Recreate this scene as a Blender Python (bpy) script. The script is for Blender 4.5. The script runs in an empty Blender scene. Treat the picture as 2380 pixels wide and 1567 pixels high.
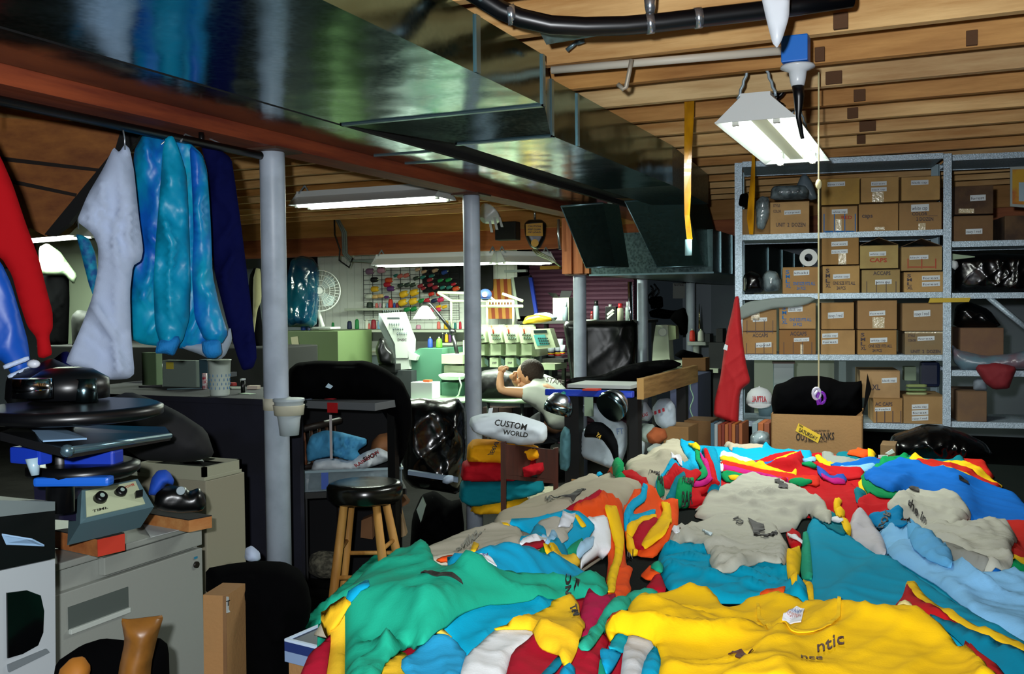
import bpy, bmesh, math, random
import numpy as np
from mathutils import Vector, Matrix, noise
from mathutils.geometry import delaunay_2d_cdt
random.seed(7)
SC = bpy.context.scene
COL = SC.collection
# ------------------------------------------------------------------ camera
FPX = 2314.0
CAM = Vector((0.0,0.0,1.5))
_yaw, _pitch, _roll = math.radians(24.0), math.radians(1.8), math.radians(0.57)
_f = Vector((-math.sin(_yaw) * math.cos(_pitch), math.cos(_yaw) * math.cos(_pitch),-math.sin(_pitch)))
_r0 = Vector((math.cos(_yaw), math.sin(_yaw),0))
_u0 = _r0.cross(_f)
_r = _r0 * math.cos(_roll) - _u0 * math.sin(_roll)
_u = _u0 * math.cos(_roll) + _r0 * math.sin(_roll)
cd = bpy.data.cameras.new('camera')
cam = bpy.data.objects.new('camera', cd)
COL.objects.link(cam)
M = Matrix((( _r.x, _u.x, -_f.x),(_r.y, _u.y, -_f.y),(_r.z, _u.z, -_f.z)))
cam.matrix_world = Matrix.Translation(CAM) @ M.to_4x4()
cd.sensor_fit = 'HORIZONTAL'; cd.sensor_width = 36.0
cd.lens = FPX / 2380.0 * 36.0
cd.clip_start = 0.05; cd.clip_end = 100
SC.camera = cam
# ------------------------------------------------------------------ light
w = bpy.data.worlds.new('world'); SC.world = w; w.use_nodes = True
w.node_tree.nodes['Background'].inputs[0].default_value = (0.55,0.75,0.9,1)
w.node_tree.nodes['Background'].inputs[1].default_value = 0.012
SC.view_settings.view_transform = 'Standard'
SC.view_settings.look = 'None'
SC.view_settings.gamma = 1.0
SC.view_settings.exposure = 0.12
SC.view_settings.use_curve_mapping = False
# the photographer's own flash, just left of and above the lens
fl = bpy.data.lights.new('camera_flash', 'SPOT')
fl.energy = 300; fl.color = (0.93,0.97,1.0); fl.shadow_soft_size = 0.025
fl.spot_size = math.radians(92); fl.spot_blend = 0.6
flo = bpy.data.objects.new('camera_flash', fl); COL.objects.link(flo)
flo.matrix_world = Matrix.Translation(CAM + _r * -0.10 + _u * 0.09 - _f * 0.02) @ M.to_4x4()

def tube_light(loc, lx, ly, power, color=(0.86,1.0,0.82), rotz=0.0):
    l = bpy.data.lights.new('fluorescent_light', 'AREA'); l.shape = 'RECTANGLE'
    l.size = lx; l.size_y = ly; l.energy = power; l.color = color
    o = bpy.data.objects.new('fluorescent_light', l); COL.objects.link(o)
    o.location = loc; o.rotation_euler = (0,0, rotz)
    return o

# ------------------------------------------------------------------ pixel to point in the room
def ray(px, py):
    return (_f + _r * ((px - 1190.0) / FPX) - _u * ((py - 783.5) / FPX))
def D(px, py, d):
    return CAM + ray(px, py) * d
def PX(px, py, X):
    d = ray(px, py); return CAM + d * (X / d.x)
def PY(px, py, Y):
    d = ray(px, py); return CAM + d * (Y / d.y)
def PZ(px, py, Z):
    d = ray(px, py); return CAM + d * ((Z - 1.5) / d.z)
def depth_of(p):
    return (Vector(p) - CAM).dot(_f)
# ------------------------------------------------------------------ materials
def lin(h):
    if isinstance(h, str):
        h = h.lstrip('#'); c = [int(h[i:i + 2], 16) / 255 for i in (0,2,4)]
    else: c = list(h)
    return tuple((x / 12.92 if x <= 0.04045 else ((x + 0.055) / 1.055) ** 2.4) for x in c) + (1,)
_mats = {}
def mat(name, color, rough=0.6, metal=0.0, bump=None, mottle=None, emit=None, spec=0.5, sheen=0.0, alpha=None, trans=0.0, coat=0.0):
    """colour; bump=(scale, strength[, stretch xyz]); mottle=(scale, second colour, amount[, stretch])"""
    key = (name, str(color), rough, metal)
    if key in _mats: return _mats[key]
    m = bpy.data.materials.new(name); m.use_nodes = True
    nt = m.node_tree; b = nt.nodes['Principled BSDF']
    b.inputs['Base Color'].default_value = lin(color)
    b.inputs['Roughness'].default_value = rough
    b.inputs['Metallic'].default_value = metal
    b.inputs['Specular IOR Level'].default_value = spec
    if sheen: b.inputs['Sheen Weight'].default_value = sheen
    if coat: b.inputs['Coat Weight'].default_value = coat
    if trans: b.inputs['Transmission Weight'].default_value = trans
    if alpha is not None: b.inputs['Alpha'].default_value = alpha
    if emit:
        b.inputs['Emission Color'].default_value = lin(emit[0]); b.inputs['Emission Strength'].default_value = emit[1]
    tc = None
    def coords(stretch):
        nonlocal tc
        if tc is None: tc = nt.nodes.new('ShaderNodeTexCoord')
        mp = nt.nodes.new('ShaderNodeMapping'); mp.inputs['Scale'].default_value = stretch
        nt.links.new(tc.outputs['Object'], mp.inputs[0]); return mp.outputs[0]
    if mottle:
        n = nt.nodes.new('ShaderNodeTexNoise'); n.inputs['Scale'].default_value = mottle[0]; n.inputs['Detail'].default_value = 5
        nt.links.new(coords(mottle[3] if len(mottle) > 3 else (1,1,1)), n.inputs['Vector'])
        cr = nt.nodes.new('ShaderNodeValToRGB'); cr.color_ramp.elements[0].position = 0.42; cr.color_ramp.elements[1].position = 0.62
        k = mottle[2]; a = lin(color); c2 = lin(mottle[1])
        cr.color_ramp.elements[0].color = a
        cr.color_ramp.elements[1].color = tuple(a[i] * (1 - k) + c2[i] * k for i in range(3)) + (1,)
        nt.links.new(n.outputs['Fac'], cr.inputs[0]); nt.links.new(cr.outputs[0], b.inputs['Base Color'])
    if bump:
        n = nt.nodes.new('ShaderNodeTexNoise'); n.inputs['Scale'].default_value = bump[0]; n.inputs['Detail'].default_value = 3
        nt.links.new(coords(bump[2] if len(bump) > 2 else (1,1,1)), n.inputs['Vector'])
        bm_ = nt.nodes.new('ShaderNodeBump'); bm_.inputs['Strength'].default_value = bump[1]; bm_.inputs['Distance'].default_value = 0.01
        nt.links.new(n.outputs['Fac'], bm_.inputs['Height']); nt.links.new(bm_.outputs[0], b.inputs['Normal'])
    _mats[key] = m
    return m
def wood(name, c1, c2, axis=0, scale=6.0, rough=0.65):
    """planed lumber with grain along one axis"""
    key = (name, c1, c2, axis)
    if key in _mats: return _mats[key]
    m = mat(name + '_base', c1, rough); m = m.copy(); m.name = name
    nt = m.node_tree; b = nt.nodes['Principled BSDF']; b.inputs['Roughness'].default_value = rough
    tc = nt.nodes.new('ShaderNodeTexCoord'); mp = nt.nodes.new('ShaderNodeMapping')
    s = [8.0,8.0,8.0]; s[axis] = 0.7; mp.inputs['Scale'].default_value = s
    n = nt.nodes.new('ShaderNodeTexNoise'); n.inputs['Scale'].default_value = scale / 3; n.inputs['Detail'].default_value = 6; n.inputs['Roughness'].default_value = 0.65
    n2 = nt.nodes.new('ShaderNodeTexNoise'); n2.inputs['Scale'].default_value = 1.3; n2.inputs['Detail'].default_value = 2
    cr = nt.nodes.new('ShaderNodeValToRGB'); cr.color_ramp.elements[0].position = 0.33; cr.color_ramp.elements[1].position = 0.66
    cr.color_ramp.elements[0].color = lin(c1); cr.color_ramp.elements[1].color = lin(c2)
    mx = nt.nodes.new('ShaderNodeMix'); mx.data_type = 'RGBA'; mx.blend_type = 'MULTIPLY'; mx.inputs[0].default_value = 0.5
    nt.links.new(tc.outputs['Object'], mp.inputs[0]); nt.links.new(mp.outputs[0], n.inputs['Vector']); nt.links.new(tc.outputs['Object'], n2.inputs['Vector'])
    nt.links.new(n.outputs['Fac'], cr.inputs[0]); nt.links.new(cr.outputs[0], mx.inputs[6])
    cr2 = nt.nodes.new('ShaderNodeValToRGB'); cr2.color_ramp.elements[0].position = 0.4; cr2.color_ramp.elements[0].color = (0.62,0.54,0.5,1); cr2.color_ramp.elements[1].position = 0.6
    nt.links.new(n2.outputs['Fac'], cr2.inputs[0]); nt.links.new(cr2.outputs[0], mx.inputs[7]); nt.links.new(mx.outputs[2], b.inputs['Base Color'])
    _mats[key] = m
    return m
def cloth_mat(color, name='cloth', sheen=0.25):
    return mat(name, color, 0.9,0, bump=(240.0,0.08), sheen=0.0, spec=0.08)
# ------------------------------------------------------------------ objects
def tag(o, label=None, cat=None, group=None, kind=None):
    if label: o['label'] = label
    if cat: o['category'] = cat
    if group: o['group'] = group
    if kind: o['kind'] = kind
    return o
def thing(name, label, cat, loc=(0,0,0), group=None, rotz=0.0):
    o = bpy.data.objects.new(name, None); COL.objects.link(o)
    o.empty_display_size = 0.05
    o.location = loc; o.rotation_euler = (0,0, rotz)
    return tag(o, label, cat, group)
def link(name, me, m=None, parent=None, smooth=False):
    """me holds world coordinates; the object keeps them under its parent"""
    o = bpy.data.objects.new(name, me); COL.objects.link(o)
    if m is not None:
        for x in (m if isinstance(m, (list, tuple)) else [m]): me.materials.append(x)
    if smooth:
        me.polygons.foreach_set('use_smooth', [True] * len(me.polygons))
    if parent is not None:
        o.parent = parent
        o.matrix_parent_inverse = parent_world(parent).inverted()
    return o
def parent_world(p):
    mtx = Matrix.LocRotScale(p.location, p.rotation_euler, p.scale)
    if p.parent is not None:
        mtx = parent_world(p.parent) @ p.matrix_parent_inverse @ mtx
    return mtx
def plane_text(txt, p00, p10, p01, m, parent, name='lettering', bold=True, th=.0012):
    """flat lettering stretched over the corner points, slightly raised"""
    co, fs, w_ = text_mesh(txt, bold)
    p00 = Vector(p00); U = Vector(p10) - p00; V = Vector(p01) - p00
    n = U.cross(V).normalized()
    if n.dot(CAM - p00) < 0: n = -n
    P = [p00 + U * (c[0] / w_) + V * (c[1] / .72) + n * th for c in co]
    k = len(P)
    faces = list(fs) + [tuple(i + k for i in f[::-1]) for f in fs]
    return link(name, mesh_from(name, [tuple(q) for q in P] + [tuple(q - n * th * .9) for q in P], faces), m, parent)
def text_mesh(txt, bold=False):
    cu = bpy.data.curves.new('lettering', 'FONT'); cu.body = txt; cu.size = 1.0; cu.resolution_u = 2
    if bold: cu.offset = .02
    o = bpy.data.objects.new('lettering', cu); COL.objects.link(o)
    dg = bpy.context.evaluated_depsgraph_get(); me = bpy.data.meshes.new_from_object(o.evaluated_get(dg))
    bpy.data.objects.remove(o); bpy.data.curves.remove(cu)
    co = np.array([v.co[:] for v in me.vertices]); fs = [tuple(p.vertices) for p in me.polygons]
    bpy.data.meshes.remove(me)
    co[:, 0] -= co[:, 0].min(); w_ = co[:, 0].max()
    return co, fs, w_
class B:
    """collects shapes in world coordinates, becomes one mesh"""
    def __init__(s): s.bm = bmesh.new()
    def xf(s, vs, mtx):
        bmesh.ops.transform(s.bm, matrix=mtx, verts=vs)
    def box(s, lo, hi, mtx=None, bev=0.0, mi=0):
        g = bmesh.ops.create_cube(s.bm, size=1.0)
        vs = g['verts']
        lo = Vector(lo); hi = Vector(hi)
        sz = hi - lo
        mt = Matrix.Translation((lo + hi) / 2) @ Matrix.Diagonal((abs(sz.x), abs(sz.y), abs(sz.z),1))
        s.xf(vs, mt)
        fs = list({f for v in vs for f in v.link_faces})
        if bev > 0:
            es = list({e for v in vs for e in v.link_edges})
            r = bmesh.ops.bevel(s.bm, geom=es, offset=bev, segments=2, affect='EDGES', profile=0.6)
            vs = list({v for f in r['faces'] for v in f.verts} | {v for v in vs if v.is_valid})
            vs2 = set(); stack = list(vs)
            while stack:
                v = stack.pop()
                if v in vs2: continue
                vs2.add(v); stack.extend(e.other_vert(v) for e in v.link_edges)
            vs = list(vs2)
            fs = list({f for v in vs for f in v.link_faces})
        for f in fs: f.material_index = mi
        if mtx is not None: s.xf(vs, mtx)
        return s
    def cyl(s, a, b, r1, r2=None, seg=16, mi=0, caps=True):
        a = Vector(a); b = Vector(b); r2 = r1 if r2 is None else r2
        dv = b - a; L = dv.length
        if L < 1e-7: return s
        g = bmesh.ops.create_cone(s.bm, cap_ends=caps, segments=seg, radius1=max(r1,1e-5), radius2=max(r2,1e-5), depth=L)
        q = dv.to_track_quat('Z', 'Y').to_matrix().to_4x4()
        s.xf(g['verts'], Matrix.Translation((a + b) / 2) @ q)
        for v in g['verts']:
            for f in v.link_faces:
                f.material_index = mi
                f.smooth = len(f.verts) == 4
        return s
    def tube(s, pts, r, seg=8, mi=0, rs=None):
        pts = [Vector(p) for p in pts]; n = len(pts)
        rings = []
        prev = None
        for i, p in enumerate(pts):
            t = (pts[min(i + 1, n - 1)] - pts[max(i - 1,0)]).normalized()
            if prev is None:
                ref = Vector((0,0,1)) if abs(t.z) < 0.9 else Vector((1,0,0))
                nx = t.cross(ref).normalized()
            else:
                nx = (prev - t * prev.dot(t)).normalized()
            prev = nx; ny = t.cross(nx)
            rr = rs[i] if rs else r
            rings.append([s.bm.verts.new(p + nx * math.cos(2 * math.pi * k / seg) * rr + ny * math.sin(2 * math.pi * k / seg) * rr) for k in range(seg)])
        for i in range(n - 1):
            for k in range(seg):
                f = s.bm.faces.new((rings[i][k], rings[i][(k + 1) % seg], rings[i + 1][(k + 1) % seg], rings[i + 1][k])); f.smooth = True; f.material_index = mi
        for rg in (rings[0][::-1], rings[-1]):
            f = s.bm.faces.new(rg); f.material_index = mi
        return s
    def lathe(s, prof, base=(0,0,0), axis=(0,0,1), seg=20, mi=0):
        """prof: [(radius, height)...]"""
        q = Vector(axis).normalized().to_track_quat('Z', 'Y').to_matrix().to_4x4()
        mt = Matrix.Translation(base) @ q
        rings = []
        for r, h in prof:
            rings.append([s.bm.verts.new(mt @ Vector((max(r, 1e-5) * math.cos(2 * math.pi * k / seg), max(r, 1e-5) * math.sin(2 * math.pi * k / seg), h))) for k in range(seg)])
        for i in range(len(rings) - 1):
            for k in range(seg):
                f = s.bm.faces.new((rings[i][k], rings[i][(k + 1) % seg], rings[i + 1][(k + 1) % seg], rings[i + 1][k])); f.smooth = True; f.material_index = mi
        f = s.bm.faces.new(rings[0][::-1]); f.material_index = mi
        f = s.bm.faces.new(rings[-1]); f.material_index = mi
        return s
    def quadbox(s, c4, nrm, mi=0):
        """four world corners pushed along nrm = a solid slab"""
        n = Vector(nrm); a = [s.bm.verts.new(Vector(c)) for c in c4]; b = [s.bm.verts.new(Vector(c) + n) for c in c4]
        k = len(c4)
        fs = [s.bm.faces.new(a[::-1]), s.bm.faces.new(b)] + [s.bm.faces.new((a[i], a[(i + 1) % k], b[(i + 1) % k], b[i])) for i in range(k)]
        for f in fs: f.material_index = mi
        return s
    def hexa(s, bot, top, mi=0):
        a = [s.bm.verts.new(Vector(c)) for c in bot]; b = [s.bm.verts.new(Vector(c)) for c in top]; k = len(bot)
        fs = [s.bm.faces.new(a[::-1]), s.bm.faces.new(b)] + [s.bm.faces.new((a[i], a[(i + 1) % k], b[(i + 1) % k], b[i])) for i in range(k)]
        for f in fs: f.material_index = mi
        return s
    def sphere(s, c, r, sc=(1,1,1), seg=16, mi=0, mtx=None):
        g = bmesh.ops.create_uvsphere(s.bm, u_segments=seg, v_segments=max(6, seg // 2), radius=r)
        mt = Matrix.Translation(c) @ (mtx.to_4x4() if mtx is not None else Matrix.Identity(4)) @ Matrix.Diagonal((*sc, 1))
        s.xf(g['verts'], mt)
        for v in g['verts']:
            for f in v.link_faces: f.smooth = True; f.material_index = mi
        return s
    def build(s, name, m, parent=None, label=None):
        bmesh.ops.recalc_face_normals(s.bm, faces=s.bm.faces)
        me = bpy.data.meshes.new(name); s.bm.to_mesh(me); s.bm.free()
        o = link(name, me, m, parent)
        if label: o['label'] = label
        return o
def single(b, name, m, label, cat, group=None, kind=None):
    """a thing that is one mesh; its origin moves to its base"""
    o = b.build(name, m) if isinstance(b, B) else b
    recenter(o)
    return tag(o, label, cat, group, kind)
def recenter(o):
    me = o.data; n = len(me.vertices)
    co = np.empty(n * 3); me.vertices.foreach_get('co', co); co = co.reshape(-1,3)
    c = np.array([(co[:, 0].min() + co[:, 0].max()) / 2,(co[:, 1].min() + co[:, 1].max()) / 2, co[:, 2].min()])
    me.vertices.foreach_set('co', (co - c).ravel()); me.update()
    o.location = Vector(c)
def structure(b, name, m):
    o = b.build(name, m); o['kind'] = 'structure'; return o
def copy_tree(o, parent=None):
    c = o.copy(); COL.objects.link(c)
    if parent is not None: c.parent = parent
    for ch in list(o.children): copy_tree(ch, c)
    return c
# ------------------------------------------------------------------ soft things: outline -> cloth with thickness and folds
def chaikin(p, it=1):
    for _ in range(it):
        q = []
        for i in range(len(p)):
            a = p[i]; b = p[(i + 1) % len(p)]
            q.append(a * 0.86 + b * 0.14); q.append(a * 0.14 + b * 0.86)
        p = np.array(q)
    return p
def resample(p, s):
    out = []
    for i in range(len(p)):
        a = p[i]; b = p[(i + 1) % len(p)]
        L = np.hypot(*(b - a)); n = max(1, int(round(L / s)))
        for k in range(n): out.append(a + (b - a) * k / n)
    return np.array(out)
def inside(pts, poly):
    x = pts[:, 0]; y = pts[:, 1]; c = np.zeros(len(pts), bool)
    j = len(poly) - 1
    for i in range(len(poly)):
        xi, yi = poly[i]; xj, yj = poly[j]
        if yi != yj:
            c ^= ((yi > y) != (yj > y)) & (x < (xj - xi) * (y - yi) / (yj - yi) + xi)
        j = i
    return c
def edist(pts, poly):
    d = np.full(len(pts),1e9)
    for i in range(len(poly)):
        a = poly[i]; b = poly[(i + 1) % len(poly)]; ab = b - a
        L2 = (ab ** 2).sum() + 1e-12
        t = np.clip(((pts - a) @ ab) / L2,0,1)
        d = np.minimum(d, np.hypot(*(pts - (a + t[:, None] * ab)).T))
    return d
def fill(outline, s, smooth=1):
    """outline Nx2 metres -> verts, tris, edge distance, boundary loop"""
    p = np.array(outline, float)
    if smooth: p = chaikin(p, smooth)
    p = resample(p, s)
    lo = p.min(0); hi = p.max(0)
    gx, gy = np.meshgrid(np.arange(lo[0], hi[0], s), np.arange(lo[1], hi[1], s * 0.866))
    gx = gx + (np.arange(gx.shape[0]) % 2)[:, None] * s * 0.5
    g = np.stack([gx.ravel(), gy.ravel()], 1)
    g = g[inside(g, p)]
    if len(g): g = g[edist(g, p) > 0.55 * s]
    allp = np.vstack([p, g]) if len(g) else p
    n = len(p)
    edges = [(i, (i + 1) % n) for i in range(n)]
    v, e, f, ov, oe, of = delaunay_2d_cdt([Vector((float(a), float(b))) for a, b in allp], edges, [], 1,1e-7)
    v = np.array([(q[0], q[1]) for q in v]); f = [t for t in f if len(t) == 3]
    cen = np.array([(v[t[0]] + v[t[1]] + v[t[2]]) / 3 for t in f]); keep = inside(cen, p)
    f = [t for t, k in zip(f, keep) if k]
    cnt = {}
    for t in f:
        for a, b in ((t[0], t[1]),(t[1], t[2]),(t[2], t[0])): cnt[(a, b)] = 1
    bd = [(a, b) for (a, b) in cnt if (b, a) not in cnt]
    return v, f, edist(v, p), bd
def folds(v, seed, ang=0.0, wl=0.09, amp=0.008, wl2=0.035):
    """sharp creases that wander, branch and fade, mostly along ang"""
    r = np.random.RandomState(seed)
    x = v[:, 0]; y = v[:, 1]
    def lowf(L):
        t = 0
        for _ in range(3):
            a = r.rand() * 6.28; t = t + np.sin((x * math.cos(a) + y * math.sin(a)) / L * (1.6 + r.rand()) + r.rand() * 6.28)
        return t / 3
    h = 0.55 * lowf(wl * .9)
    for k, (L, A) in enumerate(((1.0,.9),(.8,.7),(.55,.5),(.38,.3),(.25,.14))):
        a = ang + (r.rand() - .5) * (1.0 + .3 * k); L = L * wl
        q = -x * math.sin(a) + y * math.cos(a) + .8 * L * lowf(wl * 1.5)
        gate = np.clip(.5 + 1.1 * lowf(wl * 1.4),0,1)
        h = h + A * gate * (1 - np.abs(np.sin(q / L * 2.2 + r.rand() * 6))) ** 2.6
    return h * amp
def profile(d, T, wd):
    t = np.clip(d / wd, 0,1)
    return T * np.sqrt(np.clip(1 - (1 - t) ** 2,0,1))
def mesh_from(name, co, faces):
    me = bpy.data.meshes.new(name)
    me.from_pydata([tuple(map(float, c)) for c in co], [], faces)
    me.update()
    return me
def puff(name, outline, O, U, V, N, m, parent=None, s=0.02, T=0.03, wd=0.04, back=None, ang=1.57, wl=0.09, amp=0.008, seed=1, smooth=1, wl2=0.035):
    """closed soft solid: outline (u, v) metres in the frame O, U, V; front bulges along N, back the other way"""
    O = np.array(O); U = np.array(U); V = np.array(V); N = np.array(N)
    v, f, d, bd = fill(outline, s, smooth)
    base = O + v[:, :1] * U + v[:, 1:] * V
    pr = profile(d, 1.0, wd)
    back = T * 0.7 if back is None else back
    hf = T * pr + folds(v, seed, ang, wl, amp, wl2) * np.clip(d / (wd * 0.6),0.12,1)
    hb = -back * pr - 0.6 * folds(v, seed + 50, ang, wl, min(amp, back * 0.5), wl2) * np.clip(d / (wd * 0.6),0,1)
    eps = 0.002
    F = base + (hf + eps)[:, None] * N; Bk = base + (hb - eps)[:, None] * N
    n = len(v)
    faces = [tuple(t) for t in f] + [(t[2] + n, t[1] + n, t[0] + n) for t in f] + [(b, a, a + n, b + n) for a, b in bd]
    me = mesh_from(name, np.vstack([F, Bk]), faces)
    return link(name, me, m, parent, smooth=True)
def pxpuff(name, px, d, m, parent=None, nrm=None, **k):
    """outline given as photo pixels on an upright plane at camera depth d facing the camera"""
    xs = [p[0] for p in px]; ys = [p[1] for p in px]
    cx = (min(xs) + max(xs)) / 2; cy = (min(ys) + max(ys)) / 2
    O = D(cx, cy, d)
    N = Vector(nrm) if nrm is not None else Vector((CAM.x - O.x, CAM.y - O.y, 0))
    N = Vector((N.x, N.y, 0)).normalized(); V = Vector((0,0,1)); U = V.cross(N)
    out = []
    for x, y in px:
        r = ray(x, y); t = (O - CAM).dot(N) / r.dot(N); P = CAM + r * t - O
        out.append((P.dot(U), P.dot(V)))
    return puff(name, out, O, U, V, N, m, parent, **k)
# ================================================================== the room
HJ = 2.36            # underside of the joists
YJ0, DJ = 3.34,0.406
M_floor = mat('concrete_floor', '#0f0e0d', 0.9, bump=(30,0.3), mottle=(3, '#070605', 0.8), spec=.08)
M_deck = wood('subfloor_planks', '#8a5a30', '#c08a50', 1)
M_joists = [wood('joist_lumber_' + n, a_, b_, 0) for n, a_, b_ in (('pale', '#c08a48', '#f2c886'),('amber', '#a8702f', '#dca45c'),('straw', '#b88a50', '#e8c890'))]
M_beam = wood('red_stained_beam', '#6a2716', '#a04a26', 1)
M_hdr = wood('header_lumber', '#8a4422', '#b86a38', 0)
M_whitewall = mat('painted_wall', '#e0e6dc', 0.7, bump=(60,0.1))
M_gray = mat('grey_blue_wall', '#a3b0ba', 0.7, bump=(60,0.1))
M_dark = mat('dark_wall', '#191a1d', 0.85)
XL, XR, YB, YF = -13.0,4.2,12.2,-2.5
structure(B().box((XL, YF, -0.1),(XR, YB, 0)), 'floor', M_floor)
structure(B().box((XL, YF, HJ + 0.24),(XR, YB, HJ + 0.3)), 'ceiling', M_deck)
structure(B().box((XL - .1, YF, 0),(XL, YB, HJ + .3)), 'wall_left', M_dark)
structure(B().box((XR, YF, 0),(XR + .1, YB, HJ + .3)), 'wall_right', M_dark)
structure(B().box((XL, YF - .1,0),(XR, YF, HJ + .3)), 'wall_near', M_dark)
structure(B().box((-3.1, YB, 0),(XR, YB + .1, HJ + .3)), 'wall_back', M_gray)
YW = 10.0
# near part of the back wall: plain painted to the left, white vertical grooved boards right of the corner
pc = PY(778,600, YW)
b = B().box((XL, YW, 0),(pc.x, YW + .12, HJ + .24))
structure(b, 'wall_back_left', M_gray)
b = B()
x = pc.x
pe = PY(1232,700, YW)
while x < pe.x:
    b.box((x, YW - .35,0),(min(x + .096, pe.x), YW + .12, HJ + .2)); x += .1
b.box((pc.x, YW - .335,0),(pe.x, YW + .1, HJ + .2))
structure(b, 'wall_back_middle', M_whitewall)
# purple ribbed siding behind the tables
M_sid = mat('purple_ribbed_siding', '#6e4258', 0.7, bump=(30,0.2))
pr_ = PY(1474,700, YW)
b = B(); z = 0
b.box((pe.x, YW, 0),(pr_.x, YW + .1, HJ + .2))
while z < 2.2:
    b.hexa([(pe.x, YW, z),(pr_.x, YW, z),(pr_.x, YW, z + .047),(pe.x, YW, z + .047)], [(pe.x, YW - .02, z + .010),(pr_.x, YW - .02, z + .010),(pr_.x, YW - .02, z + .036),(pe.x, YW - .02, z + .036)]); z += .05
structure(b, 'wall_back_siding', M_sid)
# door slab in the far grey wall
q0 = PY(1655,700, YB); q1 = PY(1702,700, YB)
dr = structure(B().box((q0.x, YB - .05,0),(q1.x + .3, YB - .002,2.03)), 'door_1', mat('grey_door', '#84939a', 0.6))
B().sphere((q0.x + .08, YB - .09,1.0),.035).build('door_knob', mat('brass', '#b08a40', 0.3,1), dr)
# joists
prev = None
k = 0
for i in range(-4,21):
    y = YJ0 + DJ * i
    if abs(y - 8.6) < .15: continue
    b = B().box((XL, y, HJ),(XR, y + .04, HJ + .24))
    o = b.build('ceiling_joist', M_joists[(i * i + i // 2) % 3]); o['kind'] = 'structure'
b = B().box((-12.9,8.6,2.03),(XR, 8.68,2.6)); o = b.build('trim_1', M_hdr); o['kind'] = 'structure'
b = B().box((-12.9,8.56,2.22),(XR, 8.598,2.6)); o = b.build('trim_2', wood('header_plywood', '#a0702f', '#c08a48', 0)); o['kind'] = 'structure'
# wood scraps and cleats nailed to the joist faces
cl = [((1880,12),(1945,68)),((1938,90),(1972,130)),((1895,155),(1918,195)),((1938,200),(1958,214)),((1920,222),(1940,242)),
      ((1985,240),(2012,262)),((1970,282),(1995,302)),((1998,314),(2036,335)),((1992,340),(2012,356)),((2245,115),(2272,168))]
yk = [2.93,3.34,3.75,4.16,4.16,4.56,4.97,5.37,5.78,3.75]
for (a, c_), Y in zip(cl, yk):
    p0 = PY(*a, Y); p1 = PY(*c_, Y)
    zc = max(min(p0.z, p1.z), HJ + .004)
    single(B().box((p0.x, Y - .022, zc),(p1.x, Y - .0015, max(p0.z, zc + .05)), bev=.002), 'wood_cleat', mat('cleat_wood', '#5d3d22', .8, bump=(40,.2)),
           'dark brown wood scrap nailed to a ceiling joist face', 'wood block', 'wood scraps nailed to the joists')
# ------------------------------------------------------------------ columns and the red beam
M_col = mat('column_paint', '#bcc7d6', 0.42,0.0, bump=(25,0.05), mottle=(9, '#8f9aa6', 0.35))
M_plate = mat('plate_steel', '#5a4034', 0.6,0.3)
XC = -2.65
cols = [(632,343,.053, 'nearest round white steel column, with the white cup holder taped to it'),
        (1095,450,.051, 'second round steel column, behind the stack of folded shirts')]
BZ = 2.17
def column(px, py, r, label, zt):
    p = PX(px, py, XC)
    t = thing('support_column', label, 'column', (p.x, p.y, 0), 'steel support columns')
    B().lathe([(r, 0.01),(r, zt - .05),(r * .985, zt - .012),(r * .9, zt - .008)], (p.x, p.y, 0), seg=32).build('post', M_col, t)
    B().box((p.x - .09, p.y - .09, zt - .01),(p.x + .09, p.y + .09, zt)).build('top_plate', M_plate, t)
    B().box((p.x - .1, p.y - .1,0),(p.x + .1, p.y + .1,.01)).build('base_plate', M_plate, t)
    return p
c1 = column(*cols[0], BZ)
c2 = column(*cols[1], BZ)
c3 = column(1347,637,.05, 'third round steel column, under the orange wood blocking', 1.5 + 72 / 2314 * 7.69)
c4 = column(1493,645,.05, 'fourth round column, green lit, beside the black plastic sheet', 1.5 + 62 / 2314 * 9.23)
c5 = column(1605,650,.05, 'farthest dark grey steel column, beside the white sewing machine', 2.1)
bb = B()
bb.box((XC - .075, YF, BZ),(XC + .075, c3.y + .3, BZ + .06)); bb.box((XC - .055, YF, BZ + .06),(XC + .055, c3.y + .3, HJ - .002))
single(bb, 'main_beam', M_beam, 'long red-brown wooden beam carried by the steel columns', 'beam')
# wood blocking above the third column
b = B()
z0 = 1.5 + 72 / 2314 * 7.69
for k_, (dx, c) in enumerate(((-.11,0),(-.065,0),(-.02,0),(.025,0),(.07,0))):
    b.box((XC + dx, c3.y - .09 - .02 * (k_ % 2), z0),(XC + dx + .04, c3.y + .1, BZ - .002), bev=.002)
single(b, 'post_blocking', wood('blocking_lumber', '#b06030', '#d98a50', 2), 'stack of orange-brown upright boards above the third column', 'wood post')
bz2 = z0 + .02
single(B().box((XC - .1, c3.y + .12, z0),(XC + .1, c5.y + .5, z0 + .07)), 'low_beam', mat('dark_beam', '#241a14', .8), 'dark low beam carrying the far duct', 'beam')
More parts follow.
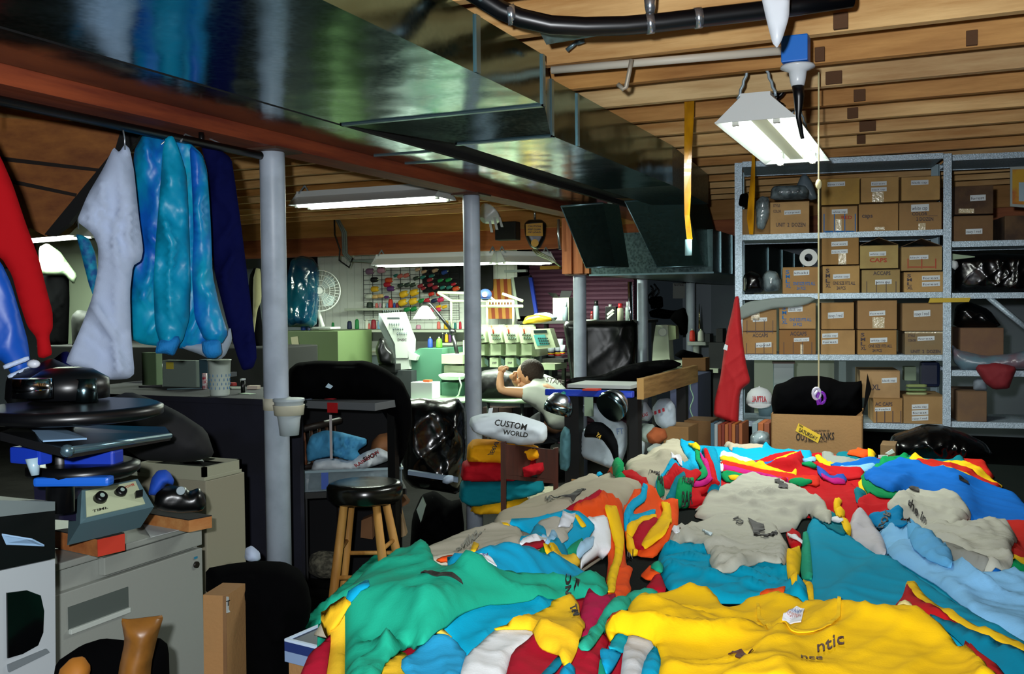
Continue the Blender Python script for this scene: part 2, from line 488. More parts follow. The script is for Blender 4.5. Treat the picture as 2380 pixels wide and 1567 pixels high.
# ------------------------------------------------------------------ ducts
def galv(name, tint, rough):
    m = mat(name, tint, rough, 1.0)
    nt = m.node_tree; bs = nt.nodes['Principled BSDF']
    tc = nt.nodes.new('ShaderNodeTexCoord')
    mp = nt.nodes.new('ShaderNodeMapping'); mp.inputs['Scale'].default_value = (1.0,1.0,1.0)
    n = nt.nodes.new('ShaderNodeTexNoise'); n.inputs['Scale'].default_value = 2.2; n.inputs['Detail'].default_value = 2
    n2 = nt.nodes.new('ShaderNodeTexVoronoi'); n2.inputs['Scale'].default_value = 60
    nt.links.new(tc.outputs['Object'], mp.inputs[0]); nt.links.new(mp.outputs[0], n.inputs['Vector']); nt.links.new(tc.outputs['Object'], n2.inputs['Vector'])
    bp = nt.nodes.new('ShaderNodeBump'); bp.inputs['Strength'].default_value = .35; bp.inputs['Distance'].default_value = .03
    nt.links.new(n.outputs['Fac'], bp.inputs['Height'])
    cr = nt.nodes.new('ShaderNodeMapRange'); cr.inputs[3].default_value = rough * .75; cr.inputs[4].default_value = rough * 1.3
    nt.links.new(n2.outputs['Distance'], cr.inputs[0]); nt.links.new(cr.outputs[0], bs.inputs['Roughness'])
    nt.links.new(bp.outputs[0], bs.inputs['Normal'])
    return m
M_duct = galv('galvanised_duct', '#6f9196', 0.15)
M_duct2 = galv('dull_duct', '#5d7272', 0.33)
M_seam = mat('duct_seam', '#8fb0b8', 0.35,0.9)
YA1 = PX(1265,249,-1.29).y
tD = thing('supply_duct', 'wide shiny galvanised air duct running under the joists', 'air duct', (-1.7, YA1,2.18))
HT = HJ - .003
b = B(); b.box((-2.1, YF, 2.185),(-1.29, YA1, HT)); b.build('duct_section', M_duct, tD)
P2 = PX(1280,315,-1.40); Z2 = P2.z; Y2 = P2.y
Q2 = PZ(1035,333, Z2)
b = B(); b.hexa([(-2.1, YA1 + .001,2.185),(-1.29, YA1 + .001,2.185),(-1.40, Y2, Z2),(-1.80, Y2, Z2)], [(-2.1, YA1 + .001, HT),(-1.29, YA1 + .001, HT),(-1.40, Y2, HT),(-1.80, Y2, HT)]); b.build('duct_section', M_duct, tD)
YA2 = 5.3
b = B(); b.hexa([(-1.80, Y2 + .001, Z2),(-1.40, Y2 + .001, Z2),(-1.40, YA2, Z2),(-1.80, YA2, Z2)], [(-1.80, Y2 + .001, HT),(-1.40, Y2 + .001, HT),(-1.40, YA2, HT),(-1.80, YA2, HT)]); b.build('duct_section', M_duct, tD)
YA3 = 6.6
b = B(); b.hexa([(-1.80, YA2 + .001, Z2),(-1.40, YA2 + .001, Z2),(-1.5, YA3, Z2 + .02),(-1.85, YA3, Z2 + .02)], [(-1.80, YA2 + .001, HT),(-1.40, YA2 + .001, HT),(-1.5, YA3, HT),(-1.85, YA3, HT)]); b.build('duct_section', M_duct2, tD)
def seam(parent, x0, x1, y, z, zt, m=M_seam):
    b = B(); t = .006
    b.box((x0 - t, y - .011, z - t),(x1 + t, y + .011, z + .001)); b.box((x1 - .001, y - .011, z - t),(x1 + t, y + .011, zt)); b.box((x0 - t, y - .011, z - t),(x0 + .001, y + .011, zt))
    return b.build('seam_strip', m, parent)
seam(tD, -2.1,-1.29, YA1 - .012,2.185, HJ - .004)
ys = PX(1108,90,-1.29).y
b = B(); b.box((-1.291, ys - .014,2.187),(-1.284, ys + .014, HJ - .004)); b.build('seam_strip', M_seam, tD)
seam(tD, -1.80,-1.40, Y2 + .012, Z2, HJ - .004)
ys = PX(1342,260,-1.40).y
b = B(); b.box((-1.401, ys - .01, Z2 + .002),(-1.394, ys + .01, HJ - .004)); b.build('seam_strip', M_seam, tD)
# black strip painting in the shadow gap between the ducts
single(B().box((-2.128, YF, 2.188),(-2.102,8.0,2.22)), 'gap_shade_strip', mat('gap_shade_black', '#040505', .9), 'thin black foam strip in the slot between the two ducts', 'foam strip')  # stands in for shadow, no foam strip here
single(B().quadbox([(-2.1, YA1 + .12,2.215),(-1.81, Y2 + .02,2.2),(-1.81,6.4,2.2),(-2.1,6.4,2.215)], (0,0,.004)), 'gap_shade_sheet', mat('gap_shade_black', '#040505', .9), 'black panel between the ducts beyond the step', 'panel')  # black sheet painted in for the shadowed gap beside the narrower section
tR = thing('return_duct', 'narrower galvanised duct lying between the wide duct and the red beam', 'air duct', (-2.35,3,2.2))
b = B(); b.box((-2.57, YF, 2.23),(-2.125,8.4, HJ - .003)); b.build('duct_section', M_duct, tR)
for px_ in (870,1175):
    yy = PZ(px_, 362,2.23).y
    b = B(); b.box((-2.56, yy - .01,2.224),(-2.13, yy + .01,2.2305)); b.build('seam_strip', M_seam, tR)
# big transition boots dropping to the far low duct
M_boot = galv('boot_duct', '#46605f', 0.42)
def boot(top, bot, dt, db, dz, label, th=.3):
    """top / bot = (xl, xr, y) pixels, the near face as a leaning slab with depth"""
    a = [D(top[0], top[2], dt), D(top[1], top[3], dt), D(bot[1], bot[3], db), D(bot[0], bot[2], db)]
    n = Vector((.05, th, 0))
    t = thing('duct_boot', label, 'air duct', tuple(a[3]))
    b = B(); b.quadbox(a, n); b.build('duct_body', M_boot, t)
    e = B()
    for i, j in ((0,1),(2,3)): e.cyl(a[i], a[j], .006, seg=8)
    e.cyl(a[0], a[3], .004, seg=8)
    e.build('seam_strip', M_seam, t)
    return t
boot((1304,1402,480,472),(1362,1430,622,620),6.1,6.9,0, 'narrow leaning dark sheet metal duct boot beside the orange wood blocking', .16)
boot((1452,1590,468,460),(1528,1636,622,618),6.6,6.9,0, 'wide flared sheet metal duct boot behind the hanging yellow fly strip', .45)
# end of the supply duct closing onto the boots
tL = thing('low_duct', 'low dark duct with upright seam strips running to the far wall', 'air duct', (-1.9,8,1.7))
zb = 1.72
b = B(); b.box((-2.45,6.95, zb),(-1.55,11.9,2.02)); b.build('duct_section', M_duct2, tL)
for yy in (7.2,7.6,8.1,9.2,10.0,10.8,11.5):
    b = B(); b.box((-1.551, yy - .01, zb),(-1.543, yy + .01,2.02)); b.build('seam_strip', M_seam, tL)
b = B(); b.box((-2.46,6.93, zb - .008),(-1.54,6.95, zb + .004)); b.box((-1.55,6.95, zb - .008),(-1.542,11.9, zb + .004)); b.build('seam_strip', M_seam, tL)
# white plastic pipe under the joists
p0 = PZ(1282,163, HJ - .02); p1 = PZ(1815,118, HJ - .02)
single(B().cyl(p0, p1,.014), 'conduit_pipe', mat('white_pipe', '#cfc8b8', .5), 'thin white plastic pipe fastened under the near joists', 'pipe')
p = PY(1468,138,3.3)
b = B().tube([PY(1468,138,3.3), PY(1463,165,3.3), PY(1455,203,3.3), PY(1449,207,3.3), PY(1436,196,3.3)], .008)
single(b, 'pipe_hook', mat('hook_metal', '#b5ab98', .5,.3), 'bent metal pipe hook hanging below the white pipe', 'hook')
b = B().cyl(PY(1317,117,3.2), PY(1342,96,3.2),.007).cyl(PY(1340,100,3.2), PY(1358,94,3.2),.008)
single(b, 'pipe_bracket', mat('bracket_metal', '#6a8088', .4,.6), 'small bent metal bracket beside the wide duct', 'bracket')
# black hose with clamps sweeping across the top
pts = [(1085,-25),(1130,2),(1165,24),(1210,42),(1280,58),(1360,62),(1450,60),(1540,52),(1640,40),(1740,28),(1850,15),(1980,-5)]
t = thing('black_hose', 'thick black plastic hose with clamps looping under the ceiling joists', 'hose', tuple(D(1500,55,2.75)))
B().tube([D(x, y, 2.75) for x, y in pts], .026, seg=14).build('hose_tube', mat('black_rubber', '#06080c', .35), t)
for (x, y) in ((1188,34),(1510,55),(1622,42)):
    B().tube([D(x - 9, y + 1,2.75), D(x + 9, y - 1,2.75)], .0285, seg=16).build('hose_clamp', mat('clamp_steel', '#c8d0d8', .25,.9), t)
b = B().lathe([(.012,0),(.016,.02),(.018,.05),(.008,.06)], D(1511,30,2.75) - Vector((0,0,.0)),(0,0,1),12)
b.build('clamp_screw', mat('clamp_steel', '#c8d0d8', .25,.9), t)
q = [D(1250,75,3.0), D(1430,62,3.0), D(1500,50,3.0), D(1270,98,3.0)]
single(B().quadbox([D(1255,76,2.98), D(1480,60,2.98), D(1400,82,3.0), D(1270,104,3.0)], (0,.05,.02)), 'duct_flange', M_duct2, 'dull blue-grey sheet metal flange above the duct end', 'sheet metal')
# ================================================================== light fixtures
M_tube = mat('glowing_tube', '#ffffff', .4, emit=('#f4fff4', 7.0))
M_refl = mat('white_reflector', '#dfe4e2', .4)
def shop_light(name, c, L, label, rotz=0.0, w=.30, power=30, gap=True, col=(.86,1,.82), chain=True, zt=HJ):
    """c = centre of the lamp, long side along local X"""
    t = thing(name, label, 'ceiling light', tuple(c), 'hanging fluorescent shop lights')
    mt = Matrix.Translation(c) @ Matrix.Rotation(rotz, 4, 'Z')
    h = L / 2; q = w / 2
    b = B()
    # folded reflector: channel on top, two sloping wings, end caps
    b.box((-h, -.055,.03),(h, .055,.075), mt)
    for s in (-1,1):
        v = [(-h, s * .05,.035),(h, s * .05,.035),(h, s * q, -.028),(-h, s * q, -.028)]
        b.quadbox([mt @ Vector(x) for x in v], (0,0,.004))
        b.quadbox([mt @ Vector((s * h, -q, -.028)), mt @ Vector((s * h, q, -.028)), mt @ Vector((s * h, .055,.06)), mt @ Vector((s * h, -.055,.06))], mt.to_3x3() @ Vector((s * .004,0,0)))
    b.build('reflector', M_refl, t)
    g = B(); g.box((-h + .01,-.03,-.012),(h - .01,.03,.031), mt); g.build('centre_channel', mat('lamp_channel', '#a8a890', .5), t)
    for s in (-1,1):
        g = B(); g.cyl(mt @ Vector((-h + .03, s * .075,-.022)), mt @ Vector((h - .03, s * .075,-.022)),.019, seg=14); g.build('tube', M_tube, t)
        for e in (-1,1):
            g = B(); g.box((e * (h - .022) - .012, s * .075 - .012,-.04),(e * (h - .022) + .012, s * .075 + .012,.02), mt); g.build('socket', mat('socket_plastic', '#d5d5cc', .5), t)
    if chain:
        for e in (-1,1):
            top = mt @ Vector((e * (h - .03),0,0)); top.z = zt
            for s in (-1,1):
                g = B(); a = mt @ Vector((e * (h - .03), s * .07,.06))
                g.tube([a + (top - a) * k / 12 + Vector(((k % 2) * .004,0,0)) for k in range(13)], .006,6); g.build('chain', mat('chain_steel', '#a8bcc6', .4,.4), t)
    for s in (-1,1):
        l = tube_light(mt @ Vector((0, s * .082,-.043)), L - .06,.1, power / 2, col, rotz); l.parent = t; l.matrix_parent_inverse = parent_world(t).inverted()
    return t
# over the shirt table: its long side runs away from the lens
n0 = D(1755,258,3.55); f0 = D(1855,363,4.75)
z1 = 2.205
a = PZ(1755,262, z1); a2 = PZ(1852,364, z1)
dv = (a2 - a); L1 = 1.22
shop_light('shop_light', a + dv.normalized() * L1 / 2, L1, 'two-tube shop light hanging on chains above the shirt table', math.atan2(dv.y, dv.x), power=34, col=(.95,1,.93), zt=2.47)
b0 = PZ(700,482,2.21); b1 = PZ(1035,462,2.21)
shop_light('shop_light', (b0 + b1) / 2 + Vector((0,0,.03)),(b1 - b0).length, 'shop light under the red beam, left of the second column', math.atan2(b1.y - b0.y, b1.x - b0.x), power=60)
dz3 = 9.3
b0 = D(880,608,9.3); b1 = D(1152,606,8.9); b0.z = b1.z = 1.5 + 105 / 2314 * 9.1
dirx = (b1 - b0).normalized()
shop_light('shop_light', (b0 + b1) / 2,(b1 - b0).length, 'shop light above the thread rack, left one of two in line', math.atan2(dirx.y, dirx.x), power=68, zt=2.03)
b2 = D(1275,609,9.1); b2.z = b1.z; b1b = b1 + dirx * .03
shop_light('shop_light', (b1b + b2) / 2,(b2 - b1b).length, 'shorter-looking shop light above the embroidery machine, right of two in line', math.atan2((b2 - b1b).y, (b2 - b1b).x), power=52, zt=2.03)
b0 = D(112,534,8.6); b1 = D(196,540,8.3)
b1.z = b0.z = 1.5 + 175 / 2314 * 8.5
shop_light('shop_light', (b0 + b1) / 2 - (b1 - b0).normalized() * .3,1.15, 'distant shop light glowing left of the white hanging shirt', math.atan2(b1.y - b0.y, b1.x - b0.x), power=80)
# white louvre blade and blue junction box near the lamp
o = pxpuff('lamp_shade', [(1768,-12),(1836,-12),(1834,40),(1818,92),(1806,112),(1795,100),(1782,50)], 2.6, mat('white_shade', '#dfe6ee', .35), s=.01, T=.012, wd=.02, amp=.0005)
recenter(o); tag(o, 'rounded white lamp shade edge hanging down at the top of the room', 'lamp shade')
Yb = 3.32
p0 = PY(1823,96, Yb); p1 = PY(1884,150, Yb)
t = thing('junction_box', 'blue electrical junction box with white socket and black plug on a joist', 'electrical box', (p0.x, Yb - .04, p1.z))
B().box((p0.x, Yb - .07, p1.z),(p1.x, Yb - .001, p0.z), bev=.004).build('box_body', mat('blue_plastic', '#0f6fd0', .4), t)
pc_ = PY(1854,152, Yb - .035)
B().lathe([(.052,0),(.054,-.008),(.028,-.02),(.024,-.05),(.02,-.065)][::-1], pc_, seg=20).build('socket', mat('white_porcelain', '#d4dadf', .3), t)
B().tube([pc_ + Vector((0,0,-.06)), pc_ + Vector((.004,0,-.1)), pc_ + Vector((.0,.01,-.16)), pc_ + Vector((.012,.02,-.23))], .013,8, rs=[.019,.017,.009,.006]).build('plug_cord', mat('black_rubber', '#06080c', .35), t)
# coil of black cord behind the lamp
c = PY(1762,175,4.3)
b = B()
for k in range(5):
    R = .05 + .006 * k
    b.tube([c + Vector((math.cos(u) * R + .012 * k, -.02 - .01 * (k % 3), math.sin(u) * R * 1.05 - .01 * k)) for u in np.linspace(0,6.2,18)], .01,6)
b.tube([c + Vector((.02,-.02,-.05)), c + Vector((.06,-.02,-.12)), c + Vector((.1,-.02,-.15))], .02,8)
single(b, 'cord_coil', mat('black_rubber', '#06080c', .35), 'coil of black electrical cord hanging behind the near lamp', 'cord')
# pull cord with purple and white scissors
pA = D(1903,190,3.75); pB = D(1903,908,3.75)
top = Vector((pB.x, pB.y, HJ))
t = thing('hanging_scissors', 'purple-handled scissors hanging on a long pale cord', 'scissors', (pB.x, pB.y, pB.z))
rope = [Vector((pB.x, pB.y, pB.z + .01 + (HJ - pB.z - .01) * k / 20)) for k in range(21)]
B().tube(rope, .0032,6).build('cord', mat('cream_cord', '#d9d2a0', .8), t)
kn = D(1906,430,3.75)
B().sphere((pB.x, pB.y, kn.z),.012,(1,1,1.6),10).build('knot', mat('cream_cord', '#d9d2a0', .8), t)
Ms = mat('purple_plastic', '#8a2fc0', .3)
for (cx, cy, m_) in ((1909,925, Ms),(1898,915, mat('white_plastic', '#d8d8e8', .3))):
    g = B(); cc = D(cx, cy, 3.74)
    g.tube([cc + _r * math.cos(u) * .014 + _u * math.sin(u) * .021 for u in np.linspace(0,6.29,15)], .0055,7); g.build('handle', m_, t)
B().tube([D(1900,908,3.75), D(1893,918,3.75), D(1893,927,3.75)], .005,6).build('handle', mat('white_plastic', '#d8d8e8', .3), t)
B().hexa([D(1896,925,3.745), D(1909,925,3.745), D(1909,925,3.755), D(1896,925,3.755)], [D(1899,942,3.745), D(1908,940,3.745), D(1908,940,3.755), D(1899,942,3.755)]).build('blade', Ms, t)
# fly strips
def strip(pts, d, wpx, m, label, name='fly_strip', cap=None, twist=0):
    t = thing(name, label, 'fly strip', tuple(D(*pts[-1], d)), 'hanging sticky fly strips')
    b = B(); n = len(pts)
    L = []; Rr = []
    for i, (x, y) in enumerate(pts):
        a = twist * i / n; P = D(x, y, d); w_ = wpx[i] / FPX * d / 2
        off = _r * w_ * math.cos(a) + _f * w_ * math.sin(a) * 1.5
        L.append(P - off); Rr.append(P + off)
    for i in range(n - 1):
        b.quadbox([L[i], Rr[i], Rr[i + 1], L[i + 1]], _f * .0025)
    b.build('strip', m, t)
    if cap:
        g = B(); g.cyl(D(*cap[0], d), D(*cap[1], d), cap[2], seg=16); g.build('tube_case', mat('pale_blue_card', '#a8d8dc', .5), t)
    return t
Mf = mat('amber_fly_paper', '#d0930c', .3, mottle=(14, '#6a3c08', .7,(1,1,.3)), coat=.4)
strip([(1602,130),(1602,190),(1602,260),(1600,330),(1598,400),(1598,450),(1597,500),(1600,530),(1603,556)], 4.3, [24,24,23,20,18,18,14,16,17], Mf,
      'long amber sticky fly strip hanging left of the near shop light', cap=((1600,557),(1600,594),.015), twist=.5)
strip([(1752,325),(1751,380),(1749,430),(1746,470),(1744,510),(1746,545)], 5.6, [5,8,12,16,18,10], Mf, 'shorter amber fly strip hanging before the left shelf post', twist=.3)
# ================================================================== long table heaped with t-shirts
TZ = 0.80
TX0, TX1, TY0, TY1 = -1.12,0.27,0.55,4.72
t = thing('work_table', 'long dark work table hidden under the heaps of coloured t-shirts', 'table', ((TX0 + TX1) / 2,(TY0 + TY1) / 2,0))
M_ttop = mat('dark_table_mat', '#0a110f', .9, bump=(200,.2), spec=.05)
M_leg = mat('black_steel', '#0b0b0c', .5,.4)
B().box((TX0, TY0, TZ - .035),(TX1, TY1, TZ), bev=.004).build('tabletop', M_ttop, t)
for x in (TX0 + .08, TX1 - .08):
    for y in (TY0 + .1,(TY0 + TY1) / 2, TY1 - .1):
        B().box((x - .025, y - .025,0),(x + .025, y + .025, TZ - .034)).build('leg', M_leg, t)
B().box((TX0 + .1, TY0 + .08, TZ - .12),(TX1 - .1, TY0 + .12, TZ - .034)).build('apron', M_leg, t)
# height of the surface the cloth falls on, 1 cm grid
GX0, GY0, GS = -2.3,.8,.01
NX, NY = 360,460
_gx = GX0 + np.arange(NX) * GS; _gy = GY0 + np.arange(NY) * GS
_XX, _YY = np.meshgrid(_gx, _gy, indexing='ij')
_out = np.maximum.reduce([-1.26 - _XX, _XX - TX1, _YY - TY1, np.zeros_like(_XX)])
H = np.maximum(TZ - np.where(_out > 0,0.02 + _out * 1.5,0),.3)
def samp(A, x, y):
    fx = np.clip((x - GX0) / GS, 0, NX - 1.001); fy = np.clip((y - GY0) / GS, 0, NY - 1.001)
    i = fx.astype(int); j = fy.astype(int); a = fx - i; b = fy - j
    return (A[i, j] * (1 - a) + A[i + 1, j] * a) * (1 - b) + (A[i, j + 1] * (1 - a) + A[i + 1, j + 1] * a) * b
def blur(A, n):
    for _ in range(2):
        for ax in (0,1):
            c = np.cumsum(np.pad(A, [(n + 1, n) if k == ax else (0,0) for k in (0,1)], mode='edge'), axis=ax)
            A = (np.take(c, np.arange(2 * n + 1, c.shape[ax]), ax) - np.take(c, np.arange(0, c.shape[ax] - 2 * n - 1), ax)) / (2 * n + 1)
    return A
def hit(px, py, up=0.01, A=None):
    A = H if A is None else A
    d = np.array(ray(px, py)); C0 = np.array(CAM)
    t = np.arange(1.2,6.5,.004)
    P = C0 + t[:, None] * d
    h = samp(A, P[:, 0], P[:, 1]) + up
    below = np.nonzero(P[:, 2] < h)[0]
    return P[below[0]] if len(below) else P[-1]
_seed = [0]
def shirt(px, color, label, T=.014, wd=.035, amp=.007, wl=.10, ang=None, s=.014, lift=0.0, world=None, parent=None, name='t_shirt', group=None, cat='t-shirt', smooth=1, br=3, m=None):
    global H
    _seed[0] += 1; sd = _seed[0]
    T *= .45; wd *= .38; amp *= 1.35
    r = np.random.RandomState(sd)
    ang = r.rand() * 3.14 if ang is None else ang
    Hb = np.maximum(blur(H, br), H) + .0055 + lift
    if world is None:
        out = np.array([hit(x, y, .003 + lift + T * .3)[:2] for x, y in px])
    else: out = np.array(world, float)
    v, f, d, bd = fill(out, s, smooth)
    lo = out.min(0); hi = out.max(0)
    def zf(pts, dd):
        return samp(Hb, pts[:, 0], pts[:, 1]) + profile(dd, T, wd) + folds(pts, sd, ang, wl, amp) * np.clip(dd / wd, 0.1,1)
    z = zf(v, d)
    n = len(v)
    bz = samp(H, v[:, 0], v[:, 1]) + .004
    top = np.column_stack([v, z]); bot = np.column_stack([v, np.minimum(bz, z - .003)])
    faces = [tuple(x) for x in f]
    faces += [(b, a, a + n, b + n) for a, b in bd]
    faces += [(c + n, b + n, a + n) for a, b, c in f]
    me = mesh_from(name, np.vstack([top, bot]), faces)
    mm = m or cloth_mat(color, 'jersey_cloth')
    o = link(name, me, mm, parent, smooth=True)
    # raise the surface under later cloth
    i0 = max(0, int((lo[0] - GX0) / GS)); i1 = min(NX, int((hi[0] - GX0) / GS) + 2); j0 = max(0, int((lo[1] - GY0) / GS)); j1 = min(NY, int((hi[1] - GY0) / GS) + 2)
    if i1 > i0 and j1 > j0:
        g = np.column_stack([_XX[i0:i1, j0:j1].ravel(), _YY[i0:i1, j0:j1].ravel()])
        pl = chaikin(out, smooth) if smooth else out
        k = inside(g, pl)
        if k.any():
            zz = zf(g[k], edist(g[k], pl))
            sub = H[i0:i1, j0:j1].ravel().copy(); sub[k] = np.maximum(sub[k], zz)
            H[i0:i1, j0:j1] = sub.reshape(i1 - i0, j1 - j0)
    if parent is None:
        recenter(o); tag(o, label, cat, group)
    elif label: o['label'] = label
    return o
TEAL, AQUA, GREY, YEL, RED, ORG, KEL, MINT, MAG, WHT, LBL, ROY, DTL, CRM = '#0492ad', '#0d9fc9', '#aeaea0', '#efc01c', '#b5161c', '#e2501c', '#0c8a50', '#1fa283', '#b81f78', '#dfe3e6', '#7cb4dc', '#0f62b8', '#076f7c', '#a81228'
CRT = '#a89f8c'
S = shirt
# hidden bulk of the heaps
S(None, RED, 'red t-shirt spread at the far end of the table, showing between the striped layers', T=.05, wd=.16, world=[(-1.02,3.35),(-.2,3.3),(.08,3.35),(.04,4.3),(-.3,4.6),(-1.02,4.62)], s=.02)
S(None, CRM, 'crimson t-shirt at the near end, showing left of the big yellow shirt', T=.05, wd=.12, world=[(-1.0,1.2),(-.2,1.05),(-.25,2.0),(-.62,2.1),(-1.02,2.4)], s=.02)
S(None, TEAL, 'teal t-shirt at the right edge of the table under the pale blue one', T=.05, wd=.12, world=[(-.42,1.1),(.2,1.1),(.18,3.2),(-.1,3.2),(-.3,2.2)], s=.02)
S(None, ORG, 'orange t-shirt under the sand grey shirts on the left table edge', T=.035, wd=.10, world=[(-1.08,2.6),(-.9,2.6),(-.88,3.5),(-1.08,3.5)], s=.02)
S(None, '#a49d8a', 'sand grey t-shirt buried under the heap along the left table edge', T=.19, wd=.36, amp=.003, world=[(-1.3,1.75),(-.9,1.7),(-.86,3.7),(-1.22,3.9)], s=.02)
# ---- far end, left to right
S([(1505,1056),(1520,1036),(1560,1022),(1600,1017),(1650,1023),(1695,1038),(1705,1070),(1680,1110),(1600,1120),(1520,1090)], AQUA, 'bright blue t-shirt at the far left corner behind the sand grey one', T=.03, wd=.08)
S([(1632,1020),(1655,1008),(1700,1013),(1745,1020),(1778,1033),(1790,1045),(1778,1054),(1730,1049),(1690,1041),(1655,1030)], '#b0a692', 'sand-coloured t-shirt in a roll at the far end beside the printed carton', T=.05, wd=.07, amp=.006)
g_st = 'striped fan of stacked shirts at the far end'
def fan(px, c, lab, **k):
    k.setdefault('T', .010); k.setdefault('wd', .02); k.setdefault('amp', .002); k.setdefault('s', .012)
    return S(px, c, lab, group=g_st, **k)
fan([(1700,1041),(1720,1047),(1780,1050),(1812,1040),(1825,1033),(1836,1042),(1865,1047),(1888,1062),(1890,1110),(1695,1090)], AQUA, 'blue shirt, farthest of the striped fan in front of the carton', T=.02)
fan([(1672,1054),(1700,1051),(1718,1062),(1752,1070),(1752,1095),(1676,1088)], WHT, 'white shirt edge at the left of the striped fan')
fan([(1742,1071),(1785,1061),(1842,1048),(1862,1056),(1868,1100),(1750,1100)], RED, 'red band just under the farthest blue shirt of the fan')
fan([(1795,1070),(1852,1051),(1864,1059),(1850,1100),(1790,1098)], YEL, 'thin yellow band in the middle of the striped fan')
fan([(1738,1079),(1800,1073),(1857,1056),(1864,1063),(1858,1105),(1740,1100)], ROY, 'thin blue band below the thin yellow band of the fan')
fan([(1690,1082),(1812,1073),(1868,1061),(1868,1074),(1862,1090),(1880,1082),(1900,1078),(1935,1105),(1992,1135),(2004,1180),(2004,1245),(1978,1245),(1930,1215),(1900,1180),(1840,1135),(1760,1110)], RED, 'large red shirt running from the striped fan to the green-edged blue one', T=.02, amp=.006)
fan([(1673,1063),(1690,1062),(1740,1074),(1790,1087),(1838,1103),(1848,1092),(1852,1095),(1850,1112),(1830,1112),(1780,1098),(1700,1078),(1674,1073)], YEL, 'long yellow band with an upturned tip in the fan')
fan([(1674,1077),(1700,1077),(1790,1096),(1850,1111),(1872,1108),(1905,1108),(1905,1132),(1850,1126),(1800,1112),(1676,1094)], '#c62a18', 'red-orange band under the long yellow band')
fan([(1677,1083),(1720,1089),(1790,1103),(1832,1112),(1832,1122),(1780,1112),(1700,1100),(1677,1094)], MAG, 'magenta band in the left half of the striped fan')
fan([(1677,1093),(1710,1096),(1790,1110),(1832,1117),(1820,1124),(1740,1114),(1677,1104)], RED, 'dark red band just below the magenta band')
fan([(1672,1099),(1700,1096),(1745,1106),(1795,1110),(1802,1118),(1770,1122),(1690,1122)], KEL, 'green band nearest the camera at the left of the fan')
fan([(1832,1121),(1870,1116),(1888,1117),(1886,1123),(1862,1132),(1838,1128)], KEL, 'small green shirt tip below the red shirt in the middle')
fan([(1692,1106),(1720,1107),(1718,1117),(1697,1117)], YEL, 'small yellow patch on the green band')
fan([(1672,1080),(1682,1084),(1680,1097),(1670,1093)], WHT, 'small white label at the left tip of the fan', T=.004)
# ---- far right of the fan
fan([(1940,1063),(1975,1055),(2035,1059),(2040,1068),(2020,1080),(1960,1080)], DTL, 'dark teal rounded shirt against the foot of the carton', T=.025, wd=.05)
fan([(1965,1056),(1990,1050),(2004,1036),(2014,1045),(2022,1058),(2010,1064)], ORG, 'orange-red shirt peak beside the carton corner', T=.03)
fan([(2014,1058),(2028,1049),(2040,1060),(2036,1066)], YEL, 'yellow shirt tip right of the orange peak', T=.02)
fan([(1908,1064),(1920,1052),(1932,1060),(1980,1071),(2030,1067),(2042,1075),(1990,1088),(1925,1085)], '#8a9088', 'olive grey shirt lying below the dark teal one', T=.012)
fan([(1893,1063),(1905,1061),(1928,1078),(1960,1082),(1950,1088),(1915,1083)], YEL, 'yellow edge right of the big red shirt')
fan([(1925,1079),(1980,1074),(2042,1071),(2056,1076),(2042,1090),(1960,1092)], ROY, 'royal blue band below the olive grey shirt')
fan([(1918,1085),(2008,1081),(2024,1077),(2042,1088),(2012,1100),(1940,1098)], LBL, 'pale blue shirt left of the large royal blue one')
fan([(1930,1091),(2010,1093),(2004,1104),(1942,1100)], WHT, 'white band below the pale blue shirt')
fan([(1893,1074),(1935,1092),(2010,1098),(2002,1112),(1950,1110),(1922,1102)], RED, 'red band below the white band')
fan([(1898,1085),(1915,1094),(1932,1110),(1968,1112),(1968,1120),(1945,1122),(1915,1116),(1900,1100)], '#2a4fa8', 'indigo band over the red shirt')
fan([(1908,1102),(1930,1116),(1965,1119),(1965,1125),(1935,1125),(1910,1112)], MAG, 'magenta strip over the red shirt')
fan([(1865,1069),(1882,1062),(1898,1066),(1890,1076),(1868,1076)], LBL, 'small pale blue piece at the corner of the red shirt')
fan([(1860,1077),(1888,1076),(1900,1086),(1885,1088)], KEL, 'small green piece in the middle of the fan')
# ---- right heap
S([(2098,1054),(2104,1046),(2117,1042),(2135,1045),(2146,1057),(2120,1075)], '#c8281c', 'red shirt fold peeping over the right heap', T=.03)
S([(2188,1062),(2215,1054),(2245,1060),(2295,1084),(2306,1100),(2311,1108),(2290,1122),(2230,1110)], '#c8281c', 'red shirt at the far right end of the table', T=.03, wd=.05)
S([(2068,1062),(2090,1050),(2190,1059),(2240,1074),(2288,1100),(2280,1115),(2200,1100),(2100,1085)], DTL, 'dark green-blue shirt across the back of the right heap', T=.015)
S([(2050,1074),(2090,1059),(2108,1064),(2150,1080),(2100,1100),(2006,1125),(2000,1106)], KEL, 'green shirt collar under the large royal blue shirt', T=.012)
S([(2106,1066),(2215,1075),(2300,1112),(2332,1130),(2322,1140),(2240,1120),(2160,1100)], YEL, 'yellow shirt edge on the right heap', T=.010)
S([(2120,1070),(2210,1079),(2262,1096),(2328,1132),(2318,1136),(2240,1120),(2160,1105)], '#b8261c', 'brick red shirt edge on the right heap', T=.010)
S([(2170,1086),(2240,1098),(2262,1112),(2288,1124),(2272,1136),(2220,1130)], YEL, 'yellow shirt hem next to the large royal blue shirt', T=.010)
S([(1994,1120),(1998,1145),(2040,1163),(2060,1167),(2100,1160),(2120,1120),(2050,1110)], YEL, 'yellow shirt collar below the large royal blue shirt', T=.012)
S([(1984,1140),(1994,1134),(2014,1152),(2010,1168),(1992,1174)], DTL, 'small dark teal shirt corner between the red ones', T=.01)
S([(1990,1172),(2020,1152),(2062,1166),(2110,1160),(2130,1200),(2050,1225),(2008,1205)], RED, 'red shirt between the sand grey shirt and the royal blue collar', T=.015)
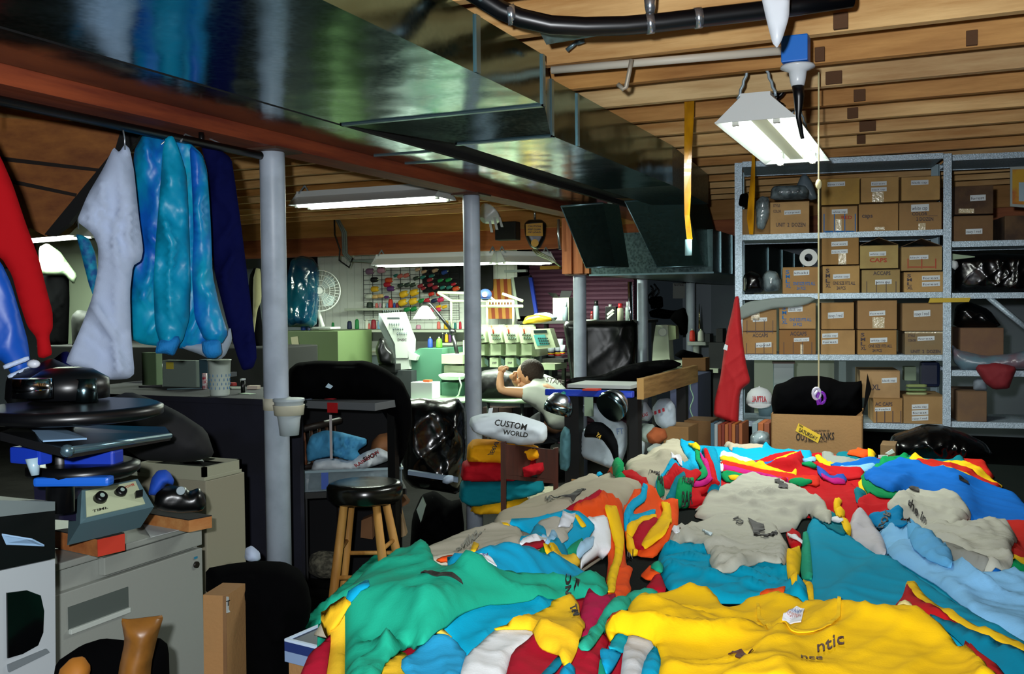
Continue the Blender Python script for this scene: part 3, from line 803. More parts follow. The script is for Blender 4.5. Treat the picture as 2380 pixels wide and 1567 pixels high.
S([(2002,1108),(2004,1132),(2030,1152),(2080,1158),(2120,1148),(2120,1110),(2030,1100)], '#0a8048', 'green neckband hanging from the large royal blue shirt', T=.014)
S([(2006,1104),(2018,1094),(2052,1077),(2090,1066),(2122,1071),(2180,1088),(2240,1102),(2310,1126),(2360,1146),(2385,1175),(2420,1205),(2420,1250),(2340,1232),(2260,1212),(2180,1178),(2110,1152),(2070,1142),(2030,1125)], ROY, 'large royal blue t-shirt on the far right heap', T=.03, wd=.09, amp=.008, wl=.16, ang=2.6)
S([(2195,1195),(2300,1222),(2420,1232),(2420,1345),(2345,1330),(2240,1260)], '#b2241c', 'red t-shirt at the right edge below the royal blue one', T=.012)
# ---- right middle
S([(2280,1312),(2420,1338),(2420,1365),(2284,1335)], YEL, 'yellow shirt hem at the right edge under the grey shirt', T=.008)
S([(2284,1326),(2420,1350),(2420,1375),(2290,1345)], KEL, 'green shirt hem at the right edge above the pale blue shirt', T=.008)
S([(2282,1326),(2335,1337),(2325,1352),(2286,1342)], ROY, 'small royal blue hem piece beside the green hem', T=.01)
gr1 = S([(2060,1177),(2075,1158),(2110,1142),(2128,1137),(2170,1150),(2205,1146),(2228,1156),(2252,1182),(2258,1202),(2245,1214),(2205,1224),(2245,1217),(2300,1222),(2342,1218),(2356,1240),(2366,1256),(2350,1272),(2356,1300),(2342,1330),(2300,1336),(2230,1326),(2160,1290),(2150,1245),(2110,1215),(2080,1200)], GREY, 'grey-beige crumpled t-shirt on the right heap below the royal blue one', T=.03, wd=.06, amp=.016, wl=.09, ang=2.5, s=.01)
S([(2175,1255),(2230,1272),(2300,1300),(2285,1338),(2225,1330),(2190,1310)], '#86877f', 'darker grey folded shirt piece beside the pale blue shirt', T=.02, amp=.006)
S([(2040,1240),(2062,1222),(2100,1206),(2150,1238),(2185,1262),(2212,1292),(2216,1315),(2240,1330),(2300,1346),(2420,1362),(2420,1520),(2340,1470),(2260,1425),(2180,1360),(2110,1318),(2070,1296),(2048,1268)], LBL, 'pale blue t-shirt running to the right edge of the picture', T=.03, wd=.08, amp=.02, wl=.10, ang=2.4)
S([(2100,1208),(2150,1236),(2190,1262),(2214,1290),(2214,1322),(2190,1318),(2150,1300),(2118,1268)], '#5fa6d4', 'mid blue sleeve lying on the pale blue shirt', T=.02, amp=.012)
S([(2018,1206),(2050,1190),(2086,1174),(2100,1186),(2098,1202),(2112,1214),(2075,1222),(2040,1228),(2026,1220)], '#0878a8', 'blue printed sleeve above the pale blue shirt', T=.02, amp=.008)
S([(1972,1232),(1980,1198),(1994,1182),(2010,1190),(2028,1222),(2058,1262),(2060,1284),(2036,1298),(2012,1278),(1980,1258)], '#b6b4b8', 'pale lilac-grey sleeve lying over the large teal shirt', T=.03, wd=.04, amp=.008)
S([(1872,1250),(1878,1220),(1888,1206),(1905,1203),(1922,1225),(1975,1252),(2025,1290),(2110,1332),(2180,1378),(2260,1432),(2420,1525),(2420,1600),(2200,1520),(2000,1470),(1870,1430),(1862,1330)], '#0590b0', 'large teal t-shirt on the right half of the table behind the big yellow one', T=.035, wd=.09, amp=.012, wl=.20, ang=2.4)
S([(1866,1245),(1876,1236),(1884,1270),(1890,1348),(1864,1350),(1858,1318),(1864,1280)], '#1d9878', 'green shirt edge along the left of the large teal shirt', T=.012)
S([(1864,1352),(1889,1356),(1892,1402),(1866,1398)], YEL, 'yellow hem patch below the green shirt edge', T=.01)
S([(1905,1205),(1930,1188),(1960,1206),(1975,1238),(1960,1245),(1920,1225)], DTL, 'small teal shirt right of the grey sleeve end', T=.01)
S([(1952,1204),(1968,1212),(1980,1240),(1965,1240)], YEL, 'thin yellow sleeve edge beside the small teal shirt', T=.01)
S([(1930,1204),(1950,1202),(1962,1210),(1948,1216),(1932,1211)], WHT, 'small white cuff above the teal shirt', T=.012)
rib = S([(1940,1160),(1950,1156),(1958,1168),(1952,1178),(1966,1196),(1952,1202),(1940,1190),(1937,1172)], YEL, 'yellow crumpled tag ribbon on the red shirt', T=.02, cat='ribbon', name='ribbon')
S([(2106,1354),(2128,1353),(2150,1388),(2250,1452),(2420,1548),(2420,1575),(2240,1480),(2120,1420),(2100,1395)], YEL, 'yellow shirt edge running to the lower right corner', T=.012)
S([(2107,1358),(2116,1370),(2150,1400),(2200,1440),(2262,1468),(2305,1492),(2290,1506),(2240,1482),(2160,1445),(2120,1435),(2075,1425),(2078,1414),(2098,1392)], RED, 'dark red shirt wedge beside the big yellow shirt', T=.014)
S([(2090,1400),(2112,1398),(2122,1418),(2100,1428),(2085,1420)], '#e8d890', 'pale yellow sleeve end on the dark red wedge', T=.012)
S([(2155,1430),(2200,1448),(2262,1478),(2420,1560),(2420,1640),(2330,1590),(2250,1520)], '#08708a', 'dark teal shirt at the lower right corner', T=.012)
S([(2230,1490),(2330,1560),(2380,1640),(2280,1640)], '#a81c1c', 'dark red shirt at the bottom edge right of the yellow one', T=.02, lift=.01)
# ---- centre
S([(1615,1186),(1634,1170),(1648,1142),(1690,1128),(1715,1106),(1750,1104),(1778,1118),(1815,1111),(1870,1140),(1918,1168),(1934,1192),(1930,1220),(1902,1206),(1882,1192),(1864,1206),(1850,1232),(1800,1238),(1740,1216),(1690,1206),(1640,1208),(1613,1200),(1622,1186)], GREY, 'sand grey crumpled t-shirt in the middle with a black printed figure', T=.025, wd=.06, amp=.014, wl=.09, ang=.3, s=.01)
S([(1700,1400),(1640,1398),(1600,1372),(1560,1376),(1540,1352),(1528,1310),(1534,1278),(1546,1262),(1580,1258),(1608,1252),(1640,1270),(1700,1290),(1800,1296),(1838,1300),(1838,1342),(1872,1360),(1880,1410),(1800,1400)], '#0690ae', 'teal t-shirt in the centre between the grey and the big yellow shirt', T=.04, wd=.06, amp=.022, wl=.09, ang=.2)
S([(1553,1250),(1556,1238),(1600,1226),(1660,1210),(1700,1203),(1760,1215),(1812,1236),(1832,1270),(1836,1300),(1820,1312),(1770,1303),(1720,1320),(1665,1324),(1648,1306),(1652,1290),(1640,1268),(1600,1256),(1562,1262)], GREY, 'sand grey crumpled t-shirt nearer the camera, lying on the teal one', T=.025, wd=.05, amp=.014, wl=.08, ang=.5, s=.01)
S([(1545,1222),(1556,1220),(1582,1236),(1570,1240),(1556,1238)], WHT, 'white cuff sticking out left of the nearer grey shirt', T=.015)
S([(1488,1338),(1510,1320),(1536,1330),(1534,1347),(1502,1348)], ORG, 'orange sleeve tip left of the centre teal shirt', T=.02)
S([(1511,1318),(1530,1304),(1542,1318),(1540,1334),(1524,1326)], '#1d9c78', 'green sleeve tip above the orange tip', T=.02)
S([(1500,1366),(1520,1347),(1536,1350),(1550,1376),(1522,1380)], CRM, 'crimson sleeve tip left of the centre teal shirt', T=.02)
S([(1826,1244),(1842,1238),(1860,1244),(1864,1270),(1836,1272)], RED, 'red folded sleeve with a white band', T=.02)
S([(1829,1244),(1836,1243),(1866,1258),(1864,1266),(1840,1254)], WHT, 'white band on the red folded sleeve', T=.012)
S([(1832,1276),(1858,1272),(1863,1295),(1853,1330),(1852,1350),(1838,1354),(1828,1322),(1828,1292)], YEL, 'yellow sleeve between the grey shirt and the green edge', T=.025, amp=.006)
S([(1762,1382),(1800,1370),(1826,1364),(1822,1382),(1790,1386)], ORG, 'orange shirt corner behind the yellow neckline', T=.012)
# ---- left middle group, back to front
S([(1308,1110),(1320,1092),(1335,1083),(1380,1081),(1402,1092),(1400,1128),(1335,1128)], AQUA, 'blue shirt under the yellow and orange ones before the small carton', T=.03, wd=.04)
S([(1328,1100),(1400,1092),(1416,1080),(1452,1110),(1440,1124),(1340,1126)], ORG, 'orange shirt at the back left before the small carton', T=.02)
S([(1328,1097),(1350,1100),(1396,1120),(1335,1128)], YEL, 'yellow shirt tip at the back left', T=.014)
S([(1452,1094),(1456,1072),(1500,1058),(1560,1025),(1580,1027),(1590,1050),(1603,1070),(1606,1090),(1570,1100),(1545,1115),(1520,1134),(1490,1120)], '#ada893', 'sand grey t-shirt heaped high at the back left with a white label', T=.035, wd=.07, amp=.010, wl=.14)
S([(1440,1098),(1462,1098),(1490,1110),(1504,1116),(1514,1140),(1488,1134),(1455,1114)], RED, 'red shirt piece between the orange and the sand grey shirts', T=.014)
S([(1408,1090),(1426,1074),(1450,1080),(1450,1092),(1440,1100),(1456,1112),(1434,1120),(1424,1102)], KEL, 'green sleeve standing up at the back left', T=.03)
S([(1578,1026),(1600,1028),(1622,1045),(1628,1090),(1600,1100),(1570,1096),(1548,1098),(1536,1116),(1532,1145),(1524,1145),(1524,1118),(1545,1092),(1598,1086),(1606,1076)], AQUA, 'blue shirt collar curving around the high sand grey shirt', T=.022)
S([(1630,1040),(1664,1042),(1676,1100),(1676,1140),(1640,1150),(1640,1080)], '#0888a8', 'teal shirt standing right of the magenta one', T=.02)
S([(1634,1046),(1644,1043),(1662,1090),(1676,1136),(1640,1148),(1602,1156),(1606,1132),(1650,1126)], RED, 'red shirt edge curving down right of the magenta shirt', T=.016)
S([(1625,1054),(1642,1066),(1652,1100),(1658,1116),(1642,1126),(1608,1130),(1612,1116),(1640,1110)], MAG, 'magenta shirt piece in the back left bundle', T=.016)
S([(1600,1030),(1614,1034),(1628,1040),(1626,1064),(1634,1082),(1646,1098),(1640,1110),(1612,1120),(1610,1110),(1634,1098),(1618,1070),(1614,1044)], KEL, 'narrow green shirt edge in the back left bundle', T=.014)
S([(1598,1030),(1612,1032),(1628,1040),(1626,1048),(1612,1042)], YEL, 'small yellow tip at the top of the bundle', T=.01)
S([(1538,1108),(1560,1092),(1592,1098),(1620,1092),(1632,1100),(1612,1125),(1576,1134),(1542,1134)], RED, 'red shirt sleeve inside the blue collar', T=.018)
S([(1600,1148),(1626,1146),(1636,1163),(1606,1180),(1590,1176)], RED, 'red sleeve end hanging beside the printed green sleeve', T=.02)
S([(1546,1162),(1560,1130),(1574,1106),(1592,1100),(1598,1150),(1572,1174)], DTL, 'dark teal sleeve left of the printed green sleeve', T=.02)
flem = S([(1578,1112),(1586,1108),(1614,1110),(1608,1145),(1605,1174),(1570,1172),(1572,1135)], KEL, 'green sleeve printed with two lines of black capitals', T=.022, amp=.003)
S([(1526,1112),(1540,1102),(1546,1150),(1532,1156),(1526,1140)], '#127c58', 'green sleeve printed with dark letters left of the red sleeve', T=.018, amp=.003)
S([(1140,1236),(1150,1208),(1180,1165),(1215,1138),(1245,1127),(1310,1114),(1400,1122),(1450,1116),(1482,1116),(1492,1132),(1486,1150),(1458,1166),(1448,1195),(1400,1210),(1300,1215),(1240,1222),(1170,1235)], '#aca48f', 'sand grey t-shirt with dark print hanging over the left table edge', T=.035, wd=.07, amp=.008, wl=.16, ang=.4)
S([(1448,1178),(1468,1150),(1500,1122),(1522,1132),(1536,1165),(1562,1172),(1578,1182),(1574,1216),(1562,1232),(1522,1296),(1484,1292),(1452,1250)], ORG, 'orange t-shirt bundle at the inner edge of the left heap', T=.03, wd=.03, amp=.01)
S([(1494,1124),(1506,1128),(1502,1164),(1474,1184),(1468,1215),(1462,1242),(1450,1235),(1450,1200),(1468,1162),(1490,1150)], AQUA, 'blue shirt ribbon winding through the orange bundle', T=.014)
S([(1464,1196),(1524,1188),(1522,1206),(1490,1212),(1462,1218)], AQUA, 'blue shirt piece across the orange bundle', T=.012)
S([(1455,1244),(1470,1216),(1500,1206),(1526,1206),(1526,1216),(1486,1226),(1480,1246),(1462,1258)], YEL, 'yellow folded collar in the orange bundle', T=.014)
S([(1478,1240),(1490,1224),(1526,1214),(1532,1220),(1512,1242),(1496,1285),(1474,1282),(1468,1256)], CRM, 'crimson piece in the orange bundle', T=.014)
S([(1536,1172),(1560,1174),(1562,1210),(1550,1238),(1526,1258),(1500,1280),(1490,1266),(1498,1250),(1530,1222),(1542,1190)], YEL, 'yellow sleeve at the inner edge of the orange bundle', T=.018)
S([(1456,1252),(1470,1250),(1476,1280),(1484,1288),(1466,1294),(1456,1280)], YEL, 'short yellow sleeve printed with dark letters', T=.014, amp=.003)
S([(1300,1190),(1340,1170),(1396,1145),(1410,1144),(1428,1168),(1424,1180),(1370,1186),(1320,1195)], CRM, 'crimson t-shirt sleeve on the sand grey shirt', T=.02)
S([(1326,1190),(1380,1168),(1436,1156),(1446,1175),(1450,1250),(1456,1315),(1472,1322),(1462,1352),(1468,1372),(1452,1388),(1400,1388),(1415,1300),(1400,1215),(1360,1212)], ORG, 'long orange shirt running toward the camera left of the bare table', T=.022, amp=.008)
S([(1404,1174),(1432,1176),(1440,1200),(1452,1260),(1446,1300),(1432,1350),(1430,1376),(1410,1376),(1412,1340),(1428,1296),(1430,1268),(1416,1215)], YEL, 'long narrow yellow shirt beside the long orange one', T=.014, amp=.003)
S([(1362,1208),(1410,1201),(1420,1245),(1420,1278),(1396,1296),(1370,1312),(1350,1328),(1352,1300),(1370,1262),(1382,1228)], WHT, 'white t-shirt between the blue and yellow ones on the left heap', T=.014, amp=.003)
S([(1184,1222),(1190,1206),(1215,1204),(1240,1204),(1296,1190),(1342,1192),(1366,1205),(1384,1226),(1368,1250),(1320,1288),(1300,1290),(1250,1245),(1205,1228)], AQUA, 'blue t-shirt with a white neck label and open collar on the left heap', T=.018, amp=.005)
S([(1252,1214),(1290,1201),(1318,1212),(1334,1222),(1318,1240),(1322,1256),(1304,1264),(1270,1252),(1246,1230)], '#b2aea2', 'pale grey lining inside the open blue collar', T=.008, amp=.004)
S([(1150,1222),(1178,1218),(1186,1230),(1160,1232)], YEL, 'yellow shirt tip at the left end of the open collar', T=.014)
S([(1334,1197),(1344,1199),(1364,1224),(1352,1227)], YEL, 'yellow stripe beside the white neck label', T=.005, amp=.001)
tg = S([(1308,1189),(1338,1194),(1324,1226),(1298,1225)], '#d9dee6', None, T=.004, amp=.0, smooth=0, name='neck_label', parent=None)
tag(tg, 'white neck label standing in the open blue collar', 'label')
S([(1314,1286),(1330,1268),(1356,1254),(1350,1284),(1334,1294)], '#17936a', 'green piece below the open blue collar', T=.01)
S([(1340,1280),(1360,1255),(1382,1248),(1378,1272),(1352,1300),(1340,1306)], '#a5cbe6', 'pale blue sleeve on the white t-shirt', T=.012)
S([(954,1308),(985,1282),(1060,1250),(1120,1232),(1170,1228),(1215,1238),(1216,1275),(1100,1300),(1050,1312),(990,1312)], '#b0ab9a', 'sand grey t-shirt with faint print above the big green shirt', T=.025, wd=.05, amp=.007, wl=.13)
S([(1010,1304),(1060,1294),(1150,1272),(1150,1300),(1040,1312)], ORG, 'thin orange edge under the sand grey shirt', T=.006)
S([(1093,1282),(1100,1262),(1114,1266),(1106,1284)], YEL, 'small yellow tip on the faintly printed grey shirt', T=.012)
S([(1208,1252),(1246,1219),(1272,1240),(1268,1262),(1212,1262)], '#0790b4', 'teal sleeve standing up in the small sleeve bundle', T=.02)
S([(1258,1244),(1286,1229),(1302,1262),(1312,1296),(1280,1292),(1262,1262)], '#93c2e2', 'pale blue sleeve with dark letters in the small bundle', T=.018)
S([(1284,1256),(1308,1262),(1322,1292),(1300,1298),(1276,1276)], '#1192b8', 'blue sleeve with dark letters in the small bundle', T=.014)
S([(1206,1264),(1224,1248),(1244,1242),(1272,1252),(1266,1264),(1220,1272)], WHT, 'white cuff in the small bundle', T=.016)
S([(1206,1271),(1262,1258),(1268,1270),(1240,1280),(1210,1280)], CRM, 'red cuff below the white one', T=.012)
S([(1208,1280),(1236,1274),(1250,1288),(1226,1290)], ORG, 'orange cuff in the small bundle', T=.01)
S([(1240,1282),(1266,1272),(1270,1292),(1250,1290)], KEL, 'green cuff in the small bundle', T=.01)
S([(1262,1262),(1276,1266),(1298,1280),(1306,1296),(1290,1300),(1268,1284)], YEL, 'yellow sleeve in the small bundle', T=.014)
S([(1274,1296),(1306,1296),(1336,1290),(1350,1324),(1330,1326)], '#f2c53a', 'yellow sleeve end with dark letters in front of the small bundle', T=.014, amp=.003)
S([(1036,1308),(1060,1296),(1110,1284),(1140,1272),(1165,1266),(1185,1274),(1210,1272),(1262,1290),(1330,1318),(1388,1348),(1330,1366),(1200,1365),(1080,1345)], '#0fa0cc', 'bright blue t-shirt with white neck label behind the big green one', T=.025, wd=.05, amp=.012, wl=.13, ang=.1)
# ---- nearest left
S([(890,1530),(916,1524),(908,1556),(888,1570)], AQUA, 'small blue patch between the green and yellow shirts', T=.01)
S([(876,1566),(900,1545),(928,1514),(944,1520),(962,1560),(985,1640),(872,1640)], '#f2c12e', 'yellow shirt corner at the bottom edge below the green shirt', T=.014)
S([(1014,1462),(1060,1425),(1150,1400),(1270,1388),(1300,1405),(1250,1440),(1170,1462),(1130,1500),(1088,1534),(1050,1500)], '#079cc0', 'blue shirt between the green one and the white one', T=.02, wd=.03)
S([(976,1500),(1016,1460),(1056,1494),(1000,1508)], '#f0cc50', 'yellow triangle of shirt left of the blue one', T=.012)
S([(926,1542),(978,1502),(1052,1491),(1088,1532),(1074,1640),(975,1640)], '#2b9fd0', 'mid blue shirt at the bottom edge left of the white one', T=.014)
S([(1060,1640),(1080,1530),(1092,1524),(1130,1488),(1160,1466),(1210,1452),(1244,1456),(1248,1484),(1192,1522),(1180,1560),(1166,1640)], '#dcdfe0', 'white t-shirt at the bottom edge', T=.016, wd=.04)
S([(1162,1640),(1180,1560),(1190,1525),(1248,1480),(1320,1500),(1400,1470),(1416,1490),(1400,1530),(1370,1640)], '#a8142a', 'crimson t-shirt at the bottom edge beneath the yellow sleeve', T=.014)
S([(1232,1600),(1296,1526),(1316,1532),(1262,1600)], '#08809c', 'teal stripe of shirt crossing the crimson one', T=.008)
S([(1290,1610),(1306,1555),(1336,1548),(1340,1610)], '#0c98c4', 'blue shirt piece at the very bottom of the crimson one', T=.012)
S([(1384,1640),(1394,1530),(1410,1556),(1404,1640)], '#1a9a78', 'green strip below the blue sleeve tip', T=.01)
S([(1394,1516),(1400,1506),(1446,1518),(1430,1552),(1410,1572),(1400,1545)], '#0c98c4', 'blue sleeve tip left of the pale grey strip', T=.015)
S([(1412,1508),(1426,1476),(1450,1468),(1468,1474),(1462,1500),(1450,1520)], '#17a0b4', 'blue-green sleeve end touching the big yellow shirt', T=.015)
S([(1436,1640),(1448,1520),(1466,1474),(1500,1478),(1528,1494),(1500,1540),(1486,1640)], '#bfc0c0', 'pale grey shirt strip at the bottom edge', T=.014)
S([(1480,1640),(1500,1540),(1528,1496),(1540,1535),(1532,1640)], '#049ac0', 'teal shirt strip left of the big yellow shirt', T=.012)
S([(740,1640),(768,1475),(742,1438),(772,1420),(804,1394),(820,1402),(806,1425),(806,1640)], '#f0c030', 'yellow t-shirt hanging over the near left table edge', T=.012, amp=.003)
S([(672,1640),(690,1590),(720,1520),(768,1474),(768,1500),(744,1640)], '#b51432', 'crimson shirt at the lower left under the yellow one', T=.012, amp=.003)
big_green = S([(700,1452),(715,1430),(770,1385),(835,1322),(876,1290),(905,1287),(1000,1300),(1060,1318),(1150,1320),(1230,1336),(1330,1350),(1372,1340),(1404,1346),(1414,1370),(1405,1392),(1368,1384),(1280,1390),(1150,1402),(1070,1428),(1010,1470),(980,1500),(950,1500),(925,1515),(890,1545),(874,1640),(800,1640),(802,1440),(800,1408),(770,1424),(735,1462),(715,1462)], MINT, 'big green t-shirt spread on the near left of the table', T=.03, wd=.06, amp=.02, wl=.14, ang=.45)
S([(742,1438),(772,1416),(802,1393),(817,1402),(805,1424),(772,1472)], '#efbc28', 'yellow shirt corner folded over the left side of the big green shirt', T=.008, amp=.001)
S([(802,1392),(856,1348),(860,1366),(818,1404)], AQUA, 'small blue patch on the left side of the big green shirt', T=.006, amp=.001)
S([(1348,1492),(1346,1440),(1355,1400),(1368,1368),(1384,1384),(1398,1394),(1412,1386),(1432,1388),(1420,1410),(1395,1445),(1370,1486)], '#b01648', 'crimson-pink shirt point between the green and yellow ones', T=.016)
S([(1343,1502),(1350,1486),(1364,1486),(1392,1440),(1418,1402),(1468,1378),(1515,1373),(1530,1380),(1520,1392),(1484,1396),(1462,1416),(1412,1436),(1408,1468),(1390,1488),(1368,1512),(1350,1510)], '#2aa68a', 'green sleeve ribbon winding left of the big yellow shirt', T=.02, wd=.02)
S([(1406,1452),(1420,1432),(1444,1424),(1462,1430),(1466,1448),(1440,1450)], ORG, 'orange rolled cuff beside the big yellow shirt', T=.014)
S([(1140,1464),(1200,1446),(1240,1432),(1280,1420),(1282,1402),(1312,1402),(1330,1390),(1346,1412),(1348,1440),(1362,1450),(1346,1490),(1340,1515),(1318,1534),(1290,1520),(1256,1506),(1242,1480),(1236,1460)], '#f2c022', 'yellow sleeve with black capitals beside the crimson point', T=.03, wd=.04, amp=.010)
# ---- the big yellow shirt, nearest
bigy = S([(1406,1462),(1424,1460),(1432,1448),(1460,1446),(1460,1418),(1485,1394),(1540,1386),(1590,1380),(1615,1370),(1640,1366),(1656,1378),(1668,1398),(1684,1416),(1704,1420),(1730,1404),(1790,1382),(1812,1377),(1860,1392),(1920,1400),(2000,1414),(2045,1424),(2100,1418),(2150,1428),(2200,1468),(2280,1530),(2350,1640),(1520,1640),(1538,1535),(1522,1492),(1462,1474),(1432,1470),(1424,1482),(1410,1480)], '#efbe12', 'big yellow t-shirt nearest the camera with dark lettering and white neck label', T=.035, wd=.07, amp=.018, wl=.18, ang=.5, s=.012)
# ---- labels and printing on the shirts
M_ink = mat('black_ink', '#16130f', .7); M_lbl = mat('white_label', '#e2e4ea', .6)
def drape_patch(px, m, parent, name='neck_label', s=.006, up=.004, th=.0025, smooth=0):
    Hs = blur(H, 7)
    out = np.array([hit(x, y, up, Hs)[:2] for x, y in px])
    v, f, d, bd = fill(out, s, smooth)
    z = np.maximum(samp(H, v[:, 0], v[:, 1]), samp(Hs, v[:, 0], v[:, 1]) - .01) + up
    n = len(v)
    faces = [tuple(x) for x in f] + [(b, a, a + n, b + n) for a, b in bd] + [(c + n, b + n, a + n) for a, b, c in f]
    return link(name, mesh_from(name, np.vstack([np.column_stack([v, z]), np.column_stack([v, z - th])]), faces), m, parent)
def drape_text(txt, p0, p1, hpx, parent, m=None, name='lettering', up=.0035, bold=True):
    """text written from pixel p0 to pixel p1 along its baseline; hpx = capital height as a pixel offset (dx, dy)"""
    co, fs, w_ = text_mesh(txt, bold)
    pts = []; Hs = blur(H, 9)
    for c in co:
        u = c[0] / w_; v_ = c[1] / .72
        x = p0[0] + (p1[0] - p0[0]) * u + hpx[0] * v_; y = p0[1] + (p1[1] - p0[1]) * u + hpx[1] * v_
        pts.append(hit(x, y, up, Hs))
    P = np.array(pts); P[:, 2] = np.maximum(samp(H, P[:, 0], P[:, 1]), samp(blur(H, 1), P[:, 0], P[:, 1])) + up + .002; n = len(P)
    faces = list(fs) + [tuple(i + n for i in f[::-1]) for f in fs]
    return link(name, mesh_from(name, np.vstack([P, P - np.array([0,0,.002])]), faces), m or M_ink, parent)
drape_patch([(1758,1398),(1764,1398),(1768,1422),(1794,1445),(1840,1461),(1888,1460),(1926,1446),(1944,1428),(1947,1406),(1955,1407),(1953,1432),(1932,1453),(1892,1468),(1838,1469),(1788,1452),(1760,1426)], cloth_mat(YEL, 'jersey_cloth'), bigy, 'neckband', up=.005)
drape_patch([(1828,1412),(1870,1416),(1862,1442),(1818,1436)], M_lbl, bigy)
drape_text('HEAVY', (1832,1422),(1864,1426),(1,-5), bigy, mat('faded_blue_ink', '#8090b8', .7))
drape_text('COTTON', (1828,1429),(1861,1433),(1,-5), bigy, mat('faded_red_ink', '#c89090', .7))
drape_text('ntic', (1900,1512),(1962,1494),(-2,-24), bigy, mat('brown_ink', '#4a2410', .7), bold=False, up=.003)
drape_text('nce', (1862,1544),(1912,1534),(-1,-16), bigy, mat('brown_ink', '#4a2410', .7), bold=False, up=.003)
drape_patch([(1692,1512),(1702,1502),(1720,1504),(1750,1520),(1748,1524),(1716,1510),(1702,1508)], mat('brown_ink', '#4a2410', .7), bigy, 'print', up=.006)
drape_patch([(1708,1514),(1716,1508),(1728,1518),(1718,1516)], mat('brown_ink', '#4a2410', .7), bigy, 'print', up=.006)
aq = [o for o in COL.objects if o.get('label', '').startswith('bright blue t-shirt with white neck label')][0]
drape_patch([(1100,1310),(1130,1295),(1155,1320),(1112,1322)], M_lbl, aq)
drape_text('USA', (1112,1315),(1134,1302),(3,6), aq, mat('faded_blue_ink', '#4050a0', .7))
drape_patch([(976,1330),(994,1330),(1000,1338),(1030,1344),(1052,1348),(1072,1360),(1076,1366),(1050,1356),(1010,1346),(978,1342)], M_ink, big_green, 'print', up=.006)
drape_text('ON', (1314,1345),(1314,1370),(14,0), big_green)
drape_text('R', (1334,1353),(1334,1366),(14,0), big_green)
ys_ = [o for o in COL.objects if o.get('label', '').startswith('yellow sleeve with black capitals')][0]
drape_text('TAN', (1324,1406),(1332,1434),(16,-3), ys_)
drape_text('FLEM', (1586,1124),(1610,1124),(1,-9), flem)
drape_text('BAR', (1584,1146),(1610,1146),(1,-10), flem)
def find(s0): return [o for o in COL.objects if o.get('label', '').startswith(s0)][0]
g2 = find('green sleeve printed with dark letters'); drape_text('AR', (1528,1135),(1542,1133),(1,-9), g2)
hc = find('sand grey t-shirt heaped'); drape_text('FLEM', (1508,1124),(1532,1120),(2,-10), hc)
drape_patch([(1560,1074),(1584,1072),(1586,1082),(1562,1083)], M_lbl, hc)
y3 = find('short yellow sleeve'); drape_text('IN', (1457,1273),(1471,1273),(1,-16), y3)
hd = find('sand grey t-shirt with dark print')
for w_, a_, b_ in (('CHIROPRAC', (1238,1136),(1280,1172)),('CLUTC', (1218,1144),(1228,1178))):
    drape_text(w_, a_, b_, (7,-9), hd, mat('dark_grey_ink', '#4a4840', .7))
drape_patch([(1280,1152),(1300,1160),(1322,1158),(1335,1150),(1352,1140),(1362,1142),(1345,1160),(1332,1176),(1326,1166),(1300,1166)], M_ink, hd, 'print', up=.006)
he = find('sand grey t-shirt with faint print'); drape_text('FLEMING', (1128,1240),(1064,1282),(-6,-8), he, mat('grey_ink', '#77746a', .7))
ha = find('sand grey crumpled t-shirt in the middle')
drape_patch([(1800,1112),(1812,1112),(1820,1122),(1832,1130),(1828,1137),(1816,1132),(1808,1134),(1812,1124),(1802,1118)], M_ink, ha, 'print', up=.008)
hb = find('sand grey crumpled t-shirt nearer')
drape_text('VO', (1700,1205),(1716,1222),(16,-4), hb)
drape_patch([(1738,1206),(1760,1218),(1775,1222),(1778,1232),(1760,1232),(1772,1242),(1782,1240),(1804,1234),(1808,1238),(1784,1248),(1768,1246),(1752,1240),(1750,1228)], M_ink, hb, 'print', up=.008)
drape_patch([(1632,1236),(1650,1232),(1656,1242),(1640,1244)], mat('pale_label', '#b8ccd0', .5), hb, up=.007)
pb = find('blue printed sleeve'); drape_text('FLOR', (2036,1218),(2058,1188),(16,6), pb)
lb = find('pale blue t-shirt running'); drape_text('BARI', (2092,1212),(2116,1232),(6,-9), lb)
gg = find('grey-beige crumpled'); drape_text('the in', (2108,1182),(2150,1206),(5,-10), gg)
rb = find('large royal blue'); drape_patch([(2112,1130),(2135,1135),(2136,1140),(2114,1136)], M_ink, rb, 'print', up=.006)
drape_patch([(2228,1112),(2250,1118),(2252,1122),(2230,1118)], M_ink, rb, 'print', up=.006)
for k_, q in enumerate(([(2042,1058),(2064,1058),(2064,1072),(2042,1072)], [(2058,1054),(2074,1044),(2080,1052),(2066,1058)])):
    P = [D(x, y, 4.35) for x, y in q]
    single(B().quadbox(P, _f * .004), 'paper_tag', M_lbl, ('square white paper tag standing on the far right heap', 'tilted white paper tag on the far right heap')[k_], 'tag')
# ================================================================== steel shelving with cartons
_a = math.radians(14.7)
_f0 = Vector((-math.sin(_yaw), math.cos(_yaw),0))
SA = (_r0 * math.cos(_a) - _f0 * math.sin(_a)).normalized()      # along the shelf, to the right
SB = Vector((-SA.y, SA.x, 0))                                    # away from the camera
SO = D(1717,700,6.05); SO.z = 0
def SP(px, py, off=0.0):
    r = ray(px, py); O = SO + SB * off
    return CAM + r * ((O - CAM).dot(SB) / r.dot(SB))
def sloc(P):
    v = Vector(P) - SO; return v.dot(SA), v.dot(SB), v.z
SMT = Matrix((( SA.x, SB.x, 0, SO.x),(SA.y, SB.y, 0, SO.y),(0,0,1,0),(0,0,0,1)))
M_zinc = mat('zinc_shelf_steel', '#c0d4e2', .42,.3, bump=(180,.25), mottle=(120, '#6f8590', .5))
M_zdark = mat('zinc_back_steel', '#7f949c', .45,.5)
SD = .46
xr = sloc(SP(2201,700))[0]
lev = [sloc(SP(1960, y))[2] for y in (366,540,682,825,983)]
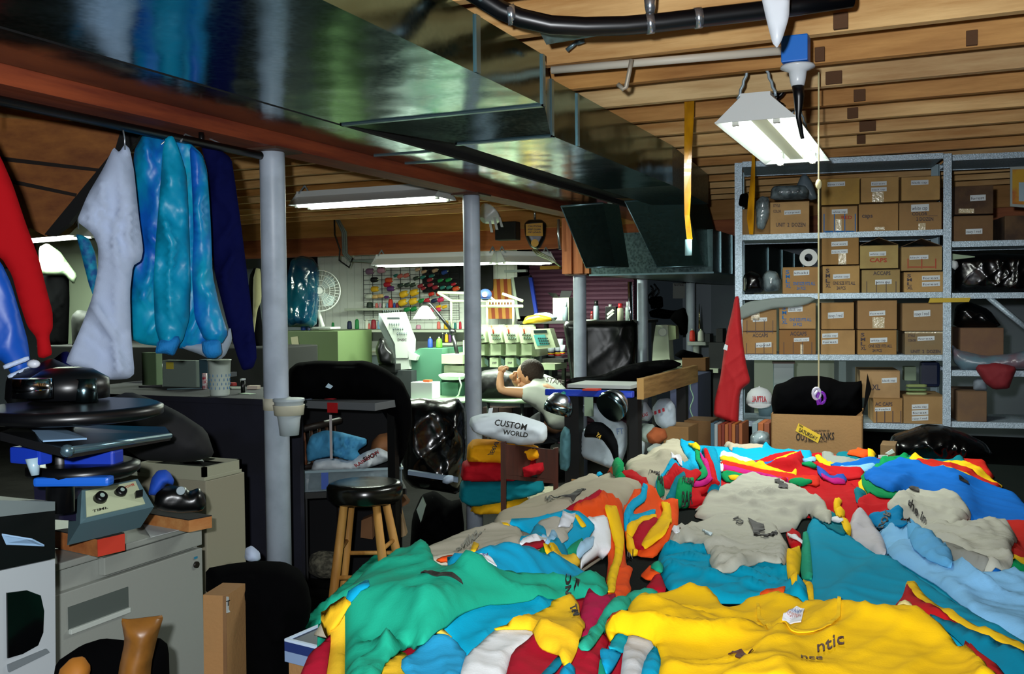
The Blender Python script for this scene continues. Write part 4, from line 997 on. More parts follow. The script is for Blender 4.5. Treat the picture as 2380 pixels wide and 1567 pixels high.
lev2 = [sloc(SP(2290, y))[2] for y in (357,560,681,862,982)]
def bay(x0, x1, levels, label, left=True, name='steel_shelving'):
    t = thing(name, label, 'shelving', tuple(SMT @ Vector(((x0 + x1) / 2, SD / 2,0))), 'grey steel shelving units')
    ztop = min(levels[0] + .012, HJ - .01)
    for (x, y) in ((x0,0),(x1,0),(x0, SD),(x1, SD)):
        if x == x0 and not left: continue
        s = 1 if x == x0 else -1; q = 1 if y == 0 else -1
        b = B(); b.box((x - .022, y - .003 * q, 0),(x + .022, y, ztop), SMT); b.box((x - .022 * s, y, 0),(x - .019 * s, y + .035 * q, ztop), SMT)
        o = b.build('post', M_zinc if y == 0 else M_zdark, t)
    for i, z in enumerate(levels):
        b = B(); b.box((x0 + .024,.004, z - .028),(x1 - .024, SD - .004, z - .0245), SMT)
        b.box((x0 + .023,.0, z - .032),(x1 - .023,.004, z), SMT); b.box((x0 + .023, SD - .004, z - .032),(x1 - .023, SD, z), SMT)
        b.box((x0 + .023,.0, z - .0),(x1 - .023, SD, z + .0012), SMT)
        b.build('shelf', M_zinc, t)
    return t
bay(0, xr, lev, 'grey steel shelving unit filled with cartons, behind the printed carton')
bay(xr + .004, xr + 1.15, lev2, 'steel shelving unit cut off by the right picture edge', left=False)
b = B(); b.cyl(SP(2296,690,.02), SP(2400,775,.02),.016, seg=8); single(b, 'shelf_brace', M_zinc, 'diagonal steel brace across the right shelving unit', 'brace')
CB = ['#a9824f', '#b28c5a', '#9d7a4e', '#b8935a', '#a07a45']
def carton_mat(c): return mat('cardboard', c, .85, bump=(90,.12), mottle=(7, '#8a6a42', .35))
M_wl = mat('white_paper_label', '#d3dce0', .6)
M_bi = mat('blue_carton_ink', '#2d6fae', .8); M_ki = mat('dark_carton_ink', '#4c4248', .8); M_ri = mat('red_carton_ink', '#b04030', .8)
M_tp = mat('shiny_packing_tape', '#cdbf9c', .12, spec=.9, bump=(60,.5))
used_lab = {}
def carton(x0, x1, yt, yb, label, z=None, off=.012, depth=.36, color=None, prints=(), labels=(), tape=None, grp='cartons on the steel shelves', flaps=False, cut=0):
    random.seed(int(x0 * 7 + yt))
    color = color or random.choice(CB)
    a = sloc(SP(x0, yb, off)); c = sloc(SP(x1, yt, off))
    zb = a[2] if z is None else z + .0015
    t = thing('cardboard_box', label, 'box', tuple(SMT @ Vector(((a[0] + c[0]) / 2, off + depth / 2, zb))), grp)
    b = B(); b.box((a[0], off, zb),(c[0], off + depth, c[2]), SMT, bev=.004); b.build('carton_body', carton_mat(color), t)
    xm = (a[0] + c[0]) / 2
    P = lambda px, py: SP(px, py, off - .0015)
    b = B(); b.box((a[0] + .004, off - .001,(zb * .0 + c[2]) - .0035),(c[0] - .004, off + .0005, c[2] - .002), SMT); b.build('seam', mat('carton_edge', '#6b4f2f', .9), t)
    W = x1 - x0; Hh = yb - yt
    for (u0, v0, u1, v1) in labels:      # fractions of the front, v downward
        q = [P(x0 + W * u0, yt + Hh * v1), P(x0 + W * u1, yt + Hh * (v1 - .03)), P(x0 + W * u1, yt + Hh * (v0 - .03)), P(x0 + W * u0, yt + Hh * v0)]
        l = B().quadbox(q, SB * .001).build('paper_label', M_wl, t)
        k = P(x0 + W * (u0 + .02), yt + Hh * (v1 - .05)); k1 = P(x0 + W * (u1 - .04), yt + Hh * (v1 - .07)); k2 = P(x0 + W * (u0 + .02), yt + Hh * (v0 + .05))
        plane_text(random.choice(['black cap', 'navy / red', 'white cap', 'royal', 'khaki', 'forest']), k, k1, k2, M_ki, l, th=.001, bold=False)
    for (txt, u0, v0, u1, v1, m) in prints:
        plane_text(txt, P(x0 + W * u0, yt + Hh * v1), P(x0 + W * u1, yt + Hh * v1), P(x0 + W * u0, yt + Hh * v0), m, t)
    if tape:
        (u0, v0, u1, v1) = tape
        q = [P(x0 + W * u0, yt + Hh * v1), P(x0 + W * u1, yt + Hh * v1), P(x0 + W * u1, yt + Hh * v0), P(x0 + W * u0, yt + Hh * v0)]
        B().quadbox(q, SB * .001).build('packing_tape', M_tp, t)
    if flaps:
        for s in (-1,1):
            e = a[0] if s < 0 else c[0]
            q = [SMT @ Vector(v) for v in ((e, off + .01, c[2]),(e, off + depth - .02, c[2]),(e - s * .11, off + depth - .02, c[2] + .045),(e - s * .11, off + .01, c[2] + .045))]
            B().quadbox(q, (0,0,.003)).build('flap', carton_mat('#5a4630'), t)
    return t
STY = [('STYLE', .08,.12,.25,.22, M_ki),('COLOR', .08,.32,.28,.42, M_ki),('UNIT  2  DOZEN', .15,.78,.9,.92, M_ki)]
BLU = [('S', .08,.12,.18,.26, M_bi),('M', .08,.30,.2,.44, M_bi),('L', .08,.48,.2,.62, M_bi),('XL', .08,.66,.22,.8, M_bi),('ONE SIZE FITS ALL', .28,.58,.88,.7, M_bi),('24 PCS', .38,.76,.62,.88, M_bi)]
BLD = [(a, b_, c, d, e, M_ki) for a, b_, c, d, e, m in BLU]
GRD = [('ACCAPS', .3,.08,.75,.24, M_ki),('|___|___|___|', .12,.5,.9,.95, M_ki)]
L0, L1, L2, L3, L4 = lev
carton(1724,1792,484,540, 'plain carton standing behind the amber fly strip at the left of the top shelf', L1, off=.1)
carton(1790,1881,467,532, 'light carton printed DOZEN under the clear plastic bag, top shelf', L1, off=.03, color='#c8a06a', prints=STY, labels=[(.36,.35,.78,.5)])
carton(1910,1993,478,540, 'top shelf, lower row, first carton right of the hanging cord', L1, prints=[('|__|__|__|', .05,.3,.95,.9, M_bi),('RED', .55,.38,.85,.5, M_ri)], labels=[(.28,.15,.72,.33)], tape=(.38,.5,.56,1))
carton(1909,1998,412,477, 'blank tan carton, top shelf, upper row, right of the hanging cord', None, color='#b99448', labels=[(.16,.18,.62,.34)])
carton(1996,2088,472,540, 'top shelf, lower row, middle carton with faint handwriting', L1, prints=[('caps', .08,.35,.35,.5, M_ki)], tape=(.4,.82,.65,.92))
carton(2001,2089,409,471, 'top shelf, upper row, middle carton with two paper labels', None, labels=[(.27,.22,.68,.38),(.27,.44,.68,.6)], tape=(.3,.6,.6,.98))
carton(2090,2189,469,538, 'top shelf, lower row, carton at the right post, printed two dozen', L1, prints=[('COLOR ____', .3,.35,.9,.46, M_ki),('2 DOZEN', .4,.52,.8,.64, M_ki)], labels=[(.28,.1,.7,.34)], tape=(.45,.72,.62,.98))
carton(2095,2185,408,467, 'top shelf, upper row, carton at the right post with a brown stain', None, labels=[(.25,.2,.7,.38)])
carton(1819,1905,620,681, 'second shelf, lowest left carton with blue printing', L2, prints=BLU, labels=[(.3,.15,.72,.34)])
carton(1912,1998,617,681, 'second shelf, lower carton right of the hanging cord with dark printing', L2, prints=BLD, labels=[(.28,.33,.74,.5)])
carton(1910,1996,549,616, 'second shelf, upper carton right of the hanging cord with shiny tape', None, labels=[(.26,.2,.7,.36),(.26,.48,.7,.62)], tape=(.45,.6,.66,.98))
carton(2003,2092,626,681, 'second shelf, lower middle carton with a ruled table printed on it', L2, color='#a18a58', prints=GRD, labels=[(.35,.45,.78,.65)])
carton(1999,2088,569,625, 'second shelf, upper middle carton with open flaps and a red and blue mark', None, color='#b09a60', labels=[(.24,.3,.68,.48)], prints=[('CAPS', .25,.55,.7,.72, M_ri)], flaps=True)
carton(2101,2192,631,683, 'second shelf, lower carton at the right post with two labels', L2, labels=[(.46,.2,.92,.4),(.46,.48,.92,.68)], prints=BLD[:4])
carton(2095,2190,572,630, 'second shelf, upper carton at the right post with open flaps', None, color='#a58a58', prints=[('|___|___|', .15,.5,.85,.8, M_ri)], labels=[(.2,.38,.66,.55)], flaps=True)
carton(1725,1805,771,823, 'third shelf, lower carton at the left post with a ruled table', L3, prints=GRD, labels=[(.4,.5,.85,.72)])
carton(1726,1805,719,770, 'third shelf, upper carton at the left post under the grey foam sheet', None, prints=GRD[1:], labels=[(.3,.4,.72,.58)], tape=(.25,.1,.5,.5))
carton(1811,1896,766,824, 'third shelf, lower carton left of the hanging cord with a printed grid', L3, color='#94693a', prints=GRD, labels=[(.4,.35,.82,.5)], tape=(.58,.6,.66,1))
carton(1811,1896,704,765, 'third shelf, upper carton left of the hanging cord with blue printing', None, prints=BLU, labels=[(.24,.16,.64,.36)])
carton(1908,1987,767,825, 'third shelf, lower carton right of the hanging cord with two labels', L3, labels=[(.04,.15,.5,.33),(.04,.4,.5,.58)])
carton(1909,1985,703,766, 'third shelf, upper carton right of the hanging cord with one blank label', None, labels=[(.2,.38,.68,.6)])
carton(1993,2084,767,825, 'third shelf, lower middle carton with faint blue printing', L3, prints=BLD, labels=[(.32,.33,.76,.52)])
carton(1993,2085,698,766, 'third shelf, upper middle carton with bright shiny tape', None, labels=[(.3,.38,.7,.54)], tape=(.38,.58,.68,.95), color='#a07c50')
carton(2103,2195,771,825, 'third shelf, lower grey-brown carton at the right post wrapped in film', L3, color='#857557', prints=STY, labels=[(.32,.22,.75,.4)], tape=(.0,.0,1.0,.07))
carton(2097,2193,704,770, 'third shelf, upper carton at the right post with one pale label', None, color='#987a52', labels=[(.28,.28,.68,.5)])
carton(2030,2098,926,983, 'bottom shelf, carton printed CAPS right of the printed carton', L4, prints=[('AC CAPS', .06,.16,.65,.3, M_ki),('|__|__|__|', .1,.5,.95,.95, M_ki)], labels=[(.05,.38,.6,.54)])
carton(1999,2092,862,925, 'bottom shelf, carton on top with a tilted label', None, off=.03, color='#b69468', labels=[(.54,.28,.92,.46)], prints=[('XL', .3,.5,.5,.7, M_ki)])
carton(2100,2196,921,983, 'bottom shelf, carton at the right post with three stacked labels', L4, labels=[(.2,.32,.6,.5),(.2,.54,.6,.72),(.2,.76,.6,.93)], color='#a58456')
# right unit, carton colours dimmed for the flash falloff
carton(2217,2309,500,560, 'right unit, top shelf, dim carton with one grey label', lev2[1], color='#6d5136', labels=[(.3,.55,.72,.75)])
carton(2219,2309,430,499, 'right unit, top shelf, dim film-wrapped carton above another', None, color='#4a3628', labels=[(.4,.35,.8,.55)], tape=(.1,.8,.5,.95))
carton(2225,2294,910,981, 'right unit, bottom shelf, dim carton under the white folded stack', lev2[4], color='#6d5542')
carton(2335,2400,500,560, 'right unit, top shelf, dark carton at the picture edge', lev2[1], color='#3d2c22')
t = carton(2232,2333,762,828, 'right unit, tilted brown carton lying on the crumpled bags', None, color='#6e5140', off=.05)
# poster on the right unit
q = [SP(2348,480,.06), SP(2420,485,.06), SP(2420,385,.06), SP(2348,388,.06)]
t = thing('poster', 'yellow picture board with a pale shape, right unit at the picture edge', 'picture', tuple(q[0]))
B().quadbox(q, SB * .01).build('board', mat('pale_board', '#9aa4a0', .5), t)
q = [SP(2353,474,.058), SP(2420,478,.058), SP(2420,392,.058), SP(2353,394,.058)]
B().quadbox(q, SB * .001).build('picture', mat('yellow_print', '#c99a10', .5, mottle=(9, '#a83018', .8)), t)
q = [SP(2368,468,.056), SP(2420,468,.056), SP(2420,424,.056), SP(2368,424,.056)]
B().quadbox(q, SB * .001).build('print', mat('pale_blue_print', '#9fb8c4', .5), t)
# white roll of tape
c = SP(1879,599,.03)
rr = 20 / FPX * 6.0
t = B()
qr = [(rr * .45,-.02),(rr, -.02),(rr, .02),(rr * .45,.02),(rr * .45,-.02)]
ring = []
bm_ = t.bm
for k in range(28):
    u = 2 * math.pi * k / 28
    ring.append([bm_.verts.new(c + SA * math.cos(u) * r_ + Vector((0,0,1)) * math.sin(u) * r_ + SB * h_) for r_, h_ in qr[:4]])
for k in range(28):
    for j in range(4):
        bm_.faces.new((ring[k][j], ring[(k + 1) % 28][j], ring[(k + 1) % 28][(j + 1) % 4], ring[k][(j + 1) % 4]))
o = single(t, 'tape_roll', mat('white_tape', '#cfd4d0', .5), 'white roll of tape standing on the lowest left carton of the second shelf', 'tape')
o.location.z += sloc(SP(1860,620,.03))[2] - o.location.z + .001
# soft things on the shelves
M_film = mat('crinkled_clear_film', '#8fa0a4', .12, spec=.8, bump=(30,.8), mottle=(14, '#2a3236', .8))
M_blk = mat('black_cloth', '#040405', .95, spec=.03)
M_bag = mat('black_plastic_bag', '#040506', .2, spec=.6, bump=(7,.7))
def soft(px, d, m, label, cat, name, plane=None, **k):
    k.setdefault('s', .012); k.setdefault('T', .06); k.setdefault('wd', .05); k.setdefault('amp', .01)
    if plane is not None:
        O = SP(sum(p[0] for p in px) / len(px), sum(p[1] for p in px) / len(px), plane)
        d = (O - CAM).dot(_f)
    o = pxpuff(name, px, d, m, **k); recenter(o)
    return tag(o, label, cat)
soft([(1790,465),(1792,440),(1800,432),(1870,430),(1882,445),(1878,464)], 0, M_film, 'clear plastic bag bundle on the light carton of the top shelf', 'plastic bag', 'plastic_bag', plane=.12)
soft([(1850,435),(1862,408),(1874,405),(1888,425),(1900,462),(1882,466)], 0, mat('grey_plastic', '#6f7f88', .35), 'grey plastic wrapper sticking up behind the clear bag', 'plastic bag', 'plastic_bag', plane=.2, T=.03)
soft([(1756,470),(1770,455),(1788,460),(1789,500),(1775,535),(1758,530)], 0, M_film, 'crumpled clear film hanging left of the light carton', 'plastic bag', 'plastic_bag', plane=.02, T=.03)
soft([(1728,683),(1727,640),(1745,630),(1765,636),(1776,655),(1774,680)], 0, M_bag, 'black plastic bag at the left end of the second shelf', 'plastic bag', 'plastic_bag', plane=.08)
soft([(1775,679),(1772,640),(1785,628),(1806,632),(1816,655),(1812,676)], 0, M_film, 'crumpled clear bag beside the black bag on the second shelf', 'plastic bag', 'plastic_bag', plane=.08)
soft([(1716,478),(1720,452),(1738,448),(1742,470),(1736,482)], 5.95, M_blk, 'small black bundle at the upper end of the left shelf post', 'bundle', 'bundle', T=.04)
soft([(1700,750),(1712,722),(1735,702),(1800,692),(1880,690),(1897,694),(1880,706),(1852,714),(1800,716),(1760,728),(1730,740)], 0, mat('grey_foam', '#8a9690', .7), 'thin grey foam sheet sticking out over the left post', 'foam sheet', 'foam_sheet', plane=-.01, T=.006, wd=.01, amp=.002)
rj = soft([(1708,690),(1717,688),(1722,740),(1727,800),(1735,850),(1745,888),(1722,906),(1718,925),(1716,988),(1690,978),(1658,966),(1661,930),(1674,880),(1682,820),(1690,770),(1700,730)], 5.88, mat('red_cloth', '#b3141c', .8, bump=(200,.1)), 'red t-shirt hanging from the left post of the shelving', 't-shirt', 't_shirt', T=.035, wd=.03, amp=.016, ang=1.5, wl=.12)
q = [D(1681,812,5.8), D(1690,815,5.8), D(1692,803,5.8), D(1685,800,5.8)]
B().quadbox(q, _f * .004).build('paper_tag', M_wl, rj)
# black heap in the big printed carton
BO = D(1898,1010,5.0)
q0 = D(1792,962,5.05); q1 = D(2005,964,4.9)
ax = Vector((q1.x - q0.x, q1.y - q0.y, 0)); Lx = ax.length; ax.normalize(); ay = Vector((-ax.y, ax.x, 0))
zt = q0.z; CM = Matrix(((ax.x, ay.x, 0, q0.x),(ax.y, ay.y, 0, q0.y),(0,0,1,0),(0,0,0,1)))
t = thing('printed_carton', 'large brown carton with dark shop lettering and a yellow day sticker', 'box', tuple(q0 + ax * Lx / 2 + Vector((0,0,.6 - zt))))
t.location.z = .42
b = B()
for lo, hi in (((0,0,.42),(Lx, .005, zt)),((0,.395,.42),(Lx, .4, zt)),((0,0,.42),(.005,.4, zt)),((Lx - .005,0,.42),(Lx, .4, zt)),((0,0,.42),(Lx, .4,.43))): b.box(lo, hi, CM)
b.build('carton_body', carton_mat('#9a7448'), t)
fl_ = B(); fl_.quadbox([CM @ Vector((Lx, .03, zt)), CM @ Vector((Lx, .38, zt)), D(2026,905,5.05), D(2016,868,4.85)], ay * .004); fl_.build('flap', mat('dark_flap', '#171310', .9), t)
def CP(px, py):
    r = ray(px, py); return CAM + r * ((q0 - CAM).dot(ay) / r.dot(ay)) - ay * .001
plane_text('OUTER BANKS', CP(1850,1024), CP(1939,1022), CP(1850,1007), mat('carton_black_ink', '#1d1713', .8), t)
plane_text('THE COLLECTION CO', CP(1882,1003), CP(1928,1003), CP(1882,999), mat('carton_black_ink', '#1d1713', .8), t)
plane_text('OF GREENSBORO, NC', CP(1870,1028), CP(1922,1028), CP(1870,1024), mat('carton_black_ink', '#1d1713', .8), t)
st = B().quadbox([CP(1849,1002), CP(1901,1030), CP(1908,1012), CP(1856,984)], -ay * .0015).build('sticker', mat('yellow_sticker', '#e0b81a', .5), t)
def CQ(px, py): return CP(px, py) - ay * .003
plane_text('SATURDAY', CQ(1856,1002), CQ(1898,1024), CQ(1859,994), mat('carton_black_ink', '#1d1713', .8), st)
plane_text('Hot', CQ(1857,990), CQ(1866,994), CQ(1859,985), mat('carton_black_ink', '#1d1713', .8), st)
single(B().box((.03,.02,.1),(Lx - .02,.38,.418), CM, bev=.01), 'crate', mat('dark_crate', '#15120f', .8), 'dark crate under the large printed carton', 'crate')
single(B().box((.0,.0,0),(Lx, .4,.099), CM), 'wood_pallet', mat('dark_wood', '#1c140d', .8), 'low dark pallet under the crate behind the table', 'pallet')
soft([(1797,968),(1792,930),(1800,895),(1825,888),(1845,876),(1880,874),(1905,874),(1930,878),(1955,888),(1990,888),(2004,884),(2004,966),(1900,972)], 5.1, M_blk, 'black folded cloths filling the top of the large printed carton', 'cloth', 'black_cloth', T=.13, wd=.08, amp=.012)
soft([(2060,1040),(2075,1010),(2110,1000),(2150,985),(2200,990),(2240,1005),(2290,1030),(2310,1060),(2200,1075),(2080,1070)], 5.3, M_bag, 'black bags slumped on the floor behind the right end of the table', 'bag', 'black_bag', T=.15, wd=.12, amp=.03)
# white cap at the left foot of the shelf
def cap(px, py, d, r, m, label, brim=(0,-1), txt=None, mtxt=None, group=None):
    c = D(px, py, d); t = thing('baseball_cap', label, 'cap', tuple(c), group)
    R = r / FPX * d
    b = B(); b.lathe([(R, -R * .35),(R * 1.0,0),(R * .9, R * .45),(R * .6, R * .78),(R * .2, R * .92),(.002, R * .94)], c, (0,0,1),20); b.build('crown', m, t)
    b = B(); b.sphere(c + Vector((0,0, R * .95)), R * .07, seg=8); b.build('button', m, t)
    n = 12; top = []; bot = []
    fw = (Vector((CAM.x - c.x, CAM.y - c.y, 0))).normalized(); sd = fw.cross(Vector((0,0,1)))
    out = [c + fw * (math.cos(u) * R * .9 + math.cos(u) * R * .75) + sd * math.sin(u) * R * .92 + Vector((0,0,-R * .35 - R * .2 * math.cos(u))) for u in np.linspace(-1.45,1.45, n)]
    inn = [c + fw * math.cos(u) * R * .92 + sd * math.sin(u) * R * .92 + Vector((0,0,-R * .3)) for u in np.linspace(-1.45,1.45, n)]
    b = B()
    for i in range(n - 1): b.quadbox([inn[i], out[i], out[i + 1], inn[i + 1]], (0,0,.005))
    b.build('brim', m, t)
    if txt:
        p = c + fw * R * 1.02
        plane_text(txt, p - sd * R * .55 + Vector((0,0,-R * .1)), p + sd * R * .55 + Vector((0,0,-R * .1)), p - sd * R * .5 + Vector((0,0, R * .35)), mtxt, t, th=.004)
    return t
M_capw = mat('white_cap_cloth', '#c9cfd2', .8)
cap(1765,928,5.95,30, M_capw, 'white cap with red lettering at the left foot of the shelving', txt='ASTRAL', mtxt=mat('red_thread', '#b02030', .7))
# plastic things seen through the bottom opening
B_ = lambda px0, px1, yt, yb, off, dep: ((sloc(SP(px0, yb, off))[0], off, sloc(SP(px0, yb, off))[2]),(sloc(SP(px1, yt, off))[0], off + dep, sloc(SP(px1, yt, off))[2]))
lo, hi = B_(1797,1846,843,940,.30,.14); lo = (lo[0], lo[1], lev[4] + .002)
t = thing('drawer_tower', 'translucent plastic drawer tower at the back of the bottom shelf', 'drawers', tuple(SMT @ Vector(((lo[0] + hi[0]) / 2,.4, lo[2]))))
B().box(lo, hi, SMT, bev=.004).build('body', mat('translucent_plastic', '#7d958f', .3), t)
for z0_ in (.3,.62): B().box((lo[0] + .005,.296, lo[2] + (hi[2] - lo[2]) * z0_),(hi[0] - .005,.3, lo[2] + (hi[2] - lo[2]) * (z0_ + .28)), SMT).build('drawer', mat('frosted_drawer', '#9aaea8', .25), t)
B().box((lo[0] - .006,.29, hi[2] - .006),(hi[0] + .006,.44, hi[2] + .002), SMT).build('frame', mat('brown_frame', '#5a3a26', .5), t)
c = SP(1780,888,.3)
single(B().lathe([(.042,0),(.055,.075),(.057,.08),(.05,.08)], (c.x, c.y, lev[4] + .002)), 'bucket', mat('pale_bucket', '#6e8a92', .4), 'small grey-blue bucket behind the white cap', 'bucket')
lo, hi = B_(1848,1932,833,900,1.6,.03)
single(B().box((lo[0] - .3,1.6,0),(hi[0] + .02,1.64, hi[2] + .6), SMT), 'pale_board', mat('pale_green_board', '#b9c6b0', .6), 'pale board standing behind the bottom of the shelving', 'board')  # added in place of the lit wall, its brightness put into the colour
lo, hi = B_(1950,1966,840,886,.35,.02)
single(B().box((lo[0], .35, lev[4] + .002),(hi[0], .37, hi[2]), SMT), 'pale_folder', mat('grey_folder', '#8aa09c', .5), 'narrow grey folder standing behind the black cloths', 'folder')
def pile(x0, x1, ys_, plane, cols, labs, cat, name, wd=.02, T=.04):
    for (ya, yb), c, l in zip(ys_, cols, labs):
        soft([(x0, yb),(x0 + 1, ya),(x1 - 1, ya),(x1, yb)], 0, mat('folded_' + name, c, .8), l, cat, name, plane=plane, T=T, wd=wd, amp=.004, s=.01)
pile(2105,2155, [(893,901),(902,910),(911,919)], .1, ['#8a9a60', '#6f8a5a', '#a0a878'], ['olive folded cloth, topmost above the three-label carton', 'green folded cloth in the middle above the three-label carton', 'pale olive folded cloth lying directly on the three-label carton'], 'cloth', 'folded_cloth')
lo, hi = B_(2102,2130,853,885,.2,.1)
single(B().box(lo, hi, SMT, bev=.004), 'green_carton', mat('pale_green_card', '#92a88c', .6), 'small pale green box above the folded cloths on the bottom shelf', 'box')
lo, hi = B_(2140,2186,842,900,.3,.1)
single(B().box(lo, hi, SMT, bev=.02), 'blue_tub', mat('dark_blue_plastic', '#16264a', .4), 'dark blue tub at the back of the bottom shelf', 'tub')
soft([(2214,840),(2212,800),(2225,812),(2290,828),(2350,822),(2400,812),(2400,858),(2340,860),(2280,862),(2240,866)], 0, mat('grey_teal_film', '#5f7a88', .3, mottle=(8, '#7a4048', .6)), 'crumpled grey plastic sheet on the right unit under the tilted carton', 'plastic sheet', 'plastic_sheet', plane=.02, T=.06)
soft([(2267,858),(2272,846),(2320,842),(2364,854),(2352,885),(2345,904),(2310,906),(2290,892)], 0, mat('dark_red_cloth', '#7a1822', .8), 'dark red cloth hanging over the shelf edge of the right unit', 'cloth', 'red_cloth', plane=-.03, T=.04)
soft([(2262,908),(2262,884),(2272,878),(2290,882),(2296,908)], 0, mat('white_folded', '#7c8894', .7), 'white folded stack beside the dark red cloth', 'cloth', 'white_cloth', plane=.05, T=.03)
soft([(2216,684),(2217,600),(2240,592),(2300,588),(2400,592),(2400,684)], 0, M_bag, 'black plastic bags filling the second shelf of the right unit', 'bag', 'black_bag', plane=.1, T=.08, wd=.06, amp=.02)
soft([(2214,762),(2220,712),(2250,700),(2300,720),(2330,762)], 0, M_bag, 'black bag above the tilted carton of the right unit', 'bag', 'black_bag', plane=.18, T=.08, wd=.06, amp=.02)
b = B(); b.quadbox([SP(2158,704,-.01), SP(2252,702,-.01), SP(2256,692,-.01), SP(2162,693,-.01)], SB * .012)
single(b, 'yellow_bar', mat('yellow_plastic', '#c8a818', .4), 'flat yellow plastic bar lying under the second shelf at the right post', 'bar')
b = B(); b.quadbox([SP(2214,604,.02), SP(2266,598,.02), SP(2266,596,.02), SP(2214,590,.02)], SB * .01)
single(b, 'pale_card', mat('pale_green_card', '#92a88c', .6), 'thin pale green card wedged beside the right post', 'card')
soft([(2212,622),(2213,604),(2226,608),(2228,620),(2220,628)], 0, M_capw, 'small white cloth tip beside the right post', 'cloth', 'white_cloth', plane=.01, T=.015, wd=.02)
# ================================================================== left side of the room
def rb(x0, x1, yt, yb, Y, dy, zb=None):
    """upright box whose face toward the camera lies in the plane Y"""
    a = PY(x0, yb, Y); c = PY(x1, yt, Y); xm = (x0 + x1) / 2
    z0 = PY(xm, yb, Y).z if zb is None else zb; z1 = PY(xm, yt, Y).z
    return (a.x, Y, z0),(c.x, Y + dy, z1)
def bx1(x0, x1, yt, yb, Y, dy, name, m, label, cat, zb=None, bev=.004, group=None):
    lo, hi = rb(x0, x1, yt, yb, Y, dy, zb); return single(B().box(lo, hi, bev=bev), name, m, label, cat, group)
# hanging rail and garments
single(B().cyl((-2.62,1.0,2.13),(-2.62,3.35,2.13),.016).cyl((-2.62,1.3,2.12),(-2.62,1.3,2.171),.01).cyl((-2.62,3.0,2.12),(-2.62,3.0,2.171),.01), 'hanging_rail', mat('black_pipe', '#08080a', .4), 'black pipe rail fixed under the red beam, carrying the garments', 'rail')
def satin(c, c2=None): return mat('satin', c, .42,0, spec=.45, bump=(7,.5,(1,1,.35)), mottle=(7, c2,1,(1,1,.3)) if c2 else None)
jk = thing('satin_jacket', 'shiny turquoise and blue satin jacket hanging from the beam', 'jacket', tuple(D(410,310,3.7)))  # turquoise is sheen and flash highlights put into the colour
MS = satin('#0a5fc4', '#0aa6cc'); MS2 = satin('#0a9cc4', '#0878a8'); MS3 = mat('rib_knit', '#0c7fc8', .8, bump=(90,.5,(1,1,.05)))  # streaks put the satin's sheen and flash highlights into the colour
K = dict(s=.016)
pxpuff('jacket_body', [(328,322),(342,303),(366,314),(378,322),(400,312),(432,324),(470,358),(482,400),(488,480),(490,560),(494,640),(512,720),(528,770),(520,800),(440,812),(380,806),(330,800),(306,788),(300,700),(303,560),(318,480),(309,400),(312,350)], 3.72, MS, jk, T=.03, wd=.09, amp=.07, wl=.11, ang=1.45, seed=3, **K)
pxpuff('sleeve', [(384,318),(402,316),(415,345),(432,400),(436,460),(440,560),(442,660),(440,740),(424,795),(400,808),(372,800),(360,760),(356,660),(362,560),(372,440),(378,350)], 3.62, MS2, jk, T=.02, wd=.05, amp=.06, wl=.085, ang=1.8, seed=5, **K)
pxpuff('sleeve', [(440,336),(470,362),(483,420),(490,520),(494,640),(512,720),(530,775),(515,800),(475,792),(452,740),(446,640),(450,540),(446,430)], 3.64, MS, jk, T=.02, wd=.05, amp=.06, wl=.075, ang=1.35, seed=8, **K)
pxpuff('cuff', [(366,792),(415,780),(420,795),(404,828),(384,822),(360,822)], 3.6, MS3, jk, T=.03, wd=.03, amp=.003, s=.012)
pxpuff('cuff', [(468,792),(512,790),(516,822),(500,834),(480,832),(470,818)], 3.62, MS3, jk, T=.03, wd=.03, amp=.003, s=.012)
pxpuff('lining', [(414,800),(470,796),(520,780),(536,760),(540,790),(525,825),(512,836),(490,836),(460,822),(430,812)], 3.75, mat('grey_lining', '#8f9caa', .8), jk, T=.02, wd=.03, amp=.006, s=.012)
B().tube([D(420,330,3.66), D(425,318,3.68), D(430,312,3.7), Vector((-2.62,2.98,2.14))], .004,6).build('hanger', mat('hanger_metal', '#c0c8d0', .3,.8), jk)
def garment(px, d, m, label, cat='t-shirt', name='hanging_shirt', hook=None, **k):
    k.setdefault('s', .016); k.setdefault('T', .02); k.setdefault('wd', .05); k.setdefault('amp', .05); k.setdefault('ang', 1.55); k.setdefault('wl', .085)
    top = hook or min(px, key=lambda p: p[1]); P = D(*top, d)
    t = thing(name, label, cat, tuple(P))
    pxpuff('cloth_body', px, d, m, t, **k)
    y = P.y; B().tube([P + Vector((0,0,-.02)), P + Vector((0,0,.02)), Vector((-2.62, min(max(y, 1.1),3.3),2.14))], .003,5).build('hanger', mat('hanger_metal', '#c0c8d0', .3,.8), t)
    return t
garment([(264,342),(277,354),(290,335),(302,346),(312,400),(322,500),(333,580),(328,606),(309,618),(302,680),(305,780),(313,868),(300,880),(262,883),(224,880),(213,862),(190,858),(165,850),(152,842),(188,762),(214,692),(228,624),(228,572),(214,542),(178,514),(204,452),(240,392)], 3.42, mat('white_cotton', '#b9c6e0', .85, bump=(200,.1), spec=.1), 'white t-shirt hanging by its shoulder left of the satin jacket', amp=.055, seed=11)
garment([(462,322),(500,340),(538,368),(546,420),(560,520),(580,680),(598,828),(588,856),(564,862),(552,830),(530,760),(500,640),(488,560),(484,400)], 3.95, mat('navy_cotton', '#0d1142', .9, spec=.05), 'dark navy jacket hanging behind the satin jacket', 'jacket', 'navy_jacket', seed=12)
